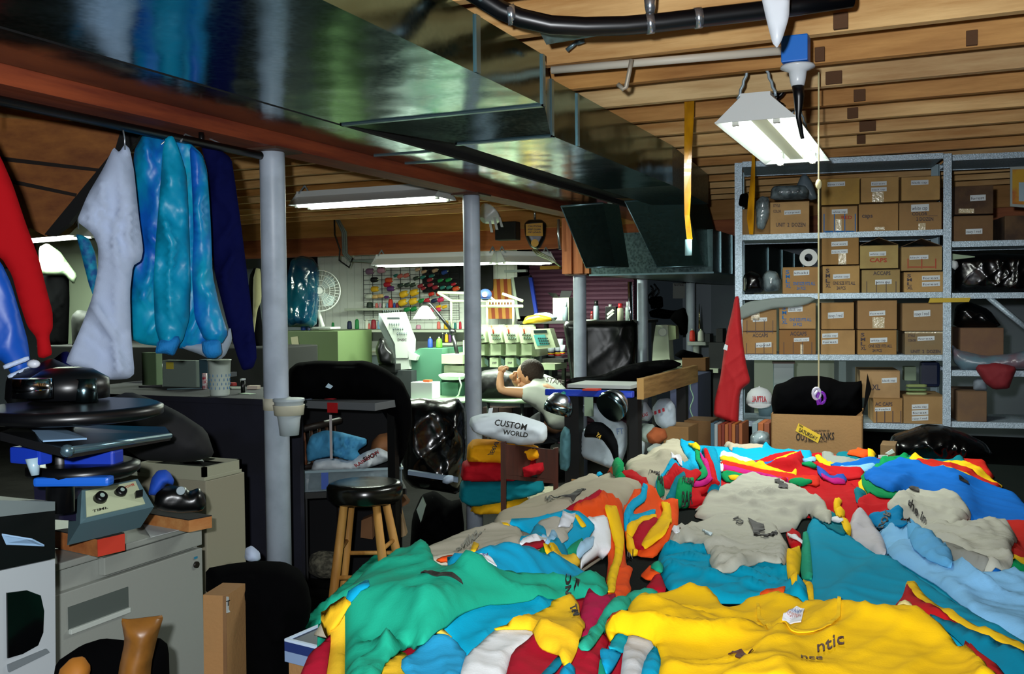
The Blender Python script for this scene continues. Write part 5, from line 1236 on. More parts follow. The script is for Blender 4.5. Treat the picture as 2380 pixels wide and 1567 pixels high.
garment([(-40,290),(4,370),(30,430),(60,520),(90,600),(110,680),(122,724),(123,762),(114,782),(122,824),(102,833),(88,830),(85,785),(64,760),(44,700),(28,640),(4,600),(-40,580)], 2.9, mat('red_fleece', '#b01018', .85, spec=.1), 'red sweatshirt sleeve hanging at the left picture edge', 'sweatshirt', 'red_sweatshirt', hook=(-20,262), seed=13, amp=.012)
vj = garment([(-40,560),(4,612),(26,660),(50,740),(64,790),(72,850),(75,876),(36,888),(10,842),(-40,820)], 2.75, satin('#0b4fb4'), 'blue varsity jacket sleeve with white cuff stripes at the left picture edge', 'jacket', 'varsity_jacket', hook=(-30,540), seed=14, amp=.010)
for a_ in ([(6,849),(66,827),(69,837),(10,860)], [(16,872),(70,850),(72,861),(22,884)]):
    pxpuff('cuff_stripe', a_, 2.71, mat('white_rib', '#b8c8e4', .8), vj, T=.012, wd=.008, amp=.001, s=.008)
garment([(176,545),(190,546),(208,556),(222,590),(228,640),(218,692),(206,660),(196,620),(186,580)], 3.85, mat('blue_pattern_cloth', '#0c5a9c', .7, mottle=(30, '#0aa0c0', .9)), 'blue and teal patterned shirt mostly hidden by the white t-shirt', hook=(182,520), seed=15, amp=.01)
# plywood under the stair with its black stringer
P = [D(-60,222,4.35), D(284,287,4.35), D(270,344,4.35), D(104,548,4.35), D(70,530,4.35), D(-60,545,4.35)]
P[0].z = min(P[0].z, HJ - .01)
t = thing('stair_underside', 'brown plywood underside of a stair at the upper left', 'stair', tuple(P[3]))
B().quadbox(P, _f * .02).build('plywood', wood('stair_plywood', '#7a4420', '#a86a30', 0,4), t)
for (a, c) in (((-30,360),(232,392)),((-30,405),(178,450))):
    B().quadbox([D(a[0], a[1], 4.34), D(c[0], c[1], 4.34), D(c[0] - 4, c[1] + 7,4.34), D(a[0], a[1] + 10,4.34)], _f * .005).build('batten', mat('dark_batten', '#1d120c', .8), t)
B().quadbox([D(284,290,4.3), D(335,305,4.3), D(300,345,4.3), D(160,520,4.3), D(122,548,4.3), D(103,545,4.3), D(268,345,4.3)], _f * .04).build('stringer', mat('black_stringer', '#050506', .8), t)
# ------------------------------------------------------------------ tall counter behind the first column
CZ = 1.065; CY = 3.85
cx0, cx1 = PY(90,915, CY).x, PY(872,937, CY).x; cpx = PY(690,1000, CY).x
t = thing('tall_counter', 'high dark blue-black work counter behind the first column', 'counter', ((cx0 + cx1) / 2, CY + .3,0))
M_navy = mat('dark_navy_panel', '#1b1c2b', .8, mottle=(5, '#101018', .6))
B().box((cx0, CY, CZ - .03),(cpx, CY + .6, CZ), bev=.003).box((cx0, CY + .6, CZ - .03),(PY(540,890, CY + 1.6).x, CY + 1.62, CZ)).build('worktop', M_navy, t)
B().box((cpx + .001, CY, CZ - .035),(cx1, CY + .32, CZ), bev=.003).build('worktop', mat('grey_worktop', '#5a5d60', .6), t)
B().box((cx0 + .02, CY + .02,.01),(cpx, CY + .05, CZ - .031)).build('front_panel', M_navy, t)
B().box((cx0 + .02, CY + .7,0),(PY(925,1000, CY + .7).x, CY + .73, CZ - .036)).build('back_panel', mat('counter_back', '#0b0b0f', .9), t)
for x in (cx1 - .04,): B().box((x - .02, CY + .2,0),(x + .02, CY + .24, CZ - .036)).build('leg', M_leg, t)
single(B().box((PY(762,935, CY).x, CY - .006, CZ - .05),(PY(785,935, CY).x, CY - .0005, CZ - .004)), 'red_tape', mat('red_tape', '#a81418', .5), 'piece of red tape on the counter edge', 'tape')
single(B().box((PY(768,950, CY).x, CY - .01,.80),(PY(773,950, CY).x, CY - .0065, CZ - .06)), 'hanging_rod', mat('striped_rod', '#b8b0b0', .5), 'thin pale rod hanging below the red tape', 'rod')
for (x, y, w_, c, l) in ((800,925,12, '#8f9fb8', 'small pale blue paper lying on the grey counter end'),(700,930,30, '#6a7888', 'grey paper sheet on the grey counter end'),(770,928,20, '#b02028', 'small red card on the grey counter end'),(735,924,16, '#9fb0c8', 'folded white paper beside the red card')):
    p = PZ(x, y, CZ); single(B().box((p.x - w_ * .0013, p.y - .02, CZ + .001),(p.x + w_ * .0013, p.y + .05, CZ + .006)), 'paper', mat('paper' + c, c, .7), l, 'paper')
def heap(px, d, m, label, cat, name, **k):
    k.setdefault('s', .02); k.setdefault('T', .12); k.setdefault('wd', .12); k.setdefault('amp', .02)
    o = pxpuff(name, px, d, m, **k); recenter(o); return tag(o, label, cat)
heap([(668,928),(670,860),(690,843),(740,838),(790,840),(850,838),(895,856),(935,885),(956,930),(958,985),(945,1050),(925,1090),(915,1000),(880,945),(800,928)], 4.75, M_blk, 'large heap of black fabric on the counter between the columns', 'fabric', 'black_fabric', amp=.025)
q = [D(756,900,4.58), D(768,904,4.58), D(774,898,4.58), D(763,891,4.58)]
single(B().quadbox(q, _f * .003), 'paper_tag', mat('blue_white_tag', '#a8c0d0', .6), 'small pale tag lying on the black fabric heap', 'tag')
# patterned cup and small tools on the counter
c = PZ(511,920, CZ); R = 26 / FPX * depth_of(c)
t = thing('paper_cup', 'tall white paper cup with rows of blue dots on the counter', 'cup', (c.x, c.y, CZ))
hC = 84 / FPX * depth_of(c)
B().lathe([(R * .82,0.001),(R * .84,.01),(R, hC - .006),(R * 1.06, hC - .004),(R * 1.06, hC),(R * .95, hC)], (c.x, c.y, CZ), seg=28).build('cup_body', mat('white_cup', '#c3d0c4', .5), t)
b = B(); fw = Vector((-c.x, -c.y, 0)).normalized(); fa = math.atan2(fw.y, fw.x)
for j in range(4):
    for i in range(-3,4):
        a = fa + (i + .5 * (j % 2)) * .42; z = CZ + .04 + j * .021; rr = R * (.84 + .16 * (z - CZ) / hC) + .001
        b.sphere((c.x + rr * math.cos(a), c.y + rr * math.sin(a), z),.0075,(.25,.25,1),8)
b.build('dots', mat('blue_dots', '#3a78b0', .5), t)
def cyl1(x, yt, yb, wpx, zb, name, m, label, cat, top=None, group=None, prof=None):
    p = PZ(x, yb, zb); k = depth_of(p) / FPX; r = wpx / 2 * k; h = (yb - yt) * k
    t = thing(name, label, cat, (p.x, p.y, zb), group)
    B().lathe([(u * r, v * h + .001) for u, v in (prof or [(1,0),(1,1)])], (p.x, p.y, zb), seg=16).build('body', m, t)
    if top: B().lathe([(top[0] * r, h * 1.0),(top[0] * r, h * (1 + top[1])),(top[0] * r * .5, h * (1 + top[1] * 1.15))], (p.x, p.y, zb), seg=12).build('cap', top[2], t)
    return t
cyl1(368,845,878,26, CZ, 'black_mug', mat('black_gloss', '#08090a', .3), 'small black mug in front of the grey note board', 'mug')
cyl1(565,884,914,10, CZ, 'push_tool', mat('black_gloss', '#08090a', .3), 'small black tool with a white head on the counter', 'tool', top=(1.3,.12, M_capw))
cyl1(476,868,905,12, CZ, 'striped_marker', mat('red_white_wrap', '#a02838', .5, mottle=(60, '#d8d8d8', .9)), 'red and white striped roll left of the paper cup', 'roll')
for (x0, x1, yt, yb, Y, c, l) in ((378,455,838,880,4.3, '#77867c', 'grey note board with a yellow note behind the black mug'),(330,362,820,880,4.35, '#5a7250', 'olive green file box left of the note board'),(463,482,836,868,4.28, '#33505a', 'narrow slate blue box left of the paper cup')):
    lo, hi = rb(x0, x1, yt, yb, Y, .05, CZ + .001); single(B().box(lo, hi, bev=.003), 'note_board', mat('note' + c, c, .7), l, 'board')
lo, hi = rb(386,403,842,858,4.299,.002); single(B().box(lo, hi), 'sticky_note', mat('yellow_note', '#c8b840', .7), 'yellow sticky note on the grey note board', 'note')
rs_ = np.random.RandomState(4)
for i, (x, y, c, l) in enumerate(((405,893, '#0b0b0c', 'black pliers lying among the tools on the counter'),(440,891, '#c8a838', 'yellow marker box lying before the note board'),(350,900, '#16181a', 'dark cable loop at the left of the counter'),(545,905, '#b8c4b0', 'pale plastic tray right of the paper cup'),(590,905, '#c8b8a8', 'cream folded card beside the first column'),(575,916, '#a8c0a8', 'pale green sheet of paper at the counter edge'),(430,905, '#45606a', 'grey-blue ruler lying along the counter edge'),(540,897, '#a83028', 'small red lid right of the paper cup'))):
    p = PZ(x, y, CZ); wx = (.05,.04,.06,.05,.03,.05,.09,.02)[i]
    m4 = Matrix.Translation((p.x, p.y, CZ)) @ Matrix.Rotation(rs_.rand() * 1.2 - .6,4, 'Z')
    single(B().box((-wx, -.02,.001),(wx, .02,(.015,.025,.01,.012,.02,.003,.006,.018)[i]), m4, bev=.001),('pliers', 'marker_box', 'cable', 'plastic_tray', 'card', 'paper', 'ruler', 'lid')[i], mat('tool' + c, c, .6), l, 'tool' if i in (0,6) else 'small item')
# cup taped to the first column
cz0 = PX(645,1016, XC + .09).z; cz1 = PX(645,930, XC + .09).z
pc = PX(646,970, XC + .11); fw = Vector((-c1.x, -c1.y, 0)).normalized(); pc = Vector((c1.x, c1.y, 0)) + fw * .02 + _r0 * .052 + fw * .06
t = thing('cup_holder', 'white plastic cup taped to the first steel column', 'cup', (pc.x, pc.y, cz0))
b = B(); b.lathe([(.040,0),(.046,.06),(.062, cz1 - cz0 - .012),(.066, cz1 - cz0 - .01),(.066, cz1 - cz0),(.056, cz1 - cz0)], (pc.x, pc.y, cz0), seg=24); b.build('cup_body', mat('frosted_cup', '#b4bfc4', .4), t)
b = B(); b.lathe([(.061,.085),(.0655, cz1 - cz0 - .03),(.067, cz1 - cz0 - .026)], (pc.x, pc.y, cz0), seg=24); b.build('masking_tape', mat('masking_tape', '#cfcab4', .6), t)
b = B(); b.lathe([(.0565,0),(.0565,.05)], (c1.x, c1.y, cz0 + .1), seg=24); b.build('masking_tape', mat('masking_tape', '#cfcab4', .6), t)
# ------------------------------------------------------------------ grey steel cabinet, near left
GXp = -2.27
g0 = PX(473,1212, GXp); GZ = g0.z; gy1 = g0.y; gy0 = 1.0
t = thing('grey_cabinet', 'grey steel cabinet with a lock and a recessed drawer handle, near left', 'cabinet', (GXp - .3,(gy0 + gy1) / 2,0))
M_cab = mat('warm_grey_enamel', '#8f938c', .45, bump=(120,.05))
zl = PX(300,1330, GXp).z
b = B()
b.box((GXp - .6, gy0,.03),(GXp - .03, gy1, GZ - .02)); b.box((GXp - .62, gy0, GZ - .02),(GXp, gy1 + .01, GZ), bev=.004)
b.build('cabinet_body', M_cab, t)
yc = PX(245,1300, GXp).y
z_a = PX(462,1274, GXp).z
b = B(); b.box((GXp - .029, yc, z_a + .006),(GXp - .004, gy1 - .004, GZ - .024), bev=.003); b.build('drawer_front', M_cab, t)
b = B(); b.box((GXp - .029, gy0,.06),(GXp - .004, gy1 - .004, z_a - .004), bev=.003); o = b.build('drawer_front', M_cab, t)
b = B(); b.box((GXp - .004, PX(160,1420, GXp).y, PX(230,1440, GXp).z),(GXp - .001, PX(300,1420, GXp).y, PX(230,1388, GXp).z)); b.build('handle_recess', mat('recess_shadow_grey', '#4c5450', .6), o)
b = B(); b.box((GXp - .004, PX(160,1420, GXp).y, PX(230,1440, GXp).z - .012),(GXp + .008, PX(300,1420, GXp).y, PX(230,1440, GXp).z + .003), bev=.002); b.build('handle', mat('handle_grey', '#b8bfb8', .4), o)
lk = PX(457,1313, GXp); b = B(); b.cyl(lk + Vector((-.006,0,0)), lk + Vector((.003,0,0)),.011); b.build('lock', mat('dark_lock', '#181410', .4), t)
b = B(); b.box((GXp - .003, lk.y - .008, lk.z + .02),(GXp - .0005, lk.y + .006, lk.z + .027)); b.build('name_plate', mat('blue_plate', '#2a7898', .4), t)
# objects on the cabinet
def topq(px, z): return [PZ(x, y, z) for x, y in px]
q = topq([(128,1240),(280,1238),(289,1262),(216,1282),(128,1256)], GZ)
def slab(px_top, z, h, name, m_side, m_top, label, cat, m_end=None):
    q = [PZ(x, y, z) for x, y in px_top]
    t = thing(name, label, cat, tuple(Vector((q[0].x, q[0].y, z - h))))
    b = B(); b.quadbox([Vector((v.x, v.y, z - h)) for v in q], (0,0, h - .003)); b.build('body', m_side, t)
    b = B(); b.quadbox([Vector((v.x, v.y, z - .003)) for v in q], (0,0,.003)); b.build('top_face', m_top, t)
    return t, q
M_red = mat('red_paint_end', '#c23a28', .5); M_bw = wood('block_wood', '#8a4a24', '#b4703a', 1)
t, q = slab([(126,1232),(206,1222),(289,1238),(226,1252)], GZ + .055,.053, 'sanding_block', M_bw, mat('black_felt', '#0c0b0b', .9), 'wooden block with black top and red end on the grey cabinet', 'block')
b = B(); a_, c_ = q[3], q[2]; b.quadbox([Vector((a_.x, a_.y, GZ + .003)), Vector((c_.x, c_.y, GZ + .003)), Vector((c_.x, c_.y, GZ + .052)), Vector((a_.x, a_.y, GZ + .052))], Vector((c_.y - a_.y, -(c_.x - a_.x),0)).normalized() * .002); b.build('red_end', M_red, t)
t, q = slab([(310,1172),(380,1165),(492,1182),(438,1192)], GZ + .062,.04, 'wood_board', wood('pine_board', '#b06c34', '#d09a5c', 1), mat('black_felt', '#0c0b0b', .9), 'pine board with black top sticking out over the grey cabinet', 'board')
t.location.z = GZ
def rbd(cx, cy, d, w, h, dp, rot, name, m, label, cat): pass
# flash cure controller
q = [D(190,1139,2.78), D(320,1113,2.92), D(358,1178,2.84), D(186,1218,2.70)]
t = thing('heater_control_box', 'control box with two black dials and a switch on the grey cabinet', 'control box', tuple(q[3]))
nn = (q[1] - q[0]).cross(q[3] - q[0]).normalized(); nn = nn if nn.dot(CAM - q[0]) > 0 else -nn
b = B(); b.quadbox(q, -nn * .10); b.build('case', mat('teal_grey_case', '#56727a', .5), t)
def QF(u, v): return (q[0] * (1 - u) + q[1] * u) * (1 - v) + (q[3] * (1 - u) + q[2] * u) * v
b = B(); b.quadbox([QF(.06,.07), QF(.93,.08), QF(.90,.86), QF(.08,.86)], nn * .003); b.build('face_plate', mat('pale_yellow_plate', '#b9c3a0', .5), t)
for u, v, r_ in ((.28,.42,.019),(.60,.38,.017)):
    c = QF(u, v); b = B(); b.cyl(c + nn * .003, c + nn * .022, r_, r_ * .8,20); k_ = b.build('dial', mat('black_dial', '#0a0a0b', .35), t)
    b = B(); b.cyl(c + nn * .022, c + nn * .024, r_ * .35, seg=12); b.build('dial_mark', mat('pale_dial_mark', '#9ab0a8', .4), k_)
c = QF(.86,.55); e1 = (q[1] - q[0]).normalized() * .011; e2 = (q[3] - q[0]).normalized() * .012
b = B(); b.quadbox([c - e1 - e2, c + e1 - e2, c + e1 + e2, c - e1 + e2], nn * .012); b.build('switch', mat('black_dial', '#0a0a0b', .35), t)
plane_text('TIME    TEMP', QF(.16,.78) + nn * .003, QF(.75,.72) + nn * .003, QF(.16,.70) + nn * .003, M_ink, t)
plane_text('POWER', QF(.72,.26) + nn * .003, QF(.88,.22) + nn * .003, QF(.72,.18) + nn * .003, mat('red_carton_ink', '#b04030', .8), t)
# purple-black body behind it and the press stacked above
single(B().quadbox([D(78,1128,2.75), D(192,1134,2.85), D(186,1212,2.75), D(84,1205,2.65)], _f * .18), 'machine_pedestal', mat('dark_violet_steel', '#1a1630', .5), 'dark violet steel base under the press, left of the control box', 'machine base')
pr = thing('printing_press', 'black screen printing press with chrome and blue parts at the left', 'printing press', tuple(D(140,1200,2.6)))
MB = mat('press_black', '#08090c', .35, spec=.6)
cc = D(170,955,2.5)
B().lathe([(.19,-.02),(.215,-.012),(.215,.008),(.20,.015)], (cc.x, cc.y, cc.z), seg=40).build('platen', MB, pr)
cc2 = D(185,1018,2.55)
B().quadbox([D(0,1004,2.3), D(62,984,2.6), D(384,992,3.0), D(396,1008,2.95), D(158,1046,2.3)], (0,0,-.02)).build('platen', MB, pr)
b = B(); b.cyl(D(156,1048,2.28), D(394,1013,2.95),.009, seg=10); b.build('rail', mat('steel_rail', '#7da0b0', .25,.8), pr)
b = B(); b.sphere(D(156,1048,2.27),.015, seg=12); b.build('rail_end', mat('steel_rail', '#7da0b0', .25,.8), pr)
b = B(); b.cyl(D(75,925,2.42), D(75,880,2.42),.046,.044,24); b.build('chrome_drum', mat('chrome', '#cfd8e4', .12,1), pr)
b = B(); b.cyl(D(195,935,2.55), D(195,880,2.55),.035,.03,20); b.build('chrome_knob', mat('chrome_dark', '#6f8890', .2,1), pr)
b = B(); b.lathe([(.10,0),(.10,.05),(.06,.075),(.03,.08)], D(160,925,2.6), seg=28); b.build('hub_cover', MB, pr)
b = B(); b.cyl(D(140,1190,2.6), D(140,960,2.6),.035, seg=20); b.build('pedestal', MB, pr)
b = B(); b.quadbox([D(208,926,2.75), D(298,930,2.85), D(276,958,2.6), D(210,958,2.55)], (0,0,.006)); b.build('platen_reflection', mat('navy_reflection', '#16265c', .3), pr)  # navy slab painted in as a reflection on the platen
b = B(); b.box((-.075,-.03,-.03),(.075,.03,.03), Matrix.Translation(D(212,1070,2.6)) @ Matrix.Rotation(.35,4, 'Z'), bev=.008); b.build('blue_clamp', mat('royal_plastic', '#1738b0', .4), pr)
b = B(); b.box((-.095,-.02,-.012),(.095,.02,.012), Matrix.Translation(D(172,1118,2.5)) @ Matrix.Rotation(.42,4, 'Z'), bev=.008); b.build('blue_clamp', mat('bright_blue_plastic', '#1c64d0', .35), pr)
b = B(); b.box((-.05,-.02,-.02),(.05,.02,.02), Matrix.Translation(D(72,1058,2.4)), bev=.006); b.build('blue_clamp', mat('royal_plastic', '#1738b0', .4), pr)
b = B(); b.cyl(D(76,1065,2.37), D(82,1105,2.37),.017,.009,14); b.build('clamp_screw', mat('pale_plastic', '#a8c4d0', .3), pr)
b = B(); b.lathe([(.12,-.02),(.14,-.005),(.14,.012),(.12,.02)], D(195,1090,2.62), seg=32); b.build('lower_platen', MB, pr)
b = B(); b.sphere(D(78,846,2.5),.014,(1.3,1,.8),12); b.build('white_knob', mat('white_knob', '#c8ccd8', .3), pr)
q = [PZ(60,990, D(100,1010,2.45).z), PZ(130,992, D(100,1010,2.45).z), PZ(200,1018, D(100,1010,2.45).z), PZ(100,1026, D(100,1010,2.45).z)]
q = [D(66,994,2.5), D(140,996,2.6), D(202,1022,2.38), D(100,1028,2.3)]
single(B().quadbox(q, (0,0,.004)), 'paper', mat('pale_blue_paper', '#86a8c8', .6), 'pale blue paper lying on the lower press platen', 'paper')
# black stuff behind the press filling to the counter
heap([(10,935),(14,880),(40,860),(80,850),(120,832),(160,850),(212,862),(222,880),(226,930),(200,945),(60,950)], 2.75, MB, 'black rubber cover bunched on top of the printing press', 'cover', 'rubber_cover', T=.08, amp=.015)
heap([(226,1000),(240,930),(300,910),(360,930),(420,960),(480,1000),(500,1060),(440,1075),(330,1070),(300,1050)], 3.4, mat('dark_coat', '#08080d', .8), 'dark coat lying between the press and the counter', 'coat', 'dark_coat', T=.10)
# black hand-held thing, blue cloth
t = thing('tape_dispenser', 'black tape dispenser with a silver disc on the pine board', 'tape dispenser', tuple(D(420,1186,3.05)))
pxpuff('body', [(356,1180),(362,1148),(378,1134),(400,1128),(430,1132),(440,1142),(462,1134),(474,1148),(480,1172),(470,1188),(420,1192),(380,1188)], 3.05, mat('black_gloss', '#08090a', .3), t, T=.04, wd=.03, amp=.004, s=.008)
B().cyl(D(420,1141,3.01), D(420,1141,2.99),.014,.012,18).build('silver_disc', mat('dull_disc', '#8a9aa0', .6), t)
heap([(344,1150),(352,1112),(366,1094),(386,1092),(396,1100),(405,1116),(402,1128),(388,1124),(378,1136),(362,1152)], 3.12, mat('royal_cloth', '#1a4fc0', .7), 'crumpled royal blue cloth behind the tape dispenser', 'cloth', 'blue_cloth', T=.03, wd=.03, s=.01)
for k_, (px, c, l) in enumerate((([(130,1300),(300,1262),(300,1268),(130,1310)], '#9aa8b0', 'x'),)): pass
q = topq([(330,1218),(385,1204),(462,1222),(350,1250)], GZ)
single(B().quadbox(q, (0,0,.002)), 'paper', mat('paper_white', '#b4bab8', .7), 'white paper lying on the grey cabinet top before the pine board', 'paper')
# beige cabinet further back with a lidded box on top
C0 = D(475,1087,3.62); bxX = C0.x
yE = PX(562,1080, bxX).y; xL = PY(318,1076, C0.y).x
t = thing('beige_cabinet', 'beige steel cabinet behind the grey one, left of the first column', 'cabinet', (bxX - .2, C0.y, 0))
zt2 = PX(475,1120, bxX).z
M_bei = mat('beige_enamel', '#8f8a76', .55)
B().box((xL - .1, C0.y + .01,0),(bxX - .004, yE + .02, zt2), bev=.004).build('body', M_bei, t)
t = thing('lidded_tray', 'beige tray with dark inside and papers on the beige cabinet', 'tray', (bxX - .2, C0.y, zt2))
b = B(); b.box((xL, C0.y, zt2 + .001),(bxX, yE, C0.z - .035), bev=.003); b.build('body', mat('tray_beige', '#9c9c86', .5), t)
b = B()
for lo, hi in (((xL, C0.y, C0.z - .036),(bxX, C0.y + .015, C0.z)),((bxX - .015, C0.y, C0.z - .036),(bxX, yE, C0.z)),((xL, yE - .015, C0.z - .036),(bxX, yE, C0.z)),((xL, C0.y, C0.z - .036),(xL + .015, yE, C0.z))): b.box(lo, hi)
b.build('rim', mat('tray_beige', '#9c9c86', .5), t)
b = B(); b.box((xL + .015, C0.y + .015, C0.z - .035),(bxX - .015, yE - .015, C0.z - .012)); b.build('inside', M_blk, t)
q = [PZ(418,1062, C0.z - .005), PZ(465,1063, C0.z - .005), PZ(474,1074, C0.z - .005), PZ(424,1072, C0.z - .005)]
single(B().quadbox(q, (0,0,.003)), 'paper', mat('paper_white', '#b4bab8', .7), 'white paper lying in the beige tray', 'paper')
heap([(568,1300),(570,1275),(585,1268),(604,1284),(606,1300),(590,1310)], 3.75, mat('white_cotton', '#b9c6e0', .85), 'white crumpled cloth on the floor beside the first column', 'cloth', 'white_cloth', T=.04, wd=.03, s=.012)
# computer monitor at the lower left
t = thing('crt_monitor', 'old beige computer monitor with black screen at the lower left', 'monitor', tuple(D(60,1567,2.2)))
mx = PX(128,1400,-2.05)
MX = -2.03
def MQ(px, py): return PX(px, py, MX)
def slabX(px4, th, m, name, dx=0): return B().quadbox([MQ(x, y) + Vector((dx, 0,0)) for x, y in px4], (th, 0,0)).build(name, m, t)
M_mon = mat('monitor_beige', '#a9b0b4', .45)
slabX([(-60,1340),(128,1300),(130,1640),(-60,1760)], -.25, M_mon, 'housing')
ring = [(14,1378),(60,1372),(92,1384),(100,1420),(98,1470),(86,1500),(50,1520),(16,1530)]
slabX(ring, .004, mat('dark_glass', '#050607', .12, spec=.8), 'screen', .0)
slabX([(16,1545),(105,1508),(112,1516),(18,1562)], .006, mat('monitor_vent', '#6c7478', .5), 'vent', .0)
b = B(); b.quadbox([MQ(-60,1210), MQ(128,1188), MQ(128,1298), MQ(-60,1338)], (-.2,0,0)); 
single(b, 'black_printer', mat('press_black', '#08090c', .35), 'black machine housing standing on the monitor at the lower left', 'machine')
b = B(); b.quadbox([MQ(-60,1162), MQ(128,1166), MQ(128,1187), MQ(-60,1208)], (-.22,0,0))
single(b, 'grey_case', mat('grey_lid', '#6f7a7a', .5), 'grey lid lying on the black machine at the lower left', 'lid')
q = [MQ(0,1240) + Vector((.006,0,0)), MQ(40,1248) + Vector((.05,0,0)), MQ(68,1262) + Vector((.05,0,0)), MQ(10,1262) + Vector((.006,0,0))]
single(B().quadbox(q, (0,0,-.004)), 'paper', mat('pale_blue_paper', '#86a8c8', .6), 'pale blue paper scrap on the black machine at the left edge', 'paper')
# bags and cartons on the floor, lower left
heap([(281,1438),(300,1440),(350,1434),(381,1430),(366,1480),(352,1540),(345,1640),(270,1640),(275,1560),(290,1490)], 2.35, mat('brown_leather', '#8a5a22', .4, mottle=(6, '#3a2410', .8)), 'brown and gold folded bag standing before the grey cabinet', 'bag', 'brown_bag', T=.04, wd=.04, amp=.01)
heap([(120,1600),(130,1540),(190,1500),(240,1484),(300,1490),(370,1482),(392,1500),(396,1640),(120,1660)], 2.45, M_blk, 'black cloth bundle around the brown bag at the lower left', 'cloth', 'black_cloth', T=.07, amp=.02)
heap([(135,1560),(165,1530),(195,1526),(212,1550),(200,1600),(140,1620)], 2.28, mat('orange_cloth', '#a8691c', .7), 'orange cloth corner at the bottom edge left of the brown bag', 'cloth', 'orange_cloth', T=.03, wd=.03)
heap([(478,1322),(540,1310),(600,1304),(660,1306),(698,1324),(716,1360),(724,1400),(720,1440),(700,1475),(690,1560),(688,1640),(560,1660),(552,1500),(548,1400),(478,1382)], 3.0, M_blk, 'big black garment bag standing at the foot of the first column', 'bag', 'garment_bag', T=.14, wd=.10, amp=.03)
lo = D(478,1390,2.75); t = thing('cardboard_box', 'upright carton with a white label between the cabinet and the black bag', 'box', (lo.x, lo.y, 0))
q = [D(472,1640,2.75), D(528,1640,2.75), D(526,1385,2.75), D(472,1383,2.75)]
q[0].z = q[1].z = .01
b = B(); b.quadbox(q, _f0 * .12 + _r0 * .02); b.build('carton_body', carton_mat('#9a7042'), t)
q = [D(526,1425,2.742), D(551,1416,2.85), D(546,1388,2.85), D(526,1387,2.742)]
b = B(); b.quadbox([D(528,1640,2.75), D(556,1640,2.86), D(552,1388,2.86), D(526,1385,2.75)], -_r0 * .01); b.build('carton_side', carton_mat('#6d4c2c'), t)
l_ = B().quadbox(q, _r0 * .002 - _f0 * .002).build('paper_label', M_wl, t)
plane_text('THE', q[0] + Vector((.003,-.004,.02)), q[1] + Vector((.003,-.004,.02)), q[0] + Vector((.003,-.004,.035)), M_ink, l_)
# printing frame on a carton at the near left corner of the table
TF = D(700,1500,2.3)
zf = TF.z
q = [PZ(661,1487, zf), PZ(735,1505, zf), PZ(860,1475, zf), PZ(756,1446, zf)]
t = thing('blue_frame_tray', 'shallow frame tray, navy above and grey-blue below, by the green shirt', 'tray', (q[0].x, q[0].y, zf - .06))
b = B(); b.quadbox([v - Vector((0,0,.052)) for v in q], (0,0,.025)); b.build('lower_edge', mat('grey_blue_side', '#7d93b4', .5), t)
b = B(); b.quadbox([v - Vector((0,0,.0265)) for v in q], (0,0,.022)); b.build('upper_edge', mat('navy_side', '#1e3066', .5), t)
cq = sum(q, Vector()) / 4
b = B()
for i in range(4):
    a, c = q[i], q[(i + 1) % 4]; a2 = a + (cq - a) * .13; c2_ = c + (cq - c) * .13
    b.quadbox([a - Vector((0,0,.004)), c - Vector((0,0,.004)), c2_ - Vector((0,0,.004)), a2 - Vector((0,0,.004))], (0,0,.006))
b.build('rim', mat('pale_rim', '#b9cbe0', .5), t)
b = B(); b.quadbox([v + (cq - v) * .13 - Vector((0,0,.004)) for v in q], (0,0,.002)); b.build('mesh_panel', mat('navy_mesh', '#101a38', .5), t)
b = B(); z_ = zf - .054; k = [Vector((v.x, v.y, .01)) + (Vector((cq.x, cq.y, .01)) - Vector((v.x, v.y, .01))) * .1 for v in q]; b.quadbox(k, (0,0, z_ - .012))
single(b, 'cardboard_box', carton_mat('#9a7042'), 'carton carrying the blue frame tray at the near table corner', 'box')
# ================================================================== sewing corner at the back
M_cream = mat('machine_cream', '#a6b092', .45)
M_crm2 = mat('machine_white', '#b2b9b2', .45)
M_grn = mat('machine_green', '#44735c', .5)
M_met = mat('bright_steel', '#b0b8b8', .25,.9)
def lbx(x0, x1, yt, yb, Y, dy, name, m, parent, zb=None, bev=.003):
    lo, hi = rb(x0, x1, yt, yb, Y, dy, zb); return B().box(lo, hi, bev=bev).build(name, m, parent)
# blue-black window opening in the grey wall
W0 = PY(664,760, YW); W1 = PY(742,573, YW)
wd = structure(B().box((W0.x - .06, YW - .012, W0.z),(W1.x + .03, YW - .001, W1.z + .03)), 'window_1', mat('window_frame_grey', '#3a4248', .6))
B().box((W0.x - .02, YW - .016, W0.z + .03),(W1.x, YW - .0125, W1.z)).build('pane', mat('dark_pane', '#0c1824', .08, spec=.9), wd)
structure(B().box((PY(650,600, YW).x, YW - .02,0),(PY(662,600, YW).x, YW - .001, HJ + .1)), 'trim_3', mat('dark_trim', '#2a2c30', .7))
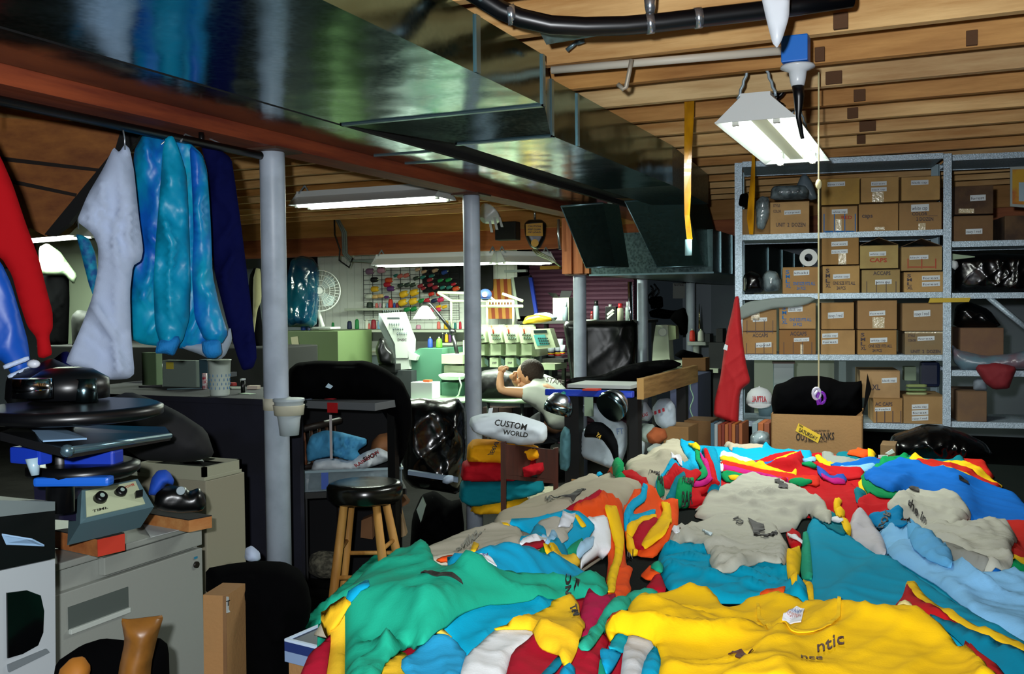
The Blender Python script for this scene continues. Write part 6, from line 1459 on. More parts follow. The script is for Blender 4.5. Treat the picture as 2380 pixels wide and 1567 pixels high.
# thread shelf: two white boards with cones
SH1Y, SH1Z = 9.22, None
z1_ = PY(930,767,9.22).z; z2_ = PY(930,716,9.4).z
def board(x0, x1, z, Y, dy, label, m=None, name='wall_shelf'):
    a = PY(x0,700, Y); c = PY(x1,700, Y)
    return single(B().box((a.x, Y, z - .025),(c.x, Y + dy, z), bev=.002), name, m or mat('white_board', '#b6beac', .6), label, 'shelf')
board(766,1076, z1_, 9.22,.42, 'long white shelf of thread cones behind the embroidery machines')
board(800,925, z2_, 9.42,.22, 'short white shelf holding small thread cones left of the rack')
single(B().box((PY(785,700,9.6).x, 9.6,.0),(PY(1076,700,9.6).x, 9.64, z1_ - .03)), 'white_board', mat('white_board2', '#c2cabc', .6), 'white board standing below the long thread shelf', 'board')
names = {'#8d6a86': 'mauve', '#c08aa0': 'pink', '#0c0c0e': 'black', '#c8481c': 'orange-red', '#d8a818': 'yellow', '#5a2a6a': 'purple', '#c9cfc0': 'white', '#d8b070': 'cream', '#c8645a': 'salmon', '#b0102a': 'red', '#0f7a3c': 'green', '#1a6a62': 'teal', '#1a3f8f': 'blue', '#c8285a': 'magenta', '#8a1a2a': 'burgundy', '#6a9ab8': 'pale blue', '#c8a080': 'beige', '#101c40': 'navy', '#5aa02a': 'lime green', '#26362c': 'dark green', '#c82818': 'bright red'}
_cone_me = {}
def cone_mesh(col, r, h):
    key = (col, round(r, 3), round(h, 3))
    if key not in _cone_me:
        b = B(); b.lathe([(r * .92,.0),(r, h * .12),(r * .86, h * .72),(r * .5, h * .86)], seg=12); b.bm.normal_update()
        me = bpy.data.meshes.new('thread_cone'); b.bm.to_mesh(me); b.bm.free(); me.materials.append(mat('thread' + col, col, .55, bump=(300,.3,(.1,.1,1))))
        b = B(); b.lathe([(r * .4,-.004),(r * .4, h * .0)], seg=10); b.lathe([(r * .3, h * .84),(r * .24, h),(r * .2, h * 1.0)], seg=10)
        m2 = bpy.data.meshes.new('cone_core'); b.bm.to_mesh(m2); b.bm.free(); m2.materials.append(mat('spool_core', '#b8c4a8', .5))
        _cone_me[key] = (me, m2)
    return _cone_me[key]
cnt_ = {}
def cone(p, r, h, col, where, axis=(0,0,1), group='thread cones'):
    me, m2 = cone_mesh(col, r, h)
    o = bpy.data.objects.new('thread_cone', me); COL.objects.link(o); o.location = p
    o.rotation_mode = 'XYZ'; o.rotation_euler = Vector(axis).to_track_quat('Z', 'Y').to_euler()
    c = bpy.data.objects.new('cone_core', m2); COL.objects.link(c); c.parent = o
    lab = names[col] + ' thread cone ' + where
    return tag(o, lab, 'thread cone', group)
ordn = ['first', 'second', 'third', 'fourth', 'fifth', 'sixth', 'seventh', 'eighth', 'ninth', 'tenth', 'eleventh', 'twelfth', 'thirteenth', 'fourteenth', 'fifteenth', 'sixteenth']
# wire grid rack on the wall
Yr = 9.56
a = PY(846,745, Yr); c = PY(1066,618, Yr)
t = thing('wire_rack', 'black wire grid on the wall filled with pegged thread cones', 'rack', ((a.x + c.x) / 2, Yr, a.z))
b = B(); z = a.z
while z < c.z: b.box((a.x, Yr - .003, z),(c.x, Yr + .003, z + .005)); z += .05
x = a.x
while x < c.x: b.box((x, Yr - .006, a.z),(x + .005, Yr, c.z)); x += .12
b.build('wire_grid', mat('black_wire', '#14161a', .5), t)
B().box((a.x + .75, Yr + .006, a.z + .3),(c.x + .4, Yr + .02, c.z + .1)).build('backing', mat('black_backing', '#08090a', .8), t)
Z4 = lambda zx, zy: (550 + zx / 3.917,400 + zy / 3.917)
rows = [[(1222,905, '#8d6a86', 1.5),(1328,893, '#c08aa0', 1.5),(1655,885, '#c8a080', .8),(1712,905, '#c8a080', .8),(1812,895, '#c8a080', .9),(1900,910, '#1a3f8f', 1.)],
        [(1262,980, '#0c0c0e', 1.3),(1395,985, '#c8481c', 1.3),(1496,945, '#c8645a', 1),(1552,938, '#c8645a', 1),(1455,940, '#1a6a62', .7),(1640,965, '#26362c', .9),(1700,955, '#1a6a62', .8),(1780,945, '#1a6a62', .8)],
        [(1268,1065, '#d8a818', 1.4),(1412,1062, '#5a2a6a', 1.3),(1380,1025, '#b0102a', 1.2),(1500,1030, '#26362c', 1),(1560,1025, '#26362c', 1),(1610,1025, '#26362c', 1),(1765,980, '#8a1a2a', .9),(1860,985, '#0f7a3c', .8),(1935,980, '#0f7a3c', .9)],
        [(1212,1132, '#c9cfc0', 1.3),(1268,1135, '#d8b070', 1),(1318,1128, '#d8b070', 1),(1372,1138, '#5a2a6a', .7),(1680,1035, '#8a1a2a', .9),(1770,1025, '#8a1a2a', .9),(1705,1058, '#8a1a2a', .7),(1815,1048, '#8a1a2a', .9),(1880,1050, '#1a6a62', .8),(1940,1048, '#1a6a62', .8),(2005,1060, '#c8481c', 1.1)],
        [(1532,1108, '#d8a818', 1.6),(1626,1094, '#d8a818', 1.6),(1780,1108, '#c82818', .9),(1850,1105, '#c82818', .9),(1980,1020, '#b0102a', .7)],
        [(1522,1186, '#d8a818', 1.6),(1618,1174, '#d8a818', 1.6),(1690,1170, '#0f7a3c', 1),(1738,1168, '#b0102a', 1.1),(1806,1170, '#101c40', 1),(1865,1160, '#c8285a', 1.1)],
        [(1560,1250, '#0f7a3c', 1.1),(1620,1245, '#0f7a3c', 1.1),(1770,1262, '#c8285a', 1.2),(1840,1252, '#c8285a', 1.1),(1845,1225, '#d8a818', .8),(1900,1225, '#d8a818', .8)]]
for ri, row in enumerate(rows):
    for ci, (zx, zy, col, k) in enumerate(sorted(row)):
        x, y = Z4(zx, zy); h = .085 * k ** .6; r = .024 * k
        if zx > 1440: axis = Vector((.93,-.25,.22))
        else: axis = Vector((1,-.2,.03))
        p = PY(x, y, Yr - .05 - (.03 if zx > 1440 else 0)) - axis.normalized() * h * .5
        cone(p, r, h, col, 'pegged on the wire rack, %s row, %s from left' % (ordn[ri], ordn[ci]), axis, 'thread cones pegged on the wire rack')
for ci, (zx, wz, ht, col) in enumerate([(608,48,105, '#1a3f8f'),(652,40,95, '#101c40'),(877,28,70, '#0f7a3c'),(1028,46,85, '#101c40'),(1096,40,105, '#0f7a3c'),(1185,44,95, '#c9cfc0'),(1208,26,60, '#c8645a'),(1248,52,100, '#8a1a2a'),(1296,30,85, '#6a9ab8'),(1548,46,90, '#0f7a3c'),(1655,50,45, '#c08aa0'),(1840,36,80, '#c8645a'),(1908,46,90, '#d8a818'),(1952,26,75, '#1a3f8f'),(1990,26,70, '#1a6a62'),(2036,26,80, '#b0102a')]):
    x = 550 + zx / 3.917; p = PZ(x, 768, z1_); p = PY(x, 766,9.36); p.z = z1_ + .005
    if zx < 700: p = PY(x, 768,8.0)
    k = depth_of(p) / FPX / 3.917
    if zx < 700:
        p.z = PY(720,770,7.9).z + .005
    cone(p, wz / 2 * k, ht * k, col, ('on the green cabinet, ' if zx < 700 else 'on the long white shelf, ') + ordn[ci] + ' from left', group='thread cones standing on the shelves')
for ci, (zx, wz, ht, col) in enumerate([(1212,60,60, '#26362c'),(1275,30,50, '#c8645a'),(1306,26,50, '#c08aa0'),(1340,26,50, '#c9cfc0'),(1372,24,50, '#6a9ab8'),(1402,44,90, '#c82818'),(1436,24,50, '#1a3f8f'),(1462,28,50, '#8a1a2a')]):
    x = 550 + zx / 3.917; p = PY(x, 716,9.5); p.z = z2_ + .005; k = depth_of(p) / FPX / 3.917
    cone(p, wz / 2 * k, ht * k, col, 'on the short upper shelf, ' + ordn[ci] + ' from left', group='thread cones standing on the shelves')
# long machine table with red cones
TY = 8.75; zt_ = PY(850,818, TY).z
a = PY(770,818, TY - .1); c = PY(960,818, TY - .1)
t = thing('machine_table', 'white machine table carrying the red and orange thread cones', 'table', ((a.x + c.x) / 2, TY, 0))
B().box((a.x, TY - .1, zt_ - .03),(c.x, TY + .35, zt_), bev=.003).build('tabletop', mat('white_board', '#b6beac', .6), t)
B().box((a.x + .05, TY, .0),(a.x + .1, TY + .05, zt_ - .031)).build('leg', M_met, t); B().box((c.x - .1, TY, .0),(c.x - .05, TY + .05, zt_ - .031)).build('leg', M_met, t)
B().box((a.x, TY - .08, zt_ - .25),(c.x - .1, TY - .06, zt_ - .031)).build('apron', mat('apron_grey', '#8fa0a0', .6), t)
Z5 = lambda zx, zy: (800 + zx / 3.482,550 + zy / 3.482)
for ci, (zx, zb, wz, ht, col) in enumerate([(62,910,48,105, '#c82818'),(122,910,56,115, '#c8481c'),(188,912,66,105, '#b0102a')]):
    x, y = Z5(zx, zb); p = PY(x, y, TY + .05); p.z = zt_ + .005; k = depth_of(p) / FPX / 3.482
    cone(p, wz / 2 * k, ht * k, col, 'large, standing on the machine table, ' + ordn[ci] + ' of three', group='large thread cones on the machine table')
# pedestal fan
t = thing('desk_fan', 'white round fan standing on the green cabinet', 'fan', tuple(PY(735,765,8.1)))
fc = PY(742,676,8.1); Rf = 48 / FPX * depth_of(fc)
fa = (CAM - fc).normalized(); fa.z = 0; fa.normalize()
b = B(); e1 = fa.cross(Vector((0,0,1))).normalized(); e2 = Vector((0,0,1))
for rr, off in ((1,0),(.99,.05),(.75,.07),(.5,.08),(.25,.085)):
    b.tube([fc + fa * (off + 0) + (e1 * math.cos(u) + e2 * math.sin(u)) * Rf * rr for u in np.linspace(0,6.283,33)], .006 if rr > .9 else .0025,6)
for k in range(36):
    u = k * 2 * math.pi / 36; b.tube([fc + fa * (.05 + .035 * (1 - s_)) + (e1 * math.cos(u) + e2 * math.sin(u)) * Rf * s_ for s_ in (.12,.5,.99)], .002,4)
b.build('grille', mat('fan_white', '#c9cdc8', .4), t)
b = B(); b.cyl(fc + fa * .08, fc + fa * .095, Rf * .16, seg=20); b.build('hub_badge', mat('fan_white', '#c9cdc8', .4), t)
for k in range(4):
    u = k * math.pi / 2 + .4; b = B(); d1 = e1 * math.cos(u) + e2 * math.sin(u); d2 = e1 * math.cos(u + .9) + e2 * math.sin(u + .9)
    b.quadbox([fc + fa * .02, fc + fa * .01 + d1 * Rf * .85, fc + fa * .03 + (d1 + d2) * Rf * .52, fc + fa * .04 + d2 * Rf * .8], fa * .004); b.build('blade', mat('fan_blade', '#9aa8a8', .3), t)
b = B(); b.cyl(fc - fa * .10, fc + fa * .0, Rf * .3, seg=18); b.build('motor', mat('fan_white', '#c9cdc8', .4), t)
b = B(); bz = PY(745,765,8.1).z; b.tube([fc - fa * .05, fc - fa * .06 + Vector((-.02,0,-.2)), Vector((fc.x - .0, fc.y + .05, bz + .02))], .022,8); b.box((fc.x - .09, fc.y - .05, bz),(fc.x + .16, fc.y + .12, bz + .02), bev=.005); b.build('stand', mat('fan_white', '#c9cdc8', .4), t)
# green metal cabinet with paper, boxes beside it
M_gcab = mat('olive_green_cabinet', '#53663f', .55)
gl, gh = rb(640,785,770,860,7.9,.6)
gz = PY(720,770,7.9).z
t = thing('green_cabinet', 'olive green metal cabinet with a paper taped on, behind the first column', 'cabinet', ((gl[0] + gh[0]) / 2,8.1,0))
B().box((gl[0], 7.9,0),(gh[0], 8.5, gz), bev=.005).build('body', M_gcab, t)
q = [PY(x, y, 7.897) for x, y in ((676,784),(692,782),(698,822),(682,826))]
B().quadbox(q, (0,-.002,0)).build('paper', mat('cream_paper', '#bdb898', .7), t)
cyl1(722,752,768,10, gz, 'small_jar', mat('grey_jar', '#7a8078', .5), 'small jar at the foot of the round fan', 'jar')
q = [PY(662,690,8.2), PY(675,668,8.2), PY(712,722,8.2), PY(700,742,8.2)]
b = B(); b.quadbox(q, (.02,.12,.02)); single(b, 'tilted_box', mat('cream_carton', '#b8ae80', .7), 'cream carton tilted on the green cabinet before the glossy teal bag', 'box')
o = pxpuff('plastic_bag', [(663,760),(668,640),(676,604),(700,594),(728,600),(742,622),(742,700),(735,762)], 9.6, mat('teal_glossy_bag', '#0d4a5c', .12, spec=.9, bump=(6,.8), mottle=(4, '#0a2a4a', .9)), s=.03, T=.10, wd=.12, amp=.02); recenter(o); tag(o, 'glossy teal plastic bag standing before the dark window', 'plastic bag')
heap([(580,640),(592,620),(604,650),(602,690),(610,760),(612,812),(585,812),(570,760),(575,700)], 8.2, M_blk, 'dark clothes heap between the navy jacket and the first column', 'clothes', 'dark_clothes', T=.08)
heap([(588,650),(595,622),(606,626),(608,700),(598,720),(588,800)], 8.1, mat('tan_cloth', '#8f8a66', .8), 'small tan cloth bundle left of the first column', 'cloth', 'tan_cloth', T=.05)
# pale partition and odd things seen between the hanging garments
single(B().box((PY(84,560,7.6).x, 7.6,0),(PY(226,560,7.6).x, 7.65, PY(150,548,7.6).z)), 'partition_board', mat('pale_green_board', '#a6b49a', .6), 'pale green partition board seen left of the white t-shirt', 'board')
heap([(98,640),(112,625),(160,632),(162,700),(158,814),(100,814)], 9.0, M_blk, 'black bag standing before the pale partition on the left', 'bag', 'black_bag', T=.1)
heap([(90,575),(110,565),(140,585),(150,600),(180,640),(172,662),(150,640),(120,640),(92,640)], 8.9, mat('pale_wrap', '#9cae90', .5, mottle=(12, '#2f4a36', .8)), 'crumpled pale wrapping on top of the black bag at the left', 'wrapping', 'pale_wrap', T=.05, wd=.05)
heap([(165,735),(180,720),(215,725),(226,760),(222,812),(168,812)], 8.7, mat('dark_things', '#101412', .7), 'dark bundle behind the white t-shirt at the left', 'bundle', 'dark_bundle', T=.08)
heap([(120,838),(150,815),(190,830),(200,870),(140,880)], 4.4, mat('navy_cotton', '#161a5c', .85, spec=.1), 'navy cloth bundle between the press and the white t-shirt', 'cloth', 'navy_cloth', T=.06)
single(B().box((PY(84,800,6.3).x, 6.3,0),(PY(625,800,6.3).x, 6.95, PY(350,806,6.3).z), bev=.01).box((PY(84,800,6.3).x, 6.96,0),(PY(590,800,7.75).x, 7.75, PY(350,806,6.3).z), bev=.01), 'dark_workbench', mat('bench_dark', '#0b0c0d', .8), 'long dark bench behind the hanging garments', 'bench')
# single head embroidery machine
t = thing('embroidery_machine', 'white single-head embroidery machine with a slanted needle case', 'embroidery machine', tuple(PY(915,870,8.3)))
Y1 = 8.3
def YP(px4, Y, dy, name, m, parent, off=(0,0,0)): return B().quadbox([PY(x, y, Y) for x, y in px4], (0, dy, 0)).build(name, m, parent)
nc = YP([(882,728),(926,726),(950,790),(948,832),(920,832),(918,800),(893,752)], Y1,.14, 'needle_case', M_crm2, t)
YP([(880,728),(890,748),(914,800),(918,860),(905,860),(902,806),(880,756)], Y1 + .14,.12, 'arm', mat('machine_grey', '#9aa4a8', .5), t)
YP([(920,833),(950,833),(952,858),(920,860)], Y1 + .01,.16, 'head_lower', M_crm2, t)
for r_ in range(3):
    for k in range(5):
        x = 906 + r_ * 9 + k * 5.2; y = 752 + r_ * 11
        B().cyl(PY(x, y, Y1), PY(x, y + 3, Y1 - .03),.007,.005,8).build('tension_knob', mat('dark_knob', '#5a6468', .3,.6), t)
for k in range(8): B().cyl(PY(892 + k * 5,728, Y1 + .02), PY(891 + k * 5,722, Y1),.005, seg=6).build('thread_guide', mat('dark_knob', '#5a6468', .3,.6), t)
plane_text('barudan', PY(926,796, Y1 - .002), PY(946,796, Y1 - .002), PY(926,788, Y1 - .002), M_ink, t) if False else None
plane_text('DNSIC', PY(924,793, Y1), PY(945,793, Y1), PY(924,787, Y1), M_ki, t)
YP([(900,738),(928,738),(929,741),(901,741)], Y1 - .004,.004, 'slot', mat('dark_knob', '#5a6468', .3,.6), t)
YP([(948,815),(970,828),(966,838),(950,836)], Y1,.1, 'side_tray', M_crm2, t)
heap([(872,812),(882,786),(896,786),(902,806),(916,818),(918,850),(880,848)], 9.5, mat('black_gloss', '#08090a', .3), 'black sewing machine head beside the white single-head machine', 'sewing machine', 'black_machine', T=.06, wd=.04, amp=.008)
lbx(880,918,846,866, Y1 - .1,.3, 'base', mat('press_black', '#08090c', .35), t)
B().box((PY(880,866,8.2).x, 8.25,.0),(PY(950,866,8.2).x, 8.6, PY(915,862,8.2).z)).build('machine_stand', mat('dark_stand', '#22282a', .7), t)
# green machine cabinet, white box and tubes
t = thing('machine_cabinet', 'sea green machine cabinet under the desk lamp', 'machine cabinet', tuple(PY(990,925,8.35)))
gz0 = PY(985,928,8.35).z
YP([(953,826),(974,810),(1028,811),(1024,928),(952,928)], 8.35,.5, 'body', M_grn, t)
lbx(1026,1075,824,846,8.3,.45, 'arm', M_cream, t); lbx(1028,1078,850,878,8.4,.3, 'tray', M_cream, t)
lbx(1026,1064,890,922,8.32,.4, 'drive_box', M_grn, t)
b = B().lathe([(.10,0),(.13,.03),(.13,.045),(.1,.055)], PY(1052,882,8.25), seg=24); b.build('hoop', mat('white_cloth_hoop', '#cfd6d0', .6), t)
b = B().tube([PY(1067,878,8.1), PY(1072,895,8.1), PY(1066,918,8.1), PY(1058,926,8.1)], .007,6); b.build('white_cable', M_crm2, t)
B().box((PY(953,928,8.35).x, 8.35,0),(PY(1075,928,8.35).x, 8.8, gz0 - .001)).build('stand', mat('dark_stand', '#22282a', .7), t)
# tabletop in front with the white box
a = PZ(945,929, gz0); 
t = thing('work_bench', 'green-edged work bench top with a white box on it', 'bench', tuple(Vector((PY(1010,930,7.95).x, 8.1,0))))
gb = PY(1000,930,7.9).z
B().box((PY(944,930,7.9).x, 7.9, gb - .02),(PY(1076,930,7.9).x, 8.34, gb), bev=.004).build('benchtop', mat('pale_green_edge', '#8fae8c', .5), t)
for x_ in (955,1066): B().box((PY(x_, 930,7.95).x - .02,7.95,0),(PY(x_, 930,7.95).x + .02,7.99, gb - .021)).build('leg', M_leg, t)
bx1(955,1004,889,928,7.96,.16, 'white_box', mat('white_card_box', '#bfc4c4', .6), 'white cardboard box with an orange top patch on the bench', 'box', zb=gb + .001)
lo, hi = rb(983,998,885,889,7.98,.06); single(B().box((lo[0], 7.98, PY(980,889,7.96).z + .002),(hi[0], 8.04, PY(980,889,7.96).z + .02)), 'orange_tape', mat('orange_tape', '#c85a2c', .5), 'small orange roll on top of the white box', 'tape')
def conesat(lst, Y, z, grp, txt):
    for ci, (x, yb, w_, ht, col) in enumerate(lst):
        p = PY(x, yb, Y); p.z = z + .005; k = depth_of(p) / FPX; cone(p, w_ / 2 * k, ht * k, col, txt % ordn[ci], group=grp)
zc_ = PY(985,810,8.5).z
conesat([(1000,806,13,26, '#1a3f8f'),(1021,808,15,26, '#5aa02a')], 8.5, zc_, 'thread cones on the sea green cabinet', 'on the sea green cabinet, %s from the left')
zs2 = PY(1035,797,9.1).z
board(1020,1062, zs2,9.05,.58, 'small white ledge behind the sea green cabinet', name='ledge')
conesat([(1029,797,11,22, '#0c0c0e'),(1038,797,9,22, '#d8a818'),(1046,797,7,22, '#5a2a6a')], 9.1, zs2, 'thread cones on the small ledge', 'on the small ledge, %s from the left')
# desk lamp
t = thing('desk_lamp', 'black jointed desk lamp with a white bell shade', 'lamp', tuple(PY(1074,862,8.45)))
P = [PY(984,705,8.45), PY(1000,706,8.45), PY(1052,772,8.45), PY(1060,812,8.45), PY(1074,860,8.45)]
B().tube(P[:3], .016,8).build('arm', mat('press_black', '#08090c', .35), t); B().tube(P[2:], .02,8).build('arm', mat('press_black', '#08090c', .35), t)
b = B(); b.sphere(P[2], .035, seg=10); b.build('joint', mat('press_black', '#08090c', .35), t)
sc_ = PY(988,742,8.45); b = B(); b.lathe([(.025,.13),(.05,.11),(.115,.01),(.12,0),(.11,0.005)][::-1], sc_, seg=24); b.build('lamp_shade', mat('shade_white', '#c8cfc0', .4), t)
b = B(); b.lathe([(.10,.004),(.10,.012)], sc_, seg=24); b.build('shade_inside', mat('shade_blue', '#8fa8b8', .3), t)
B().box((P[4].x - .03, P[4].y - .03, P[4].z - .03),(P[4].x + .03, P[4].y + .03, P[4].z)).build('clamp', mat('press_black', '#08090c', .35), t)
# multi-head embroidery machine
t = thing('multihead_machine', 'cream four-head embroidery machine with red levers and green key panel', 'embroidery machine', tuple(PY(1180,900,8.5)))
Ym = 8.45
lbx(1076,1246,792,828, Ym + .02,.35, 'main_beam', M_cream, t)
for k, x in enumerate((1098,1136,1172,1208)):
    YP([(x - 4,762),(x + 24,760),(x + 32,796),(x + 2,798)], Ym - .12,.13, 'needle_case', M_cream, t)
    YP([(x - 2,756),(x + 22,755),(x + 24,760),(x - 2,762)], Ym - .10,.14, 'thread_tray', mat('tray_green', '#6a8062', .5), t)
    for r_ in range(2):
        for j in range(4): B().cyl(PY(x + 7 + j * 5.2 + r_ * 3,776 + r_ * 9, Ym - .12), PY(x + 7 + j * 5.2 + r_ * 3,779 + r_ * 9, Ym - .15),.009,.006,8).build('tension_knob', mat('green_knob', '#3f5a48', .4), t)
    B().tube([PY(x + 6,758, Ym - .13), PY(x + 10,768, Ym - .16), PY(x + 11,776, Ym - .14)], .008,6).build('red_lever', mat('red_lever', '#d03a20', .4), t)
    lbx(x + 4, x + 28,800,826, Ym - .08,.12, 'head_cover', M_cream, t)
    lbx(x + 2, x + 22,832,854, Ym - .06,.12, 'needle_housing', M_cream, t)
    YP([(x + 24,828),(x + 36,838),(x + 36,852),(x + 26,842)], Ym, .02, 'side_plate', mat('plate_blue_grey', '#788e90', .4), t)
    plane_text('SWF', PY(x + 8,846, Ym - .061), PY(x + 18,846, Ym - .061), PY(x + 8,841, Ym - .061), M_ki, t)
YP([(1234,766),(1278,764),(1292,808),(1244,812)], Ym - .15,.10, 'control_panel', M_cream, t)
YP([(1240,779),(1266,778),(1276,802),(1248,804)], Ym - .156,.005, 'key_field', mat('teal_keys', '#3f8a88', .4), t)
YP([(1240,768),(1270,767),(1272,774),(1241,775)], Ym - .156,.005, 'display', mat('dark_display', '#202c2c', .2), t)
for r_ in range(3):
    for k in range(5): lo, hi = rb(1250 + k * 5 + r_ * 2,1253 + k * 5 + r_ * 2,785 + r_ * 6,788 + r_ * 6, Ym - .16,.004); B().box(lo, hi).build('key', mat('key_dark', '#22302c', .4), t)
lbx(1245,1290,846,860, Ym - .1,.3, 'table_wing', M_cream, t)
B().box((PY(1080,900, Ym).x, Ym + .1,0),(PY(1250,900, Ym).x, Ym + .5, PY(1180,828, Ym).z)).build('machine_base', mat('dark_stand', '#22282a', .7), t)
# thread stand above it
t2 = thing('thread_stand', 'cream tubular thread stand above the four-head machine', 'thread stand', tuple(PY(1130,760,8.6)))
b = B()
for a_, c_ in (((1018,680),(1050,700)),((1050,700),(1195,700)),((1105,712),(1215,712)),((1168,683),(1215,700)),((1018,680),(1130,683)),((1130,683),(1150,700))):
    b.cyl(PY(*a_, 8.6), PY(*c_, 8.6),.014, seg=8)
for x_ in (1049,1132,1193): b.cyl(PY(x_, 700,8.6), PY(x_, 765,8.6),.011, seg=8)
b.build('frame', M_cream, t2)
for k in range(9): B().cyl(PY(1135 + k * 7,708,8.55), PY(1135 + k * 7,700,8.55),.008,.004,8).build('spool_pin', mat('pale_pin', '#c8d0b8', .4), t2)
t3 = thing('baseball_cap', 'navy cap with a white and red badge hanging on the thread stand', 'cap', tuple(PY(1130,690,8.5)))
cpp = PY(1128,685,8.5); B().sphere(cpp, .062,(1,1,.9),16).build('crown', mat('navy_cap', '#16305a', .7), t3)
B().cyl(cpp + Vector((.02,-.055,0)), cpp + Vector((.024,-.064,0)),.025, seg=14).build('badge', mat('badge', '#c84840', .6, mottle=(40, '#d8d8d8', .9)), t3)
B().hexa([cpp + Vector(v) for v in ((-.06,-.05,-.04),(.07,-.12,-.04),(.07,-.02,-.04),(-.05,.02,-.04))], [cpp + Vector(v) for v in ((-.06,-.05,-.034),(.07,-.12,-.034),(.07,-.02,-.034),(-.05,.02,-.034))]).build('brim', mat('navy_cap', '#16305a', .7), t3)
# slatted wooden frame bundle and boards by the siding
t = thing('wood_bundle', 'bundle of orange-brown wood slats leaning on the back wall', 'wood slats', tuple(PY(1165,740,9.5)))
for k in range(7):
    x0 = 1129 + k * 8.2
    B().quadbox([PY(x0 + 6,741,9.44), PY(x0 + 14,741,9.44), PY(x0 + 8,648,9.62), PY(x0,649,9.62)], (0,.015,0)).build('slat', mat('slat%d' % (k % 2),('#b07c34', '#8a3c1c')[k % 2], .6), t)
B().quadbox([PY(1201,742,9.42), PY(1208,742,9.42), PY(1194,645,9.6), PY(1188,645,9.6)], (0,.02,0)).build('pale_edge', mat('pale_edge', '#a8b4a0', .5), t)
b = B(); b.quadbox([PY(1208,735,9.4), PY(1246,735,9.4), PY(1232,640,9.6), PY(1194,645,9.6)], (0,.04,0)); single(b, 'black_board', mat('black_board', '#0a0b0e', .7), 'black board leaning beside the wood slats', 'board')
b = B(); b.quadbox([PY(1243,735,9.36), PY(1250,735,9.36), PY(1236,645,9.56), PY(1228,645,9.56)], (0,.03,0)); single(b, 'blue_board', mat('blue_board', '#17308f', .5), 'narrow royal blue board leaning beside the black one', 'board')
# shelf below with boxes, packages, cans
zs = PY(1400,746,8.9).z
ST0, ST1 = PY(1205,750,8.9).x, PY(1482,750,8.9).x
t = thing('storage_rack', 'dark rack along the purple siding, partly under black plastic', 'rack', ((ST0 + ST1) / 2,9.1,0))
B().box((ST0,8.85, zs - .025),(ST1,9.6, zs), bev=.002).build('rack_top', mat('dark_shelf', '#20201e', .7), t)
for x in (ST0 + .03, ST1 - .03):
    for y in (8.88,9.55): B().box((x - .02, y - .02,0),(x + .02, y + .02, zs - .026)).build('leg', M_leg, t)
B().box((ST0,8.87, zs - .55),(ST1,9.58, zs - .53)).build('rack_shelf', mat('dark_shelf', '#20201e', .7), t)
o = pxpuff('yellow_package', [(1213,754),(1222,736),(1250,730),(1280,738),(1284,746),(1250,752)], 9.2, mat('yellow_plastic_wrap', '#c8960e', .35), s=.015, T=.05, wd=.04, amp=.006); recenter(o); tag(o, 'yellow wrapped package on the rack before the purple siding', 'package')
o = pxpuff('film_bundle', [(1236,736),(1245,728),(1275,726),(1296,738),(1290,746),(1262,740)], 9.3, M_film, s=.015, T=.03, wd=.03, amp=.01); recenter(o); tag(o, 'crumpled clear film lying on the yellow package', 'plastic film')
bl, bh = rb(1285,1322,692,748,9.1,.2, zs + .001)
t = thing('white_carton', 'pale grey carton with black open flaps on the rack', 'box', (bl[0], bl[1], zs))
B().box(bl, bh, bev=.003).build('carton_body', mat('pale_carton', '#a4aa98', .6), t)
B().quadbox([PY(1285,692,9.1), PY(1300,692,9.1), PY(1292,682,9.0), PY(1272,680,9.0)], (0,.006,0)).build('flap', mat('black_board', '#0a0b0e', .7), t)
B().quadbox([PY(1300,692,9.15), PY(1324,692,9.15), PY(1330,676,9.15),(PY(1305,676,9.15))], (0,.006,0)).build('flap', mat('black_board', '#0a0b0e', .7), t)
def can(x, yt, yb, w_, col, capc, lab, Y=9.0, sh=None):
    p = PY(x, yb, Y); k = depth_of(p) / FPX; r = w_ / 2 * k; h = (yb - yt) * k
    t = thing('spray_can', lab, 'can', (p.x, Y, zs), 'cans on the dark rack')
    B().lathe([(r, .001),(r, h * .68),(r * .8, h * .74)], (p.x, Y, zs), seg=16).build('can_body', mat('can' + col, col, .35), t)
    B().lathe([(r * .72, h * .74),(r * .7, h),(r * .3, h)], (p.x, Y, zs), seg=14).build('cap', mat('can' + capc, capc, .4), t)
can(1314,702,746,13, '#8a9aa0', '#a8b4b8', 'silver spray can beside the pale grey carton')
can(1386,697,744,13, '#8fa0a8', '#0a0a0c', 'spray can with a pale label and a black cap on the rack')
can(1376,722,744,8, '#5a1a1c', '#8a1a1c', 'small dark red bottle beside the black-capped can')
can(1442,704,744,15, '#a8a890', '#b01820', 'spray can with a red cap on the rack')
can(1461,700,744,15, '#8a9894', '#a8b0b0', 'silver spray can nearest the chrome tube')
bl, bh = rb(1407,1431,713,745,9.0,.08, zs + .001)
t = thing('thinner_tin', 'black rectangular tin with a white slash design', 'can', (bl[0], 9.0, zs), 'cans on the dark rack')
B().box(bl, bh, bev=.003).build('tin_body', mat('black_tin', '#08080a', .3), t)
for k in range(2): B().quadbox([PY(x, y, 8.999) for x, y in ((1410,738 - k * 8),(1424,726 - k * 8),(1428,728 - k * 6),(1412,742 - k * 8))], (0,-.001,0)).build('white_slash', mat('white_board', '#b6beac', .6), t)
B().cyl(PY(1419,713,9.04), PY(1419,708,9.04),.018, seg=12).build('cap', mat('cap_grey', '#a0a8a0', .4), t)
single(B().lathe([(.06,.001),(.06,.012)], (PY(1372,744,8.95).x, 8.95, zs), seg=18), 'white_dish', mat('white_board', '#b6beac', .6), 'small pale dish at the left of the cans', 'dish')
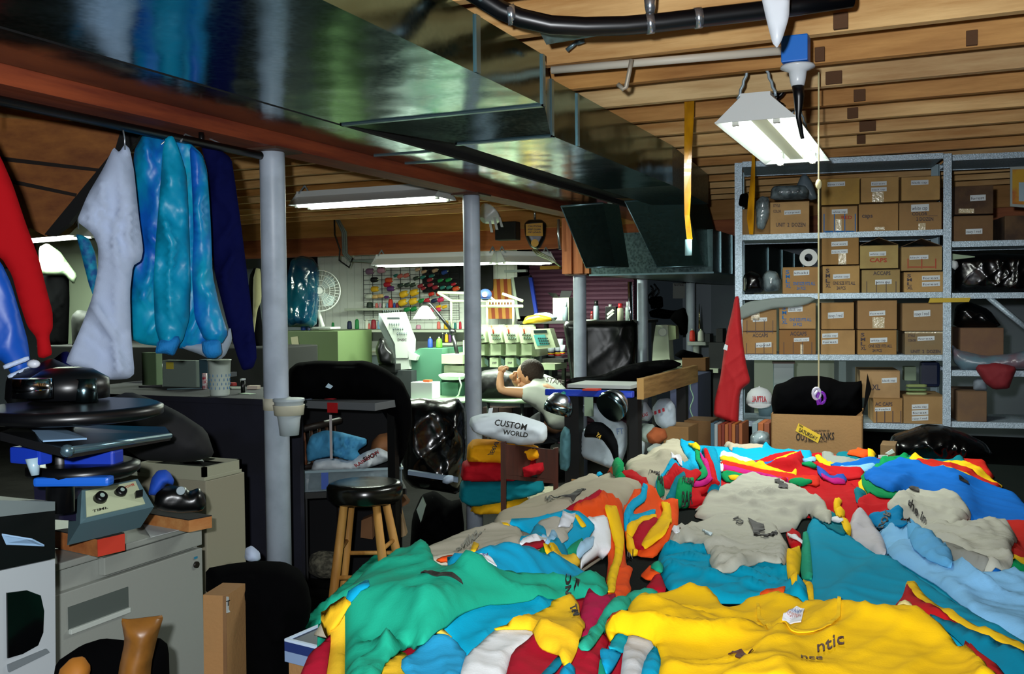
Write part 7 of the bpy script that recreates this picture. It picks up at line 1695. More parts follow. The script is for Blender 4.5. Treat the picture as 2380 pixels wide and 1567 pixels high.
single(B().cyl((PY(1478,745,9.0).x, 8.84, zs - .2),(PY(1476,655,9.0).x, 8.84, PY(1476,655,8.84).z),.022, seg=14), 'chrome_tube', mat('chrome_tube', '#aab4c4', .12,1), 'upright chrome tube at the end of the dark rack', 'tube')
o = pxpuff('black_sheet', [(1308,748),(1360,746),(1420,747),(1480,745),(1482,800),(1474,860),(1480,905),(1400,910),(1330,905),(1322,850),(1316,800)], 8.6, mat('smooth_black_film', '#040505', .3, spec=.4, bump=(3,.3)), s=.03, T=.04, wd=.06, amp=.02, wl=.3); recenter(o); tag(o, 'black plastic sheet draped over the dark rack', 'plastic sheet')
for k, (x, y, w_, h_) in enumerate(((1298,832,22,44),(1281,828,16,26),(1308,826,12,24))):
    p = PY(x, y, 8.75 - .05 * k); kk = depth_of(p) / FPX
    t = thing('paint_bucket', ('white paint bucket with a rainbow wave band, largest of three', 'small rainbow banded bucket at the left of the largest', 'small rainbow banded bucket at the right of the largest')[k], 'bucket', tuple(p), 'rainbow banded buckets by the siding')
    r = w_ / 2 * kk; h = h_ * kk
    B().lathe([(r * .85,0),(r, h)], p, seg=18).build('bucket_body', mat('bucket_white', '#b4bcc4', .4), t)
    for j, c_ in enumerate(('#b02020', '#d8a818', '#101030')):
        B().lathe([(r * (.86 + .05 * j) + .001, h * (.1 + .1 * j)),(r * (.875 + .05 * j) + .002, h * (.2 + .1 * j))], p, seg=18).build('colour_band', mat('band' + c_, c_, .5), t)
gpz = PY(1298,832,8.7)
single(B().box((PY(1268,834,8.6).x, 8.52, gpz.z - .03),(PY(1318,834,8.6).x, 8.8, gpz.z - .002)).box((PY(1275,834,8.6).x, 8.6,0),(PY(1282,834,8.6).x, 8.64, gpz.z - .03)).box((PY(1305,834,8.6).x, 8.6,0),(PY(1312,834,8.6).x, 8.64, gpz.z - .03)), 'bucket_stand', mat('dark_shelf', '#20201e', .7), 'dark stand carrying the rainbow banded buckets', 'stand')
# upper back: cables, clip lamp, caution hoist, boxes
b = B()
for k, c_ in enumerate(((778,502),(786,506),(781,503))):
    b.tube([PY(c_[0], c_[1], 8.5), PY(796 + k * 4,540,8.5), PY(798 + k * 4,590,8.5), PY(812 + k * 6,606,8.5), PY(880,604 + k * 3,8.5)], .012,6)
single(b, 'cable_bundle', mat('grey_cable', '#6f7a74', .5), 'bundle of grey cables running down beside the grey wall corner', 'cables')
single(B().tube([PY(777,505,8.3), PY(778,545,8.3), PY(790,580,8.3), PY(788,605,8.3), PY(812,622,8.3), PY(820,600,8.3)], .008,6), 'black_cable', mat('black_rubber', '#06080c', .35), 'thin black cable looping at the grey wall corner', 'cable')
t = thing('clip_lamp', 'white metal clip lamp hanging under the header by the second column', 'lamp', tuple(PY(1140,525,7.6)))
b = B(); cpt = PY(1138,498,7.6); b.lathe([(.03,.09),(.05,.07),(.10,.0),(.105,-.01),(.09,-.008)][::-1], cpt, (-.3,-.6,-.5),20); b.build('lamp_shade', mat('shade_enamel', '#c8d0d0', .3), t)
for k in range(3): B().quadbox([PY(1134 + k * 12,505,7.55), PY(1139 + k * 12,505,7.55), PY(1146 + k * 12,540 - k * 6,7.55), PY(1140 + k * 12,540 - k * 6,7.55)], (0,.004,0)).build('clip_leaf', mat('shade_enamel', '#c8d0d0', .3), t)
B().cyl(PY(1136,480,7.6), Vector((PY(1136,480,7.6).x, 7.6, HJ)),.008, seg=6).build('cord', mat('black_rubber', '#06080c', .35), t)
lo, hi = rb(1150,1198,515,558,8.45,.12); single(B().box(lo, hi, bev=.01), 'black_speaker', mat('black_board', '#0a0b0e', .7), 'black box mounted on the header board beside the second column', 'box')
t = thing('warning_hoist', 'black hoist with a yellow lettered plate hanging from the header', 'hoist', tuple(PY(1243,580,8.3)))
o = pxpuff('housing', [(1218,520),(1228,511),(1258,510),(1270,520),(1268,552),(1256,576),(1246,582),(1232,574),(1220,548)], 8.6, mat('black_gloss', '#08090a', .3), t, T=.05, wd=.03, amp=.001, s=.012)
pp = [D(x, y, 8.53) for x, y in ((1223,548),(1262,549),(1261,518),(1222,521))]
yl_ = B().quadbox(pp, -_f0 * .004).build('yellow_plate', mat('yellow_plate', '#c8940c', .5), t)
for k, w_ in enumerate(('CAUTION', 'KEEP CLEAR', 'OF LOAD')): plane_text(w_, D(1227,528 + k * 7,8.52), D(1257,528 + k * 7,8.52), D(1227,524 + k * 7,8.52), M_ki, yl_)
B().cyl(D(1243,565,8.54), D(1243,565,8.51),.033, seg=18).build('yellow_disc', mat('yellow_plate', '#c8940c', .5), t)
B().cyl(D(1243,512,8.6), Vector((D(1243,512,8.6).x, D(1243,512,8.6).y, HJ)),.01, seg=6).build('hanger_rod', M_met, t)
b = B()
for k in range(3): b.tube([D(1238 + k * 3,580,8.55), D(1248 + 8 * k, 592,8.5), D(1268 + 6 * k, 600,8.5), D(1290,610,8.5), D(1304,620,8.5)], .007,6)
single(b, 'spring_clamp', mat('pale_steel', '#a0a890', .3,.8), 'tangle of pale metal clamps at the end of the farther shop light', 'clamp')
single(B().tube([PY(1298,510,7.1), PY(1298,545,7.1), PY(1302,580,7.1)], .012,8), 'conduit', M_met, 'short bent grey conduit left of the orange wood blocking', 'conduit')
single(B().quadbox([PY(1412,462,6.9), PY(1424,462,6.9), PY(1424,490,6.9), PY(1412,490,6.9)], (0,.05,0)), 'white_socket', mat('white_board', '#b6beac', .6), 'small white socket box beside the narrow duct boot', 'socket')
lo, hi = rb(1255,1300,618,626,9.3,.05); single(B().box(lo, hi), 'yellow_strip', mat('yellow_wood', '#a8781c', .6), 'yellow board lying above the wood slats', 'board')
lo, hi = rb(1172,1222,627,633,9.5,.05); single(B().box(lo, hi), 'grey_tube_lamp', mat('lamp_grey', '#a8b4b4', .4), 'small grey tube lamp under the header at the back', 'lamp')
# right back: sewing corner by the grey wall
single(B().quadbox([PY(x, y, YB - .02) for x, y in ((1564,694),(1592,694),(1592,657),(1564,657))], (0,.01,0)), 'wall_notice', mat('notice_white', '#b0b8b0', .6), 'white printed notice hanging on the far grey wall', 'sign')
nt_ = [o for o in COL.objects if o.name == 'wall_notice'][0]
l = plane_text('NOTICE', PY(1567,665, YB - .031), PY(1589,665, YB - .031), PY(1567,660, YB - .031), M_ki, nt_)
b = B()
for k in range(4):
    x0, x1 = ((1520,1538),(1512,1534),(1526,1540),(1515,1530))[k]
    b.tube([PY(x0 + 6 * math.sin(u),660 + u * 6 + k * 4, YB - .06) for u in np.linspace(0,9,20)], .012,5)
single(b, 'coiled_cords', mat('black_rubber', '#06080c', .35), 'tangle of black coiled cords on the far grey wall', 'cords')
heap([(1512,690),(1540,688),(1542,716),(1512,718)], 12.35, M_blk, 'black bag hanging on the far grey wall', 'bag', 'black_bag', T=.06)
heap([(1508,724),(1530,716),(1560,722),(1590,720),(1596,735),(1550,742),(1512,738)], 12.3, M_blk, 'row of dark caps on the far wall ledge', 'caps', 'cap_row', T=.06)
heap([(1556,740),(1570,722),(1592,714),(1600,740),(1598,778),(1580,780),(1576,758)], 9.6, M_blk, 'black fan silhouette behind the white sewing machine', 'fan', 'black_fan', T=.05)
SW = 9.3; szz = PY(1550,852, SW).z
a = PY(1505,850, SW); c = PY(1680,850, SW)
t = thing('sewing_table', 'pale sewing table at the far right behind the press', 'table', ((a.x + c.x) / 2, SW + .2,0))
B().box((a.x, SW - .2, szz - .04),(c.x, SW + .5, szz), bev=.003).build('tabletop', mat('pale_table', '#a8b09c', .6), t)
for x in (a.x + .06, c.x - .06): B().box((x - .02, SW, 0),(x + .02, SW + .04, szz - .041)).build('leg', M_met, t)
t = thing('sewing_machine', 'white domestic sewing machine with a round dial on the far table', 'sewing machine', tuple(PY(1540,852, SW)))
YP([(1524,756),(1552,756),(1556,830),(1560,852),(1515,852),(1518,800)], SW, .16, 'pillar', mat('sewing_white', '#c0c8b4', .4), t)
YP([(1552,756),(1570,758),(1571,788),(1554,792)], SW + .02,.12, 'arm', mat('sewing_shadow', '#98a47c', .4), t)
B().cyl(PY(1540,772, SW), PY(1540,772, SW - .03),.042, seg=24).build('hand_wheel', mat('wheel_grey', '#8a948c', .4), t)
B().cyl(PY(1540,772, SW - .03), PY(1540,772, SW - .036),.035, seg=24).build('wheel_face', mat('sewing_white', '#c0c8b4', .4), t)
lbx(1556,1600,838,850, SW - .02,.2, 'bed', mat('sewing_white', '#c0c8b4', .4), t)
lo, hi = rb(1598,1640,795,803, SW, .14)
t = thing('spool_table', 'small white stand carrying a red and a white thread cone', 'stand', (lo[0], SW, szz))
B().box((lo[0], SW, lo[2]),(hi[0], SW + .16, hi[2]), bev=.003).build('plate', M_crm2, t); B().cyl(PY(1618,803, SW + .08), Vector((PY(1618,803, SW + .08).x, SW + .08, szz)),.03, seg=12).build('post', M_crm2, t)
B().cyl(PY(1626,764, SW + .05), PY(1625,706, SW + .05),.012,.002,10).build('spike', mat('spike_steel', '#d8c8a0', .15,1), t)
zq = hi[2]
conesat([(1609,793,14,29, '#c82818'),(1629,793,15,29, '#c9cfc0')], SW + .07, zq, 'thread cones on the small white stand', 'on the small white stand, %s from the left')
for k, (x0, x1, yt, yb, Y, c_, l) in enumerate(((1585,1640,832,862,8.3, '#8a6034', 'cardboard box of black gloves on the far table'),(1650,1668,800,822,9.2, '#74885a', 'olive green box right of the spool stand'),(1664,1680,764,796,9.2, '#141416', 'dark tilted box by the red hanging shirt'),(1638,1650,776,796,9.2, '#202428', 'small dark box beside the white thread cone'))):
    lo, hi = rb(x0, x1, yt, yb, Y, .15)
    single(B().box(lo, hi, bev=.004), 'small_box', mat('box' + c_, c_, .7), l, 'box')
for k, (x0, x1, yt, yb, Y, c_, l) in enumerate(((1582,1642,862,1000,8.25, '#1a1a1c', 'dark stand under the box of gloves'),(1648,1684,796,1000,9.15, '#15171a', 'dark cabinet right of the spool stand'))):
    lo, hi = rb(x0, x1, yt, yb, Y, .25,.005)
    hi = (hi[0], hi[1], hi[2] - .002)
    single(B().box(lo, hi, bev=.004), 'dark_stand', mat('box' + c_, c_, .7), l, 'stand')
heap([(1566,826),(1585,812),(1610,818),(1632,824),(1636,834),(1610,842),(1588,836)], 8.5, M_blk, 'heap of black gloves on the cardboard box', 'gloves', 'black_gloves', T=.05, wd=.04)
# ================================================================== between the columns and the table
# bar stool
t = thing('bar_stool', 'round black-seated wooden bar stool beside the table', 'stool', tuple(D(848,1400,4.5)))
sc = D(848,1130,4.5); Rs = 88 / FPX * 4.5; t.location = (sc.x, sc.y, 0)
zt_s = sc.z + .02
B().lathe([(Rs * .9, zt_s - .085),(Rs, zt_s - .07),(Rs * 1.0, zt_s - .02),(Rs * .93, zt_s - .004),(Rs * .8, zt_s),(Rs * .3, zt_s - .006)], (sc.x, sc.y, 0), seg=40).build('seat', mat('black_vinyl', '#10100c', .22, spec=.7), t)
M_leg_w = wood('stool_birch', '#a8712c', '#d6a254', 2)
lg = [((800,1168),(764,1470),4.42),((818,1168),(790,1430),4.62),((874,1162),(902,1420),4.42),((893,1160),(946,1400),4.62)]
ends = []
for a_, c_, d_ in lg:
    A = D(*a_, d_); A.z = zt_s - .08; Cc = D(*c_, d_); dv = Cc - A; Cc = A + dv * (A.z / -dv.z if dv.z else 1)
    Cc.z = 0.0; ends.append((A, Cc))
    B().lathe([(.014,0),(.018,.1),(.021,(A - Cc).length * .5),(.018,(A - Cc).length)], Cc, (A - Cc),14).build('leg', M_leg_w, t)
def onleg(i, z): A, Cc = ends[i]; return Cc + (A - Cc) * (z / A.z)
for i, j, z in ((0,2,.30),(1,3,.36),(0,1,.42),(2,3,.42),(0,2,.16),(1,3,.2)):
    B().cyl(onleg(i, z), onleg(j, z),.010, seg=10).build('stretcher', M_leg_w, t)
# plastic bin with clothes on a dark low bench
bn = [PZ(690,1146,.66)]
bd = 4.95
b0, b1 = D(690,1145, bd), D(935,1128, bd + .1)
zb_ = b0.z; zr = D(690,1095, bd).z
ux = (b1 - b0); ux.z = 0; Lb = ux.length; ux.normalize(); uy = Vector((-ux.y, ux.x, 0))
BM = Matrix(((ux.x, uy.x, 0, b0.x),(ux.y, uy.y, 0, b0.y),(0,0,1,0),(0,0,0,1)))
t = thing('dark_bench', 'low dark bench under the clear plastic bin', 'bench', tuple(BM @ Vector((Lb / 2,.2,0))))
B().box((-.02,-.02, zb_ - .03),(Lb + .02,.40, zb_ - .001), BM).build('benchtop', mat('dark_shelf', '#20201e', .7), t)
for x in (.02, Lb - .04):
    for y in (0,.36): B().box((x, y, 0),(x + .03, y + .03, zb_ - .031), BM).build('leg', M_leg, t)
t = thing('storage_bin', 'clear grey plastic bin heaped with clothes behind the bar stool', 'bin', tuple(BM @ Vector((Lb / 2,.18, zb_))))
M_clr = mat('clear_plastic', '#8fa0a8', .15, alpha=.35, spec=.7)
b = B(); th = .004
for lo, hi in (((0,0, zb_),(Lb, th, zr)),((0,.36, zb_),(Lb, .36 + th, zr)),((0,0, zb_),(th, .36, zr)),((Lb - th, 0, zb_),(Lb, .36, zr)),((0,0, zb_),(Lb, .36, zb_ + th))): b.box(lo, hi, BM)
b.build('bin_body', M_clr, t)
b = B(); b.box((-.006,-.006, zr - .012),(Lb + .006,.002, zr), BM); b.box((Lb - .002,0, zr - .012),(Lb + .006,.37, zr), BM); b.build('bin_rim', mat('clear_rim', '#8fa4ac', .2), t)
q = [BM @ Vector((v)) for v in ((.12,-.004, zb_ + .01),(.155,-.004, zb_ + .01),(.155,-.004, zr - .01),(.12,-.004, zr - .01))]
l_ = B().quadbox(q, uy * .002).build('bin_label', mat('blue_label', '#1c4aa8', .5), t)
K2 = dict(s=.014)
def cloth(px, d, c, label, cat='cloth', name='crumpled_cloth', m=None, **k):
    k.setdefault('T', .05); k.setdefault('wd', .035); k.setdefault('amp', .05); k.setdefault('s', .014); k.setdefault('wl', .06)
    o = pxpuff(name, px, d, m or mat('cloth' + c, c, .85, bump=(200,.1), spec=.1), **k); recenter(o); return tag(o, label, cat)
cloth([(714,1075),(712,1040),(722,1012),(755,1000),(790,1004),(820,1012),(852,1020),(852,1034),(830,1048),(840,1062),(815,1072),(780,1062),(745,1066)], bd + .12, '#4a94be', 'crumpled light blue denim shirt on top of the plastic bin', 'shirt', 'denim_shirt', amp=.07, wl=.05)
cloth([(722,1096),(730,1070),(770,1064),(812,1072),(850,1050),(880,1040),(908,1054),(906,1070),(880,1080),(840,1092),(780,1096)], bd + .10, '#c3cbd0', 'white t-shirt with red and black print heaped in the plastic bin', 't-shirt', 'printed_t_shirt')
wt = [o for o in COL.objects if o.get('label', '').startswith('white t-shirt with red and black')][0]
plane_text('RAINBOW', D(828,1086, bd - .0), D(884,1052, bd - .0), D(822,1080, bd - .0), mat('red_print', '#a02830', .7), wt)
plane_text('SHOP', D(846,1074, bd - .0), D(880,1058, bd), D(842,1064, bd), M_ink, wt)
cloth([(715,1138),(720,1100),(790,1098),(860,1096),(925,1088),(930,1124),(860,1134),(780,1140)], bd + .16, '#7f929c', 'grey and white clothes pressed inside the plastic bin', 'clothes', 'packed_clothes', T=.05, m=mat('packed_mix', '#8796a0', .8, mottle=(9, '#3c4c58', .9)))
heap([(860,1050),(865,1025),(880,1010),(905,1005),(912,992),(928,998),(930,1020),(925,1060),(930,1085),(912,1085),(905,1060)], bd + .35, mat('brown_paper', '#8a5a34', .7, mottle=(10, '#4a2c1c', .8)), 'crumpled brown paper behind the plastic bin', 'paper', 'brown_paper', T=.06, wd=.05)
# spindle chair back behind the bin
t = thing('spindle_chair', 'dark chair back with turned brown spindles left of the bin', 'chair', tuple(D(740,1250,5.2)))
for k in range(6):
    x = 692 + k * 18; a_ = D(x, 1085,5.0 + k * .05); c_ = D(x - 5,1002 - k * 3,5.0 + k * .05)
    L_ = (c_ - a_).length
    B().lathe([(.008,0),(.013, L_ * .2),(.008, L_ * .4),(.013, L_ * .6),(.007, L_)], a_, (c_ - a_),8).build('spindle', mat('dark_brown_wood', ('#6a3a1c', '#3c2414')[k > 1], .5), t)
B().tube([D(685,1002,5.0), D(735,990,5.1), D(790,978,5.27)], .018,8).build('top_rail', mat('dark_rail', '#1c120c', .5), t)
B().tube([D(688,1088,5.0), D(790,1074,5.27)], .016,8).build('seat_rail', mat('dark_rail', '#1c120c', .5), t)
for x, d_ in ((690,5.0),(788,5.27)): g = D(x, 1088, d_); B().cyl(g, Vector((g.x, g.y, 0)),.016, seg=8).build('leg', mat('dark_rail', '#1c120c', .5), t)
# black trash bags and odd cartons under them
heap([(936,1110),(934,1000),(942,930),(980,925),(1030,934),(1064,924),(1082,950),(1084,1040),(1078,1100),(1066,1150),(1010,1140),(960,1135)], 5.7, M_bag, 'tall black plastic bags between the bin and the second column', 'bag', 'black_bags', T=.12, wd=.10, amp=.05, wl=.2)
b = B(); b.quadbox([D(948,1094,5.3), D(1064,1112,5.3), D(1064,1122,5.3), D(948,1104,5.3)], _f * .05); single(b, 'grey_bar', mat('grey_bar', '#5a6c80', .5), 'grey bar lying before the black bags', 'bar')
cloth([(1030,1112),(1040,1104),(1054,1106),(1054,1120),(1040,1126),(1028,1122)], 5.25, '#a8b8cc', 'small pale crumpled paper on the grey bar', 'paper', 'crumpled_paper', T=.02, wd=.02, amp=.004)
for k, (q_, d_, c_, l) in enumerate((([(838,1250),(866,1254),(864,1200),(840,1210)], 5.2, '#7a5230', 'brown carton on the floor seen between the stool legs'),([(912,1180),(930,1185),(944,1245),(925,1252)], 5.3, '#a88c66', 'tan carton leaning behind the stool'),([(968,1185),(980,1160),(988,1180),(978,1215)], 5.6, '#7a8a80', 'grey card sticking up under the bags'),([(1018,1205),(1042,1205),(1042,1224),(1018,1222)], 5.9, '#54745c', 'green card on the floor under the bags'),([(905,1168),(935,1150),(950,1170),(915,1190)], 5.4, '#6d4a2c', 'brown carton flap behind the stool seat'))):
    P_ = [D(x, y, d_) for x, y in q_]
    dz = min(v.z for v in P_)
    single(B().quadbox(P_, _f0 * .08 ), 'carton_piece', mat('card' + c_, c_, .8), l, 'cardboard')
heap([(952,1290),(958,1200),(980,1150),(1010,1140),(1046,1165),(1072,1160),(1080,1230),(1070,1290)], 6.0, M_blk, 'dark bundle on the floor under the black bags', 'bundle', 'dark_bundle', T=.12, amp=.04)
heap([(716,1330),(720,1290),(745,1280),(790,1284),(800,1320),(790,1345),(740,1345)], 4.9, mat('shaggy_mat', '#3a382e', .95, mottle=(40, '#6a6656', .9), bump=(60,1.0)), 'dark shaggy bundle on the floor behind the stool', 'bundle', 'shaggy_bundle', T=.08)
# ---------------- chair carrying folded shirts
t = thing('wooden_chair', 'dark brown wooden chair loaded with a stack of folded shirts', 'chair', tuple(D(1215,1300,4.9)))
M_ch = wood('mahogany', '#2a100a', '#4f2014', 2)
zs_ = PZ(1170,1196,.47)
zseat = .47
pL = D(1168,1192,4.6); pR = D(1290,1190,4.9)
tL = D(1170,1028,4.6); tR = D(1292,1042,4.9)
for (a_, c_) in ((pL, tL),(pR, tR)):
    lo_ = Vector((a_.x, a_.y, 0)); b = B(); e = (pR - pL).normalized(); e.z = 0
    b.hexa([lo_ - e * .018, lo_ + e * .018, lo_ + e * .018 + _f0 * .03, lo_ - e * .018 + _f0 * .03], [c_ - e * .02, c_ + e * .02, c_ + e * .02 + _f0 * .025, c_ - e * .02 + _f0 * .025]); b.build('back_post', M_ch, t)
fb = _f0 * .5
for a_ in (pL, pR):
    g = a_ + fb; B().cyl(Vector((g.x, g.y, 0)), Vector((g.x, g.y, zseat - .03)),.02,.022,10).build('leg', M_ch, t)
b = B(); b.quadbox([Vector((v.x, v.y, zseat - .03)) for v in (pL, pR, pR + fb, pL + fb)], (0,0,.03)); b.build('seat', M_ch, t)
def chq(u0, v0, u1, v1):
    f_ = lambda u, v: (pL * (1 - v) + tL * v) * (1 - u) + (pR * (1 - v) + tR * v) * u
    return [f_(u0, v0), f_(u1, v0), f_(u1, v1), f_(u0, v1)]
ff_ = lambda u, v: (pL * (1 - v) + tL * v) * (1 - u) + (pR * (1 - v) + tR * v) * u
for q_ in ([ff_(0,.48), ff_(1,.44), ff_(1,.5), ff_(0,.54)], [ff_(0,.54), ff_(.42,.53), ff_(.58,.97), ff_(0,.97)], [ff_(.64,.52), ff_(1,.5), ff_(1,.97), ff_(.58,.97)]):
    B().quadbox(q_, _f0 * .015).build('back_slat', M_ch, t)
stk = [([(1092,1192),(1100,1168),(1140,1155),(1200,1150),(1230,1158),(1230,1196)], '#e0a818', 'yellow folded shirts at the bottom of the chair stack', .10),
       ([(1066,1160),(1070,1120),(1090,1112),(1160,1108),(1262,1112),(1266,1140),(1200,1160),(1100,1175)], '#0a6c78', 'dark teal folded shirts above the yellow ones', .12),
       ([(1070,1112),(1074,1075),(1090,1066),(1160,1064),(1262,1070),(1266,1096),(1200,1116),(1100,1118)], '#a81420', 'red folded shirts in the middle of the chair stack', .12),
       ([(1084,1070),(1086,1036),(1100,1020),(1160,1022),(1250,1034),(1256,1066),(1200,1076),(1100,1074)], '#e09a14', 'yellow printed shirts under the white pillow of shirts', .12)]
zz = zseat + .002
for i, (px_, c_, l, T_) in enumerate(stk):
    o = pxpuff('folded_shirts', px_, 4.84, mat('cloth' + c_, c_, .85, bump=(200,.1), spec=.1), s=.012, T=T_, wd=.035, amp=.028, wl=.06, ang=.05, seed=40 + i); recenter(o); tag(o, l, 'shirts')
    if i == 3: plane_text('JERNI', D(1136,1058,4.70), D(1150,1028,4.70), D(1146,1058,4.70), M_ink, o)
wp = pxpuff('folded_shirts', [(1090,985),(1094,970),(1120,962),(1170,958),(1200,962),(1262,982),(1272,992),(1272,1018),(1262,1030),(1210,1034),(1180,1030),(1140,1018),(1100,1004)], 4.78, mat('white_shirt_pack', '#c9d2da', .85, spec=.1), s=.012, T=.13, wd=.04, amp=.02, wl=.10, ang=.1, seed=77); recenter(wp); tag(wp, 'plump white folded shirts with black lettering on top of the chair stack', 'shirts')
plane_text('CUSTOM', D(1148,988,4.60), D(1222,1000,4.60), D(1152,974,4.60), M_ink, wp)
plane_text('WORLD', D(1168,1009,4.6), D(1226,1017,4.6), D(1170,998,4.6), M_ink, wp)
B().quadbox([D(1134,962,4.7), D(1144,960,4.7), D(1146,948,4.7), D(1136,950,4.7)], _f * .003).build('paper_tag', M_wl, wp)
# ---------------- round table with black cloth, person
rt = PY(1170,931,7.7); zrt = rt.z; k_ = depth_of(rt) / FPX
t = thing('round_table', 'round table with a pale green edge by the seated person', 'table', (rt.x, rt.y + .35,0))
B().lathe([(.42, zrt - .025),(.43, zrt - .015),(.43, zrt - .004),(.42, zrt)], (rt.x, rt.y + .4,0), seg=40).build('tabletop', mat('pale_green_edge', '#8fae8c', .5), t)
for a_ in range(4):
    u = a_ * math.pi / 2 + .4; B().cyl((rt.x + .3 * math.cos(u), rt.y + .4 + .3 * math.sin(u),0),(rt.x + .3 * math.cos(u), rt.y + .4 + .3 * math.sin(u), zrt - .026),.014, seg=8).build('leg', M_met, t)
heap([(1100,930),(1104,880),(1120,862),(1160,856),(1200,868),(1225,884),(1232,905),(1226,928)], 8.75, mat('black_garment', '#060709', .5, bump=(12,.6)), 'black garment heaped on the round table before the person', 'garment', 'black_garment', T=.12, wd=.12)
for k, (x0, x1, c_) in enumerate(((1122,1158, '#2c1c18'),(1160,1190, '#3a2418'),(1192,1225, '#1c1412'))):
    lo, hi = rb(x0, x1,950,1000,8.4,.2,.01); hi = (hi[0], hi[1], PY(1170,948,8.4).z)
    single(B().box(lo, hi, bev=.004), 'dark_carton', mat('dark_carton' + c_, c_, .8),('dark brown carton under the round table, left', 'brown carton under the round table, middle', 'nearly black carton under the round table, right')[k], 'box')
# person, leaning over the round table
def skin_mesh(nodes, edges, root=0, sub=1):
    me = bpy.data.meshes.new('sk'); me.from_pydata([tuple(n[0]) for n in nodes], edges, []); me.update()
    o = bpy.data.objects.new('sk', me); COL.objects.link(o)
    mo = o.modifiers.new('s', 'SKIN'); mo.use_smooth_shade = True
    me.skin_vertices  # created with the modifier through ensure below
    if not me.skin_vertices:
        bm0 = bmesh.new(); bm0.from_mesh(me); bm0.verts.layers.skin.verify(); bm0.to_mesh(me); bm0.free()
    for i, n in enumerate(nodes):
        r = n[1]; me.skin_vertices[0].data[i].radius = (r, r) if not isinstance(r, tuple) else r
        me.skin_vertices[0].data[i].use_root = (i == root)
    if sub:
        s2 = o.modifiers.new('u', 'SUBSURF'); s2.levels = sub; s2.render_levels = sub
    dg = bpy.context.evaluated_depsgraph_get(); dg.update()
    r_ = bpy.data.meshes.new_from_object(o.evaluated_get(dg))
    bpy.data.objects.remove(o)
    return r_
def V(px, py, d): return D(px, py, d + .32)
pel = V(1318,992,7.75); sp1 = V(1308,955,7.8); ch = V(1284,912,7.9); nk = V(1244,898,7.98); hd = V(1232,872,8.0)
sn = V(1236,916,7.72); sf = V(1262,890,8.15)
eln = V(1163,908,7.70); wrn = V(1162,878,7.74); fin = V(1166,862,7.76)
elf = V(1212,905,8.2); wrf = V(1198,888,8.1); fif = V(1194,878,8.08)
kn1 = pel + Vector((-.36,.15,.02)); kn2 = pel + Vector((-.36,.36,.02)); ft1 = Vector((kn1.x + .02, kn1.y, .06)); ft2 = Vector((kn2.x + .02, kn2.y, .06))
M_skin = mat('skin', '#c8946c', .6); M_hair = mat('dark_brown_hair', '#2a1a10', .8, bump=(60,.8)); M_tee = mat('white_tee', '#c3c8bc', .85, spec=.1, bump=(12,.25))
body = [(pel, .14),(sp1,.13),(ch, .14),(nk, .055),(hd, .06),(sn, .06),(eln, .040),(wrn, .028),(fin, .03),(sf, .06),(elf, .04),(wrf, .028),(fif, .03),(kn1,.07),(ft1,.045),(kn2,.07),(ft2,.045),((sn + eln) / 2,.048),((eln + wrn) / 2,.040)]
ed = [(0,1),(1,2),(2,3),(3,4),(2,5),(5,17),(17,6),(6,18),(18,7),(7,8),(2,9),(9,10),(10,11),(11,12),(0,13),(13,14),(0,15),(15,16)]
bm = bmesh.new(); tmp = skin_mesh(body, ed); bm.from_mesh(tmp)
hb_ = B(); hb_.bm.free(); hb_.bm = bm
Rm = Matrix.Rotation(.5,3, 'Y')
hc_ = V(1228,872,8.0)
hb_.sphere(hc_, .092,(.95,.86,1.18),20, mtx=Matrix.Rotation(-.6,3, _f0))
fdir = (-_r0 * .85 + Vector((0,0,-.45)) - _f0 * .15).normalized()
hb_.sphere(hc_ + fdir * .095 + Vector((0,0,-.0)),.017,(1,1,1.3),8)                     # nose
hb_.sphere(hc_ + fdir * .055 + Vector((.0,0,-.065)),.045,(1.0,.9,.9),10)               # jaw
hb_.sphere(V(1225,881,7.9) , .020,(.7,.5,1.25),10)                                       # ear
hb_.sphere(hc_ + fdir * .086 + Vector((.01,-.03,.022)),.011,(1,1,.6),8); hb_.sphere(hc_ + fdir * .088 + Vector((.015,-.03,-.045)),.018,(.6,1,.4),8)
for c_, ax_, sgn in ((fin, (fin - wrn).normalized(),1),(fif, (fif - wrf).normalized(),1)):
    sd = ax_.cross(_f0).normalized()
    hb_.sphere(c_ + ax_ * .012,.036,(1,.8,.9),12)
    for k in range(4):
        o_ = _f0 * (-.02 + .014 * k); L_ = (.030,.034,.032,.026)[k]
        p0_ = c_ + ax_ * .03 - sd * .0 + o_
        hb_.tube([p0_ - sd * .01, p0_ + ax_ * L_ * .55 - sd * .022, p0_ + ax_ * L_ * .3 - sd * .045, p0_ - ax_ * .008 - sd * .04], .0095,7)
    hb_.tube([c_ - _f0 * .03, c_ - _f0 * .034 + ax_ * .02 - sd * .016, c_ - _f0 * .026 + ax_ * .034 - sd * .032], .011,7)
t = thing('person', 'person in a white t-shirt leaning over the round table with raised fists', 'person', (pel.x, pel.y, 0))
for f in bm.faces: f.smooth = True
hb_.build('body', M_skin, t)
tee = [(pel + Vector((0,0,-.02)),.17),(sp1,.16),(ch, .17),(nk + (ch - nk) * .15,.075),(sn, .085),(sn + (eln - sn) * .42,.072),(sf, .085),(sf + (elf - sf) * .45,.07)]
m_ = skin_mesh(tee, [(0,1),(1,2),(2,3),(2,4),(4,5),(2,6),(6,7)])
link('t_shirt', m_, M_tee, t, smooth=True)
m_ = skin_mesh([(pel, .155),(kn1,.09),(ft1 + Vector((0,0,.05)),.07),(kn2,.09),(ft2 + Vector((0,0,.05)),.07)], [(0,1),(1,2),(0,3),(3,4)])
link('trousers', m_, mat('dark_trousers', '#15171f', .85), t, smooth=True)
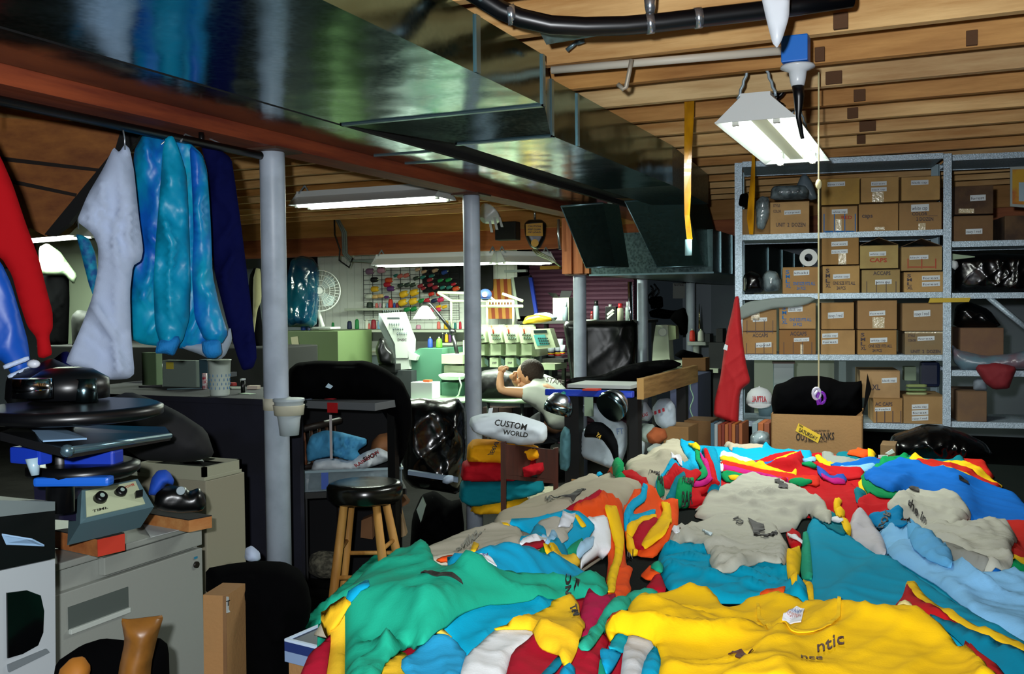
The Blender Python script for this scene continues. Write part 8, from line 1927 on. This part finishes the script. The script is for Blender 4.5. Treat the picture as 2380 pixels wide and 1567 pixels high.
b = B(); b.sphere(hc_ + Vector((.022,-.004,.028)) - fdir * .012,.104,(1.02,.92,1.02),20, mtx=Matrix.Rotation(-.6,3, _f0)); b.build('hair', M_hair, t)
plane_text('STAFF', V(1268,888,7.70), V(1308,896,7.66), V(1272,876,7.72), mat('grey_ink', '#77746a', .7), t)
for n_, f_ in (('shoe', ft1),('shoe', ft2)): B().box((f_.x - .16, f_.y - .045,.0),(f_.x + .1, f_.y + .045,.09), bev=.02).build(n_, mat('black_gloss', '#08090a', .3), t)
st_ = pel; single(B().lathe([(.17, max(st_.z - .21,.2)),(.18, max(st_.z - .19,.22)),(.17, max(st_.z - .16,.25))], (st_.x + .02, st_.y + .05,0), seg=20).cyl((st_.x + .02, st_.y + .05,0),(st_.x + .02, st_.y + .05, max(st_.z - .2,.2)),.03, seg=10).lathe([(.2,0),(.2,.02),(.05,.04)], (st_.x + .02, st_.y + .05,0), seg=20), 'work_stool', mat('dark_shelf', '#20201e', .7), 'dark round stool under the seated person', 'stool')
# ---------------- dark press table with plank and lamps
X1 = -1.55
PA = PX(1481,880, X1); PB = PX(1610,838, X1)
zp = PA.z; ya, yb_ = PA.y, PB.y
t = thing('press_table', 'black topped press table with a long wooden side board', 'table', (-2.0, ya + .5,0))
XP = PY(1302,900, ya).x
B().box((XP, ya + .02, zp - .10),(X1 - .005, yb_, zp - .07), bev=.004).build('tabletop', mat('press_top', '#060708', .95, spec=.02), t)
B().box((X1, ya, zp - .11),(X1 + .035, yb_, zp), bev=.003).build('side_board', wood('plank_wood', '#7a5a2c', '#a8834c', 1,14), t)
b = B(); b.box((X1 - .001, ya - .004, zp - .111),(X1 + .036, ya + .001, zp + .001)); b.build('board_end', mat('board_end_wood', '#b58c50', .7), t)
B().box((PY(1266,912, ya - .06).x, ya - .06, zp - .10),(X1 - .01, ya - .015, zp - .065), bev=.006).build('blue_rail', mat('royal_plastic', '#1738b0', .4), t)
for (x0, x1, yy) in ((1312,1345, ya + .05),(1462,1482, ya + .1)):
    xa, xb = PY(x0,1000, yy).x, PY(x1,1000, yy).x; B().box((xa, yy, 0),(xb, yy + .08, zp - .101)).build('leg', mat('press_leg', '#08090a', .7), t)
for x in (XP + .04,-1.62): B().box((x, yb_ - .15,0),(x + .06, yb_ - .08, zp - .101)).build('leg', mat('press_leg', '#08090a', .7), t)
single(B().box((PY(1330,880, ya + .2).x, ya + .12, zp - .069),(PY(1475,880, ya + .2).x, ya + .42, zp - .05)), 'white_paper_stack', mat('paper_white', '#b4bab8', .7), 'thin stack of white paper on the press table', 'paper')
heap([(1310,892),(1330,878),(1400,872),(1450,850),(1500,840),(1560,835),(1586,846),(1570,856),(1500,876),(1478,894)], 6.1, M_blk, 'black cloth lying across the press table', 'cloth', 'black_cloth', T=.1, wd=.04)
for k, (x, y, r_, l) in enumerate(((1300,938,32, 'left chrome reflector lamp under the press table'),(1428,938,36, 'right chrome reflector lamp with a wide ring under the press table'))):
    c_ = PY(x, y, ya - .12); R = r_ / FPX * depth_of(c_)
    t = thing('reflector_lamp', l, 'lamp', tuple(c_), 'chrome reflector lamps')
    ax_ = ((CAM - c_).normalized() + (Vector((-.6,.9,-.9)) if k == 0 else Vector((-.6,.3,-.5)))).normalized()
    B().lathe([(R * .25,-R * .75),(R * .62,-R * .62),(R * .9,-R * .25),(R, .06 * R),(R * .94,.06 * R),(R * .84,-R * .25),(R * .55,-R * .55),(R * .2,-R * .65)], c_, ax_, 28).build('reflector', mat('chrome_lamp', '#dfe8f0', .28,1), t)
    B().lathe([(R * .98,.0),(R * 1.06,.02),(R * 1.0,.05)], c_, ax_, 28).build('rim_ring', mat('chrome_dark', '#6f8890', .2,1), t)
    B().sphere(c_ - ax_ * R * .2, R * .2, seg=14).build('bulb', mat('bulb_white', '#b8c4cc', .2), t)
    B().cyl(c_ - ax_ * R * .6, Vector((c_.x, ya - .04, zp - .085)),.014, seg=8).build('bracket', mat('teal_bracket', '#2a8a80', .4), t)
single(B().box((PY(1366,920, ya - .1).x - .02, ya - .1, zp - .2),(PY(1366,920, ya - .1).x + .02, ya - .07, zp - .1)), 'hook_block', mat('green_grey_metal', '#8aa088', .4), 'small green-grey hook block hanging on the blue rail', 'hook')
single(B().box((PY(1352,905, ya - .11).x, ya - .10, zp - .064),(PY(1385,905, ya - .11).x, ya - .02, zp - .055)), 'red_pen', mat('red_paint_end', '#c23a28', .5), 'small red tool on the end of the press table', 'tool')
# blue grey cabinet, cartons and books under the press
lo, hi = rb(1558,1622,872,1010,6.75,.4,.005); single(B().box(lo, hi, bev=.004), 'blue_grey_cabinet', mat('blue_grey_case', '#4a5070', .6), 'blue-grey cabinet behind the wooden side board', 'cabinet')
single(B().tube([PY(1608,860 + k * 9,6.7) + Vector((.012 * math.sin(k * 1.1),0,0)) for k in range(15)], .004,5), 'ribbon', mat('mint_ribbon', '#9ac4a8', .5), 'thin mint ribbon hanging on the blue-grey cabinet', 'ribbon')
t = thing('cardboard_box', 'small open carton with red tape before the black legs of the press', 'box', tuple(PY(1376,1090,4.95)))
lo, hi = rb(1328,1424,1014,1100,4.95,.3, None); zc0 = .40
b = B(); b.box((lo[0], 4.95, zc0),(hi[0], 4.955, hi[2]), mtx=None); b.box((lo[0], 4.955, zc0),(lo[0] + .005,5.25, hi[2] - .02)); b.box((hi[0] - .005,4.955, zc0),(hi[0], 5.25, hi[2] - .03)); b.box((lo[0], 5.245, zc0),(hi[0], 5.25, hi[2] - .02)); b.box((lo[0], 4.95, zc0),(hi[0], 5.25, zc0 + .006)); b.build('carton_body', carton_mat('#b58b55'), t)
q = [PY(x, y, 4.948) for x, y in ((1366,1042),(1378,1043),(1380,1016),(1367,1015))]; B().quadbox(q, (0,-.001,0)).build('red_tape', mat('red_brown_tape', '#a0502c', .4), t)
t.location.z = zc0
single(B().box((lo[0] - .02,4.93,0),(hi[0] + .02,5.27, zc0 - .002), bev=.005), 'dark_crate', mat('dark_crate', '#15120f', .8), 'dark crate under the small open carton', 'crate')
cloth([(1345,1060),(1348,1010),(1352,1000),(1384,985),(1380,975),(1350,958),(1356,940),(1384,936),(1410,950),(1440,975),(1458,986),(1458,1040),(1440,1090),(1420,1090)], 5.6, '#aab8c0', 'white plastic sack with faint letters under the press table', 'sack', 'white_sack', T=.07, amp=.02)
ws = [o for o in COL.objects if o.get('label', '').startswith('white plastic sack')][0]
plane_text('FT', D(1434,1010,5.45), D(1450,1008,5.45), D(1432,996,5.45), mat('grey_blue_ink', '#5a6c88', .7), ws)
bc = cloth([(1356,1016),(1362,990),(1378,980),(1400,982),(1422,1000),(1436,1030),(1438,1075),(1432,1085),(1420,1050),(1400,1022),(1380,1016)], 5.3, '#08090c', 'black cap with gold braid leaning over the small open carton', 'cap', 'baseball_cap', T=.04, wd=.03, amp=.004)
plane_text('YA', D(1384,1012,5.2), D(1394,1022,5.2), D(1390,1004,5.2), mat('gold_thread', '#c8a020', .4), bc)
for k, (px_, c_, l, d_) in enumerate((([(1476,960),(1484,944),(1500,932),(1512,950),(1520,962),(1508,980),(1490,976)], '#b4bcc4', 'white cap with red trim at the top of the cap heap', 6.0),([(1478,1000),(1492,984),(1520,986),(1526,1010),(1508,1030),(1484,1022)], '#9fb0a8', 'pale cap lying in the middle of the cap heap', 5.95),([(1515,950),(1530,928),(1556,925),(1570,945),(1572,990),(1545,1000),(1524,985)], '#b8c4d0', 'white cap with a blue stripe at the right of the cap heap', 6.1),([(1500,1010),(1520,992),(1546,998),(1552,1018),(1530,1034),(1508,1030)], '#b4623c', 'orange cloth in the cap heap', 5.9),([(1468,1080),(1476,1040),(1486,1020),(1500,1030),(1496,1060),(1480,1090)], '#b4c0c4', 'white sleeve hanging at the left of the cap heap', 5.8),([(1502,1044),(1522,1030),(1542,1034),(1540,1056),(1516,1064)], '#a8b4b0', 'pale cap at the bottom of the cap heap', 5.85))):
    o = cloth(px_, d_, c_, l, 'cap' if 'cap ' in l[:24] else 'cloth', 'pile_cap', T=.05, wd=.04, amp=.012, s=.01)
    if k in (0,2): plane_text('TEXAS' if k == 0 else 'III', D(px_[0][0] + 6, px_[0][1] + 14, d_ - .09), D(px_[0][0] + 30, px_[0][1] + 6, d_ - .09), D(px_[0][0] + 5, px_[0][1] + 6, d_ - .09), mat('red_thread', '#b02030', .7), o)
heap([(1468,1092),(1470,1040),(1500,1010),(1560,1005),(1600,1010),(1600,1060),(1540,1095)], 6.4, mat('dark_bin', '#101216', .7), 'dark bin behind the heap of caps', 'bin', 'dark_bin', T=.1)
cloth([(1300,1090),(1302,1010),(1312,990),(1326,1000),(1326,1080),(1318,1096)], 5.5, '#5a8a94', 'pale teal crumpled plastic beside the chair and the press leg', 'plastic', 'teal_plastic', T=.03, wd=.03)
for k, (x0, x1, yt, yb, Y, c_, l) in enumerate(((1542,1600,992,1050,5.9, '#9a7244', 'open brown carton behind the blue shirt corner'),(1590,1652,978,1050,6.2, '#7a5632', 'brown carton beside the row of orange books'))):
    lo, hi = rb(x0, x1, yt, yb, Y, .25,.01); single(B().box(lo, hi, bev=.005), 'cardboard_box', carton_mat(c_), l, 'box')
for k in range(9):
    x0 = 1652 + k * 8.2; c_ = ('#3c5a6c', '#9aa4a8', '#8a3c1c', '#7a2c1a', '#a85c2c', '#8a3a20', '#b0662c', '#5a2a1c', '#a05a30')[k]
    lo, hi = rb(x0, x0 + 7.2,984 + (k * 7) % 5,1030,5.75,.2,.01); single(B().box(lo, hi, bev=.002), 'book', mat('book' + c_, c_, .6), 'book in the row at the foot of the left shelf post, %s from the left' % ordn[k], 'book', 'row of books at the foot of the shelving')
for k, (x, c_) in enumerate(((1748, '#7a8c90'),(1762, '#a85c2c'),(1776, '#8a4a2c'))):
    lo, hi = rb(x, x + 12,984,1040,5.3,.2,.01); single(B().box(lo, hi, bev=.002), 'book', mat('book' + c_, c_, .6),('grey', 'orange', 'brown')[k] + ' book standing beside the large printed carton', 'book', 'books beside the printed carton')
o = pxpuff('plastic_bag', [(1742,1040),(1745,1010),(1765,1000),(1788,1006),(1790,1040)], 5.15, M_film, s=.014, T=.05, wd=.05, amp=.015); recenter(o); tag(o, 'crumpled clear bag between the books and the printed carton', 'plastic bag')
lo, hi = rb(2046,2082,1034,1080,5.0,.15,.01); single(B().box(lo, hi, bev=.004), 'cardboard_box', carton_mat('#7a6344'), 'small dim carton behind the white tags of the right heap', 'box')
single(B().box((.42,4.2,0),(.9,4.9, PX(2350,935,.6).z), bev=.01), 'dark_cabinet', mat('very_dark_wood', '#17100c', .8), 'very dark cabinet at the right picture edge behind the table', 'cabinet')
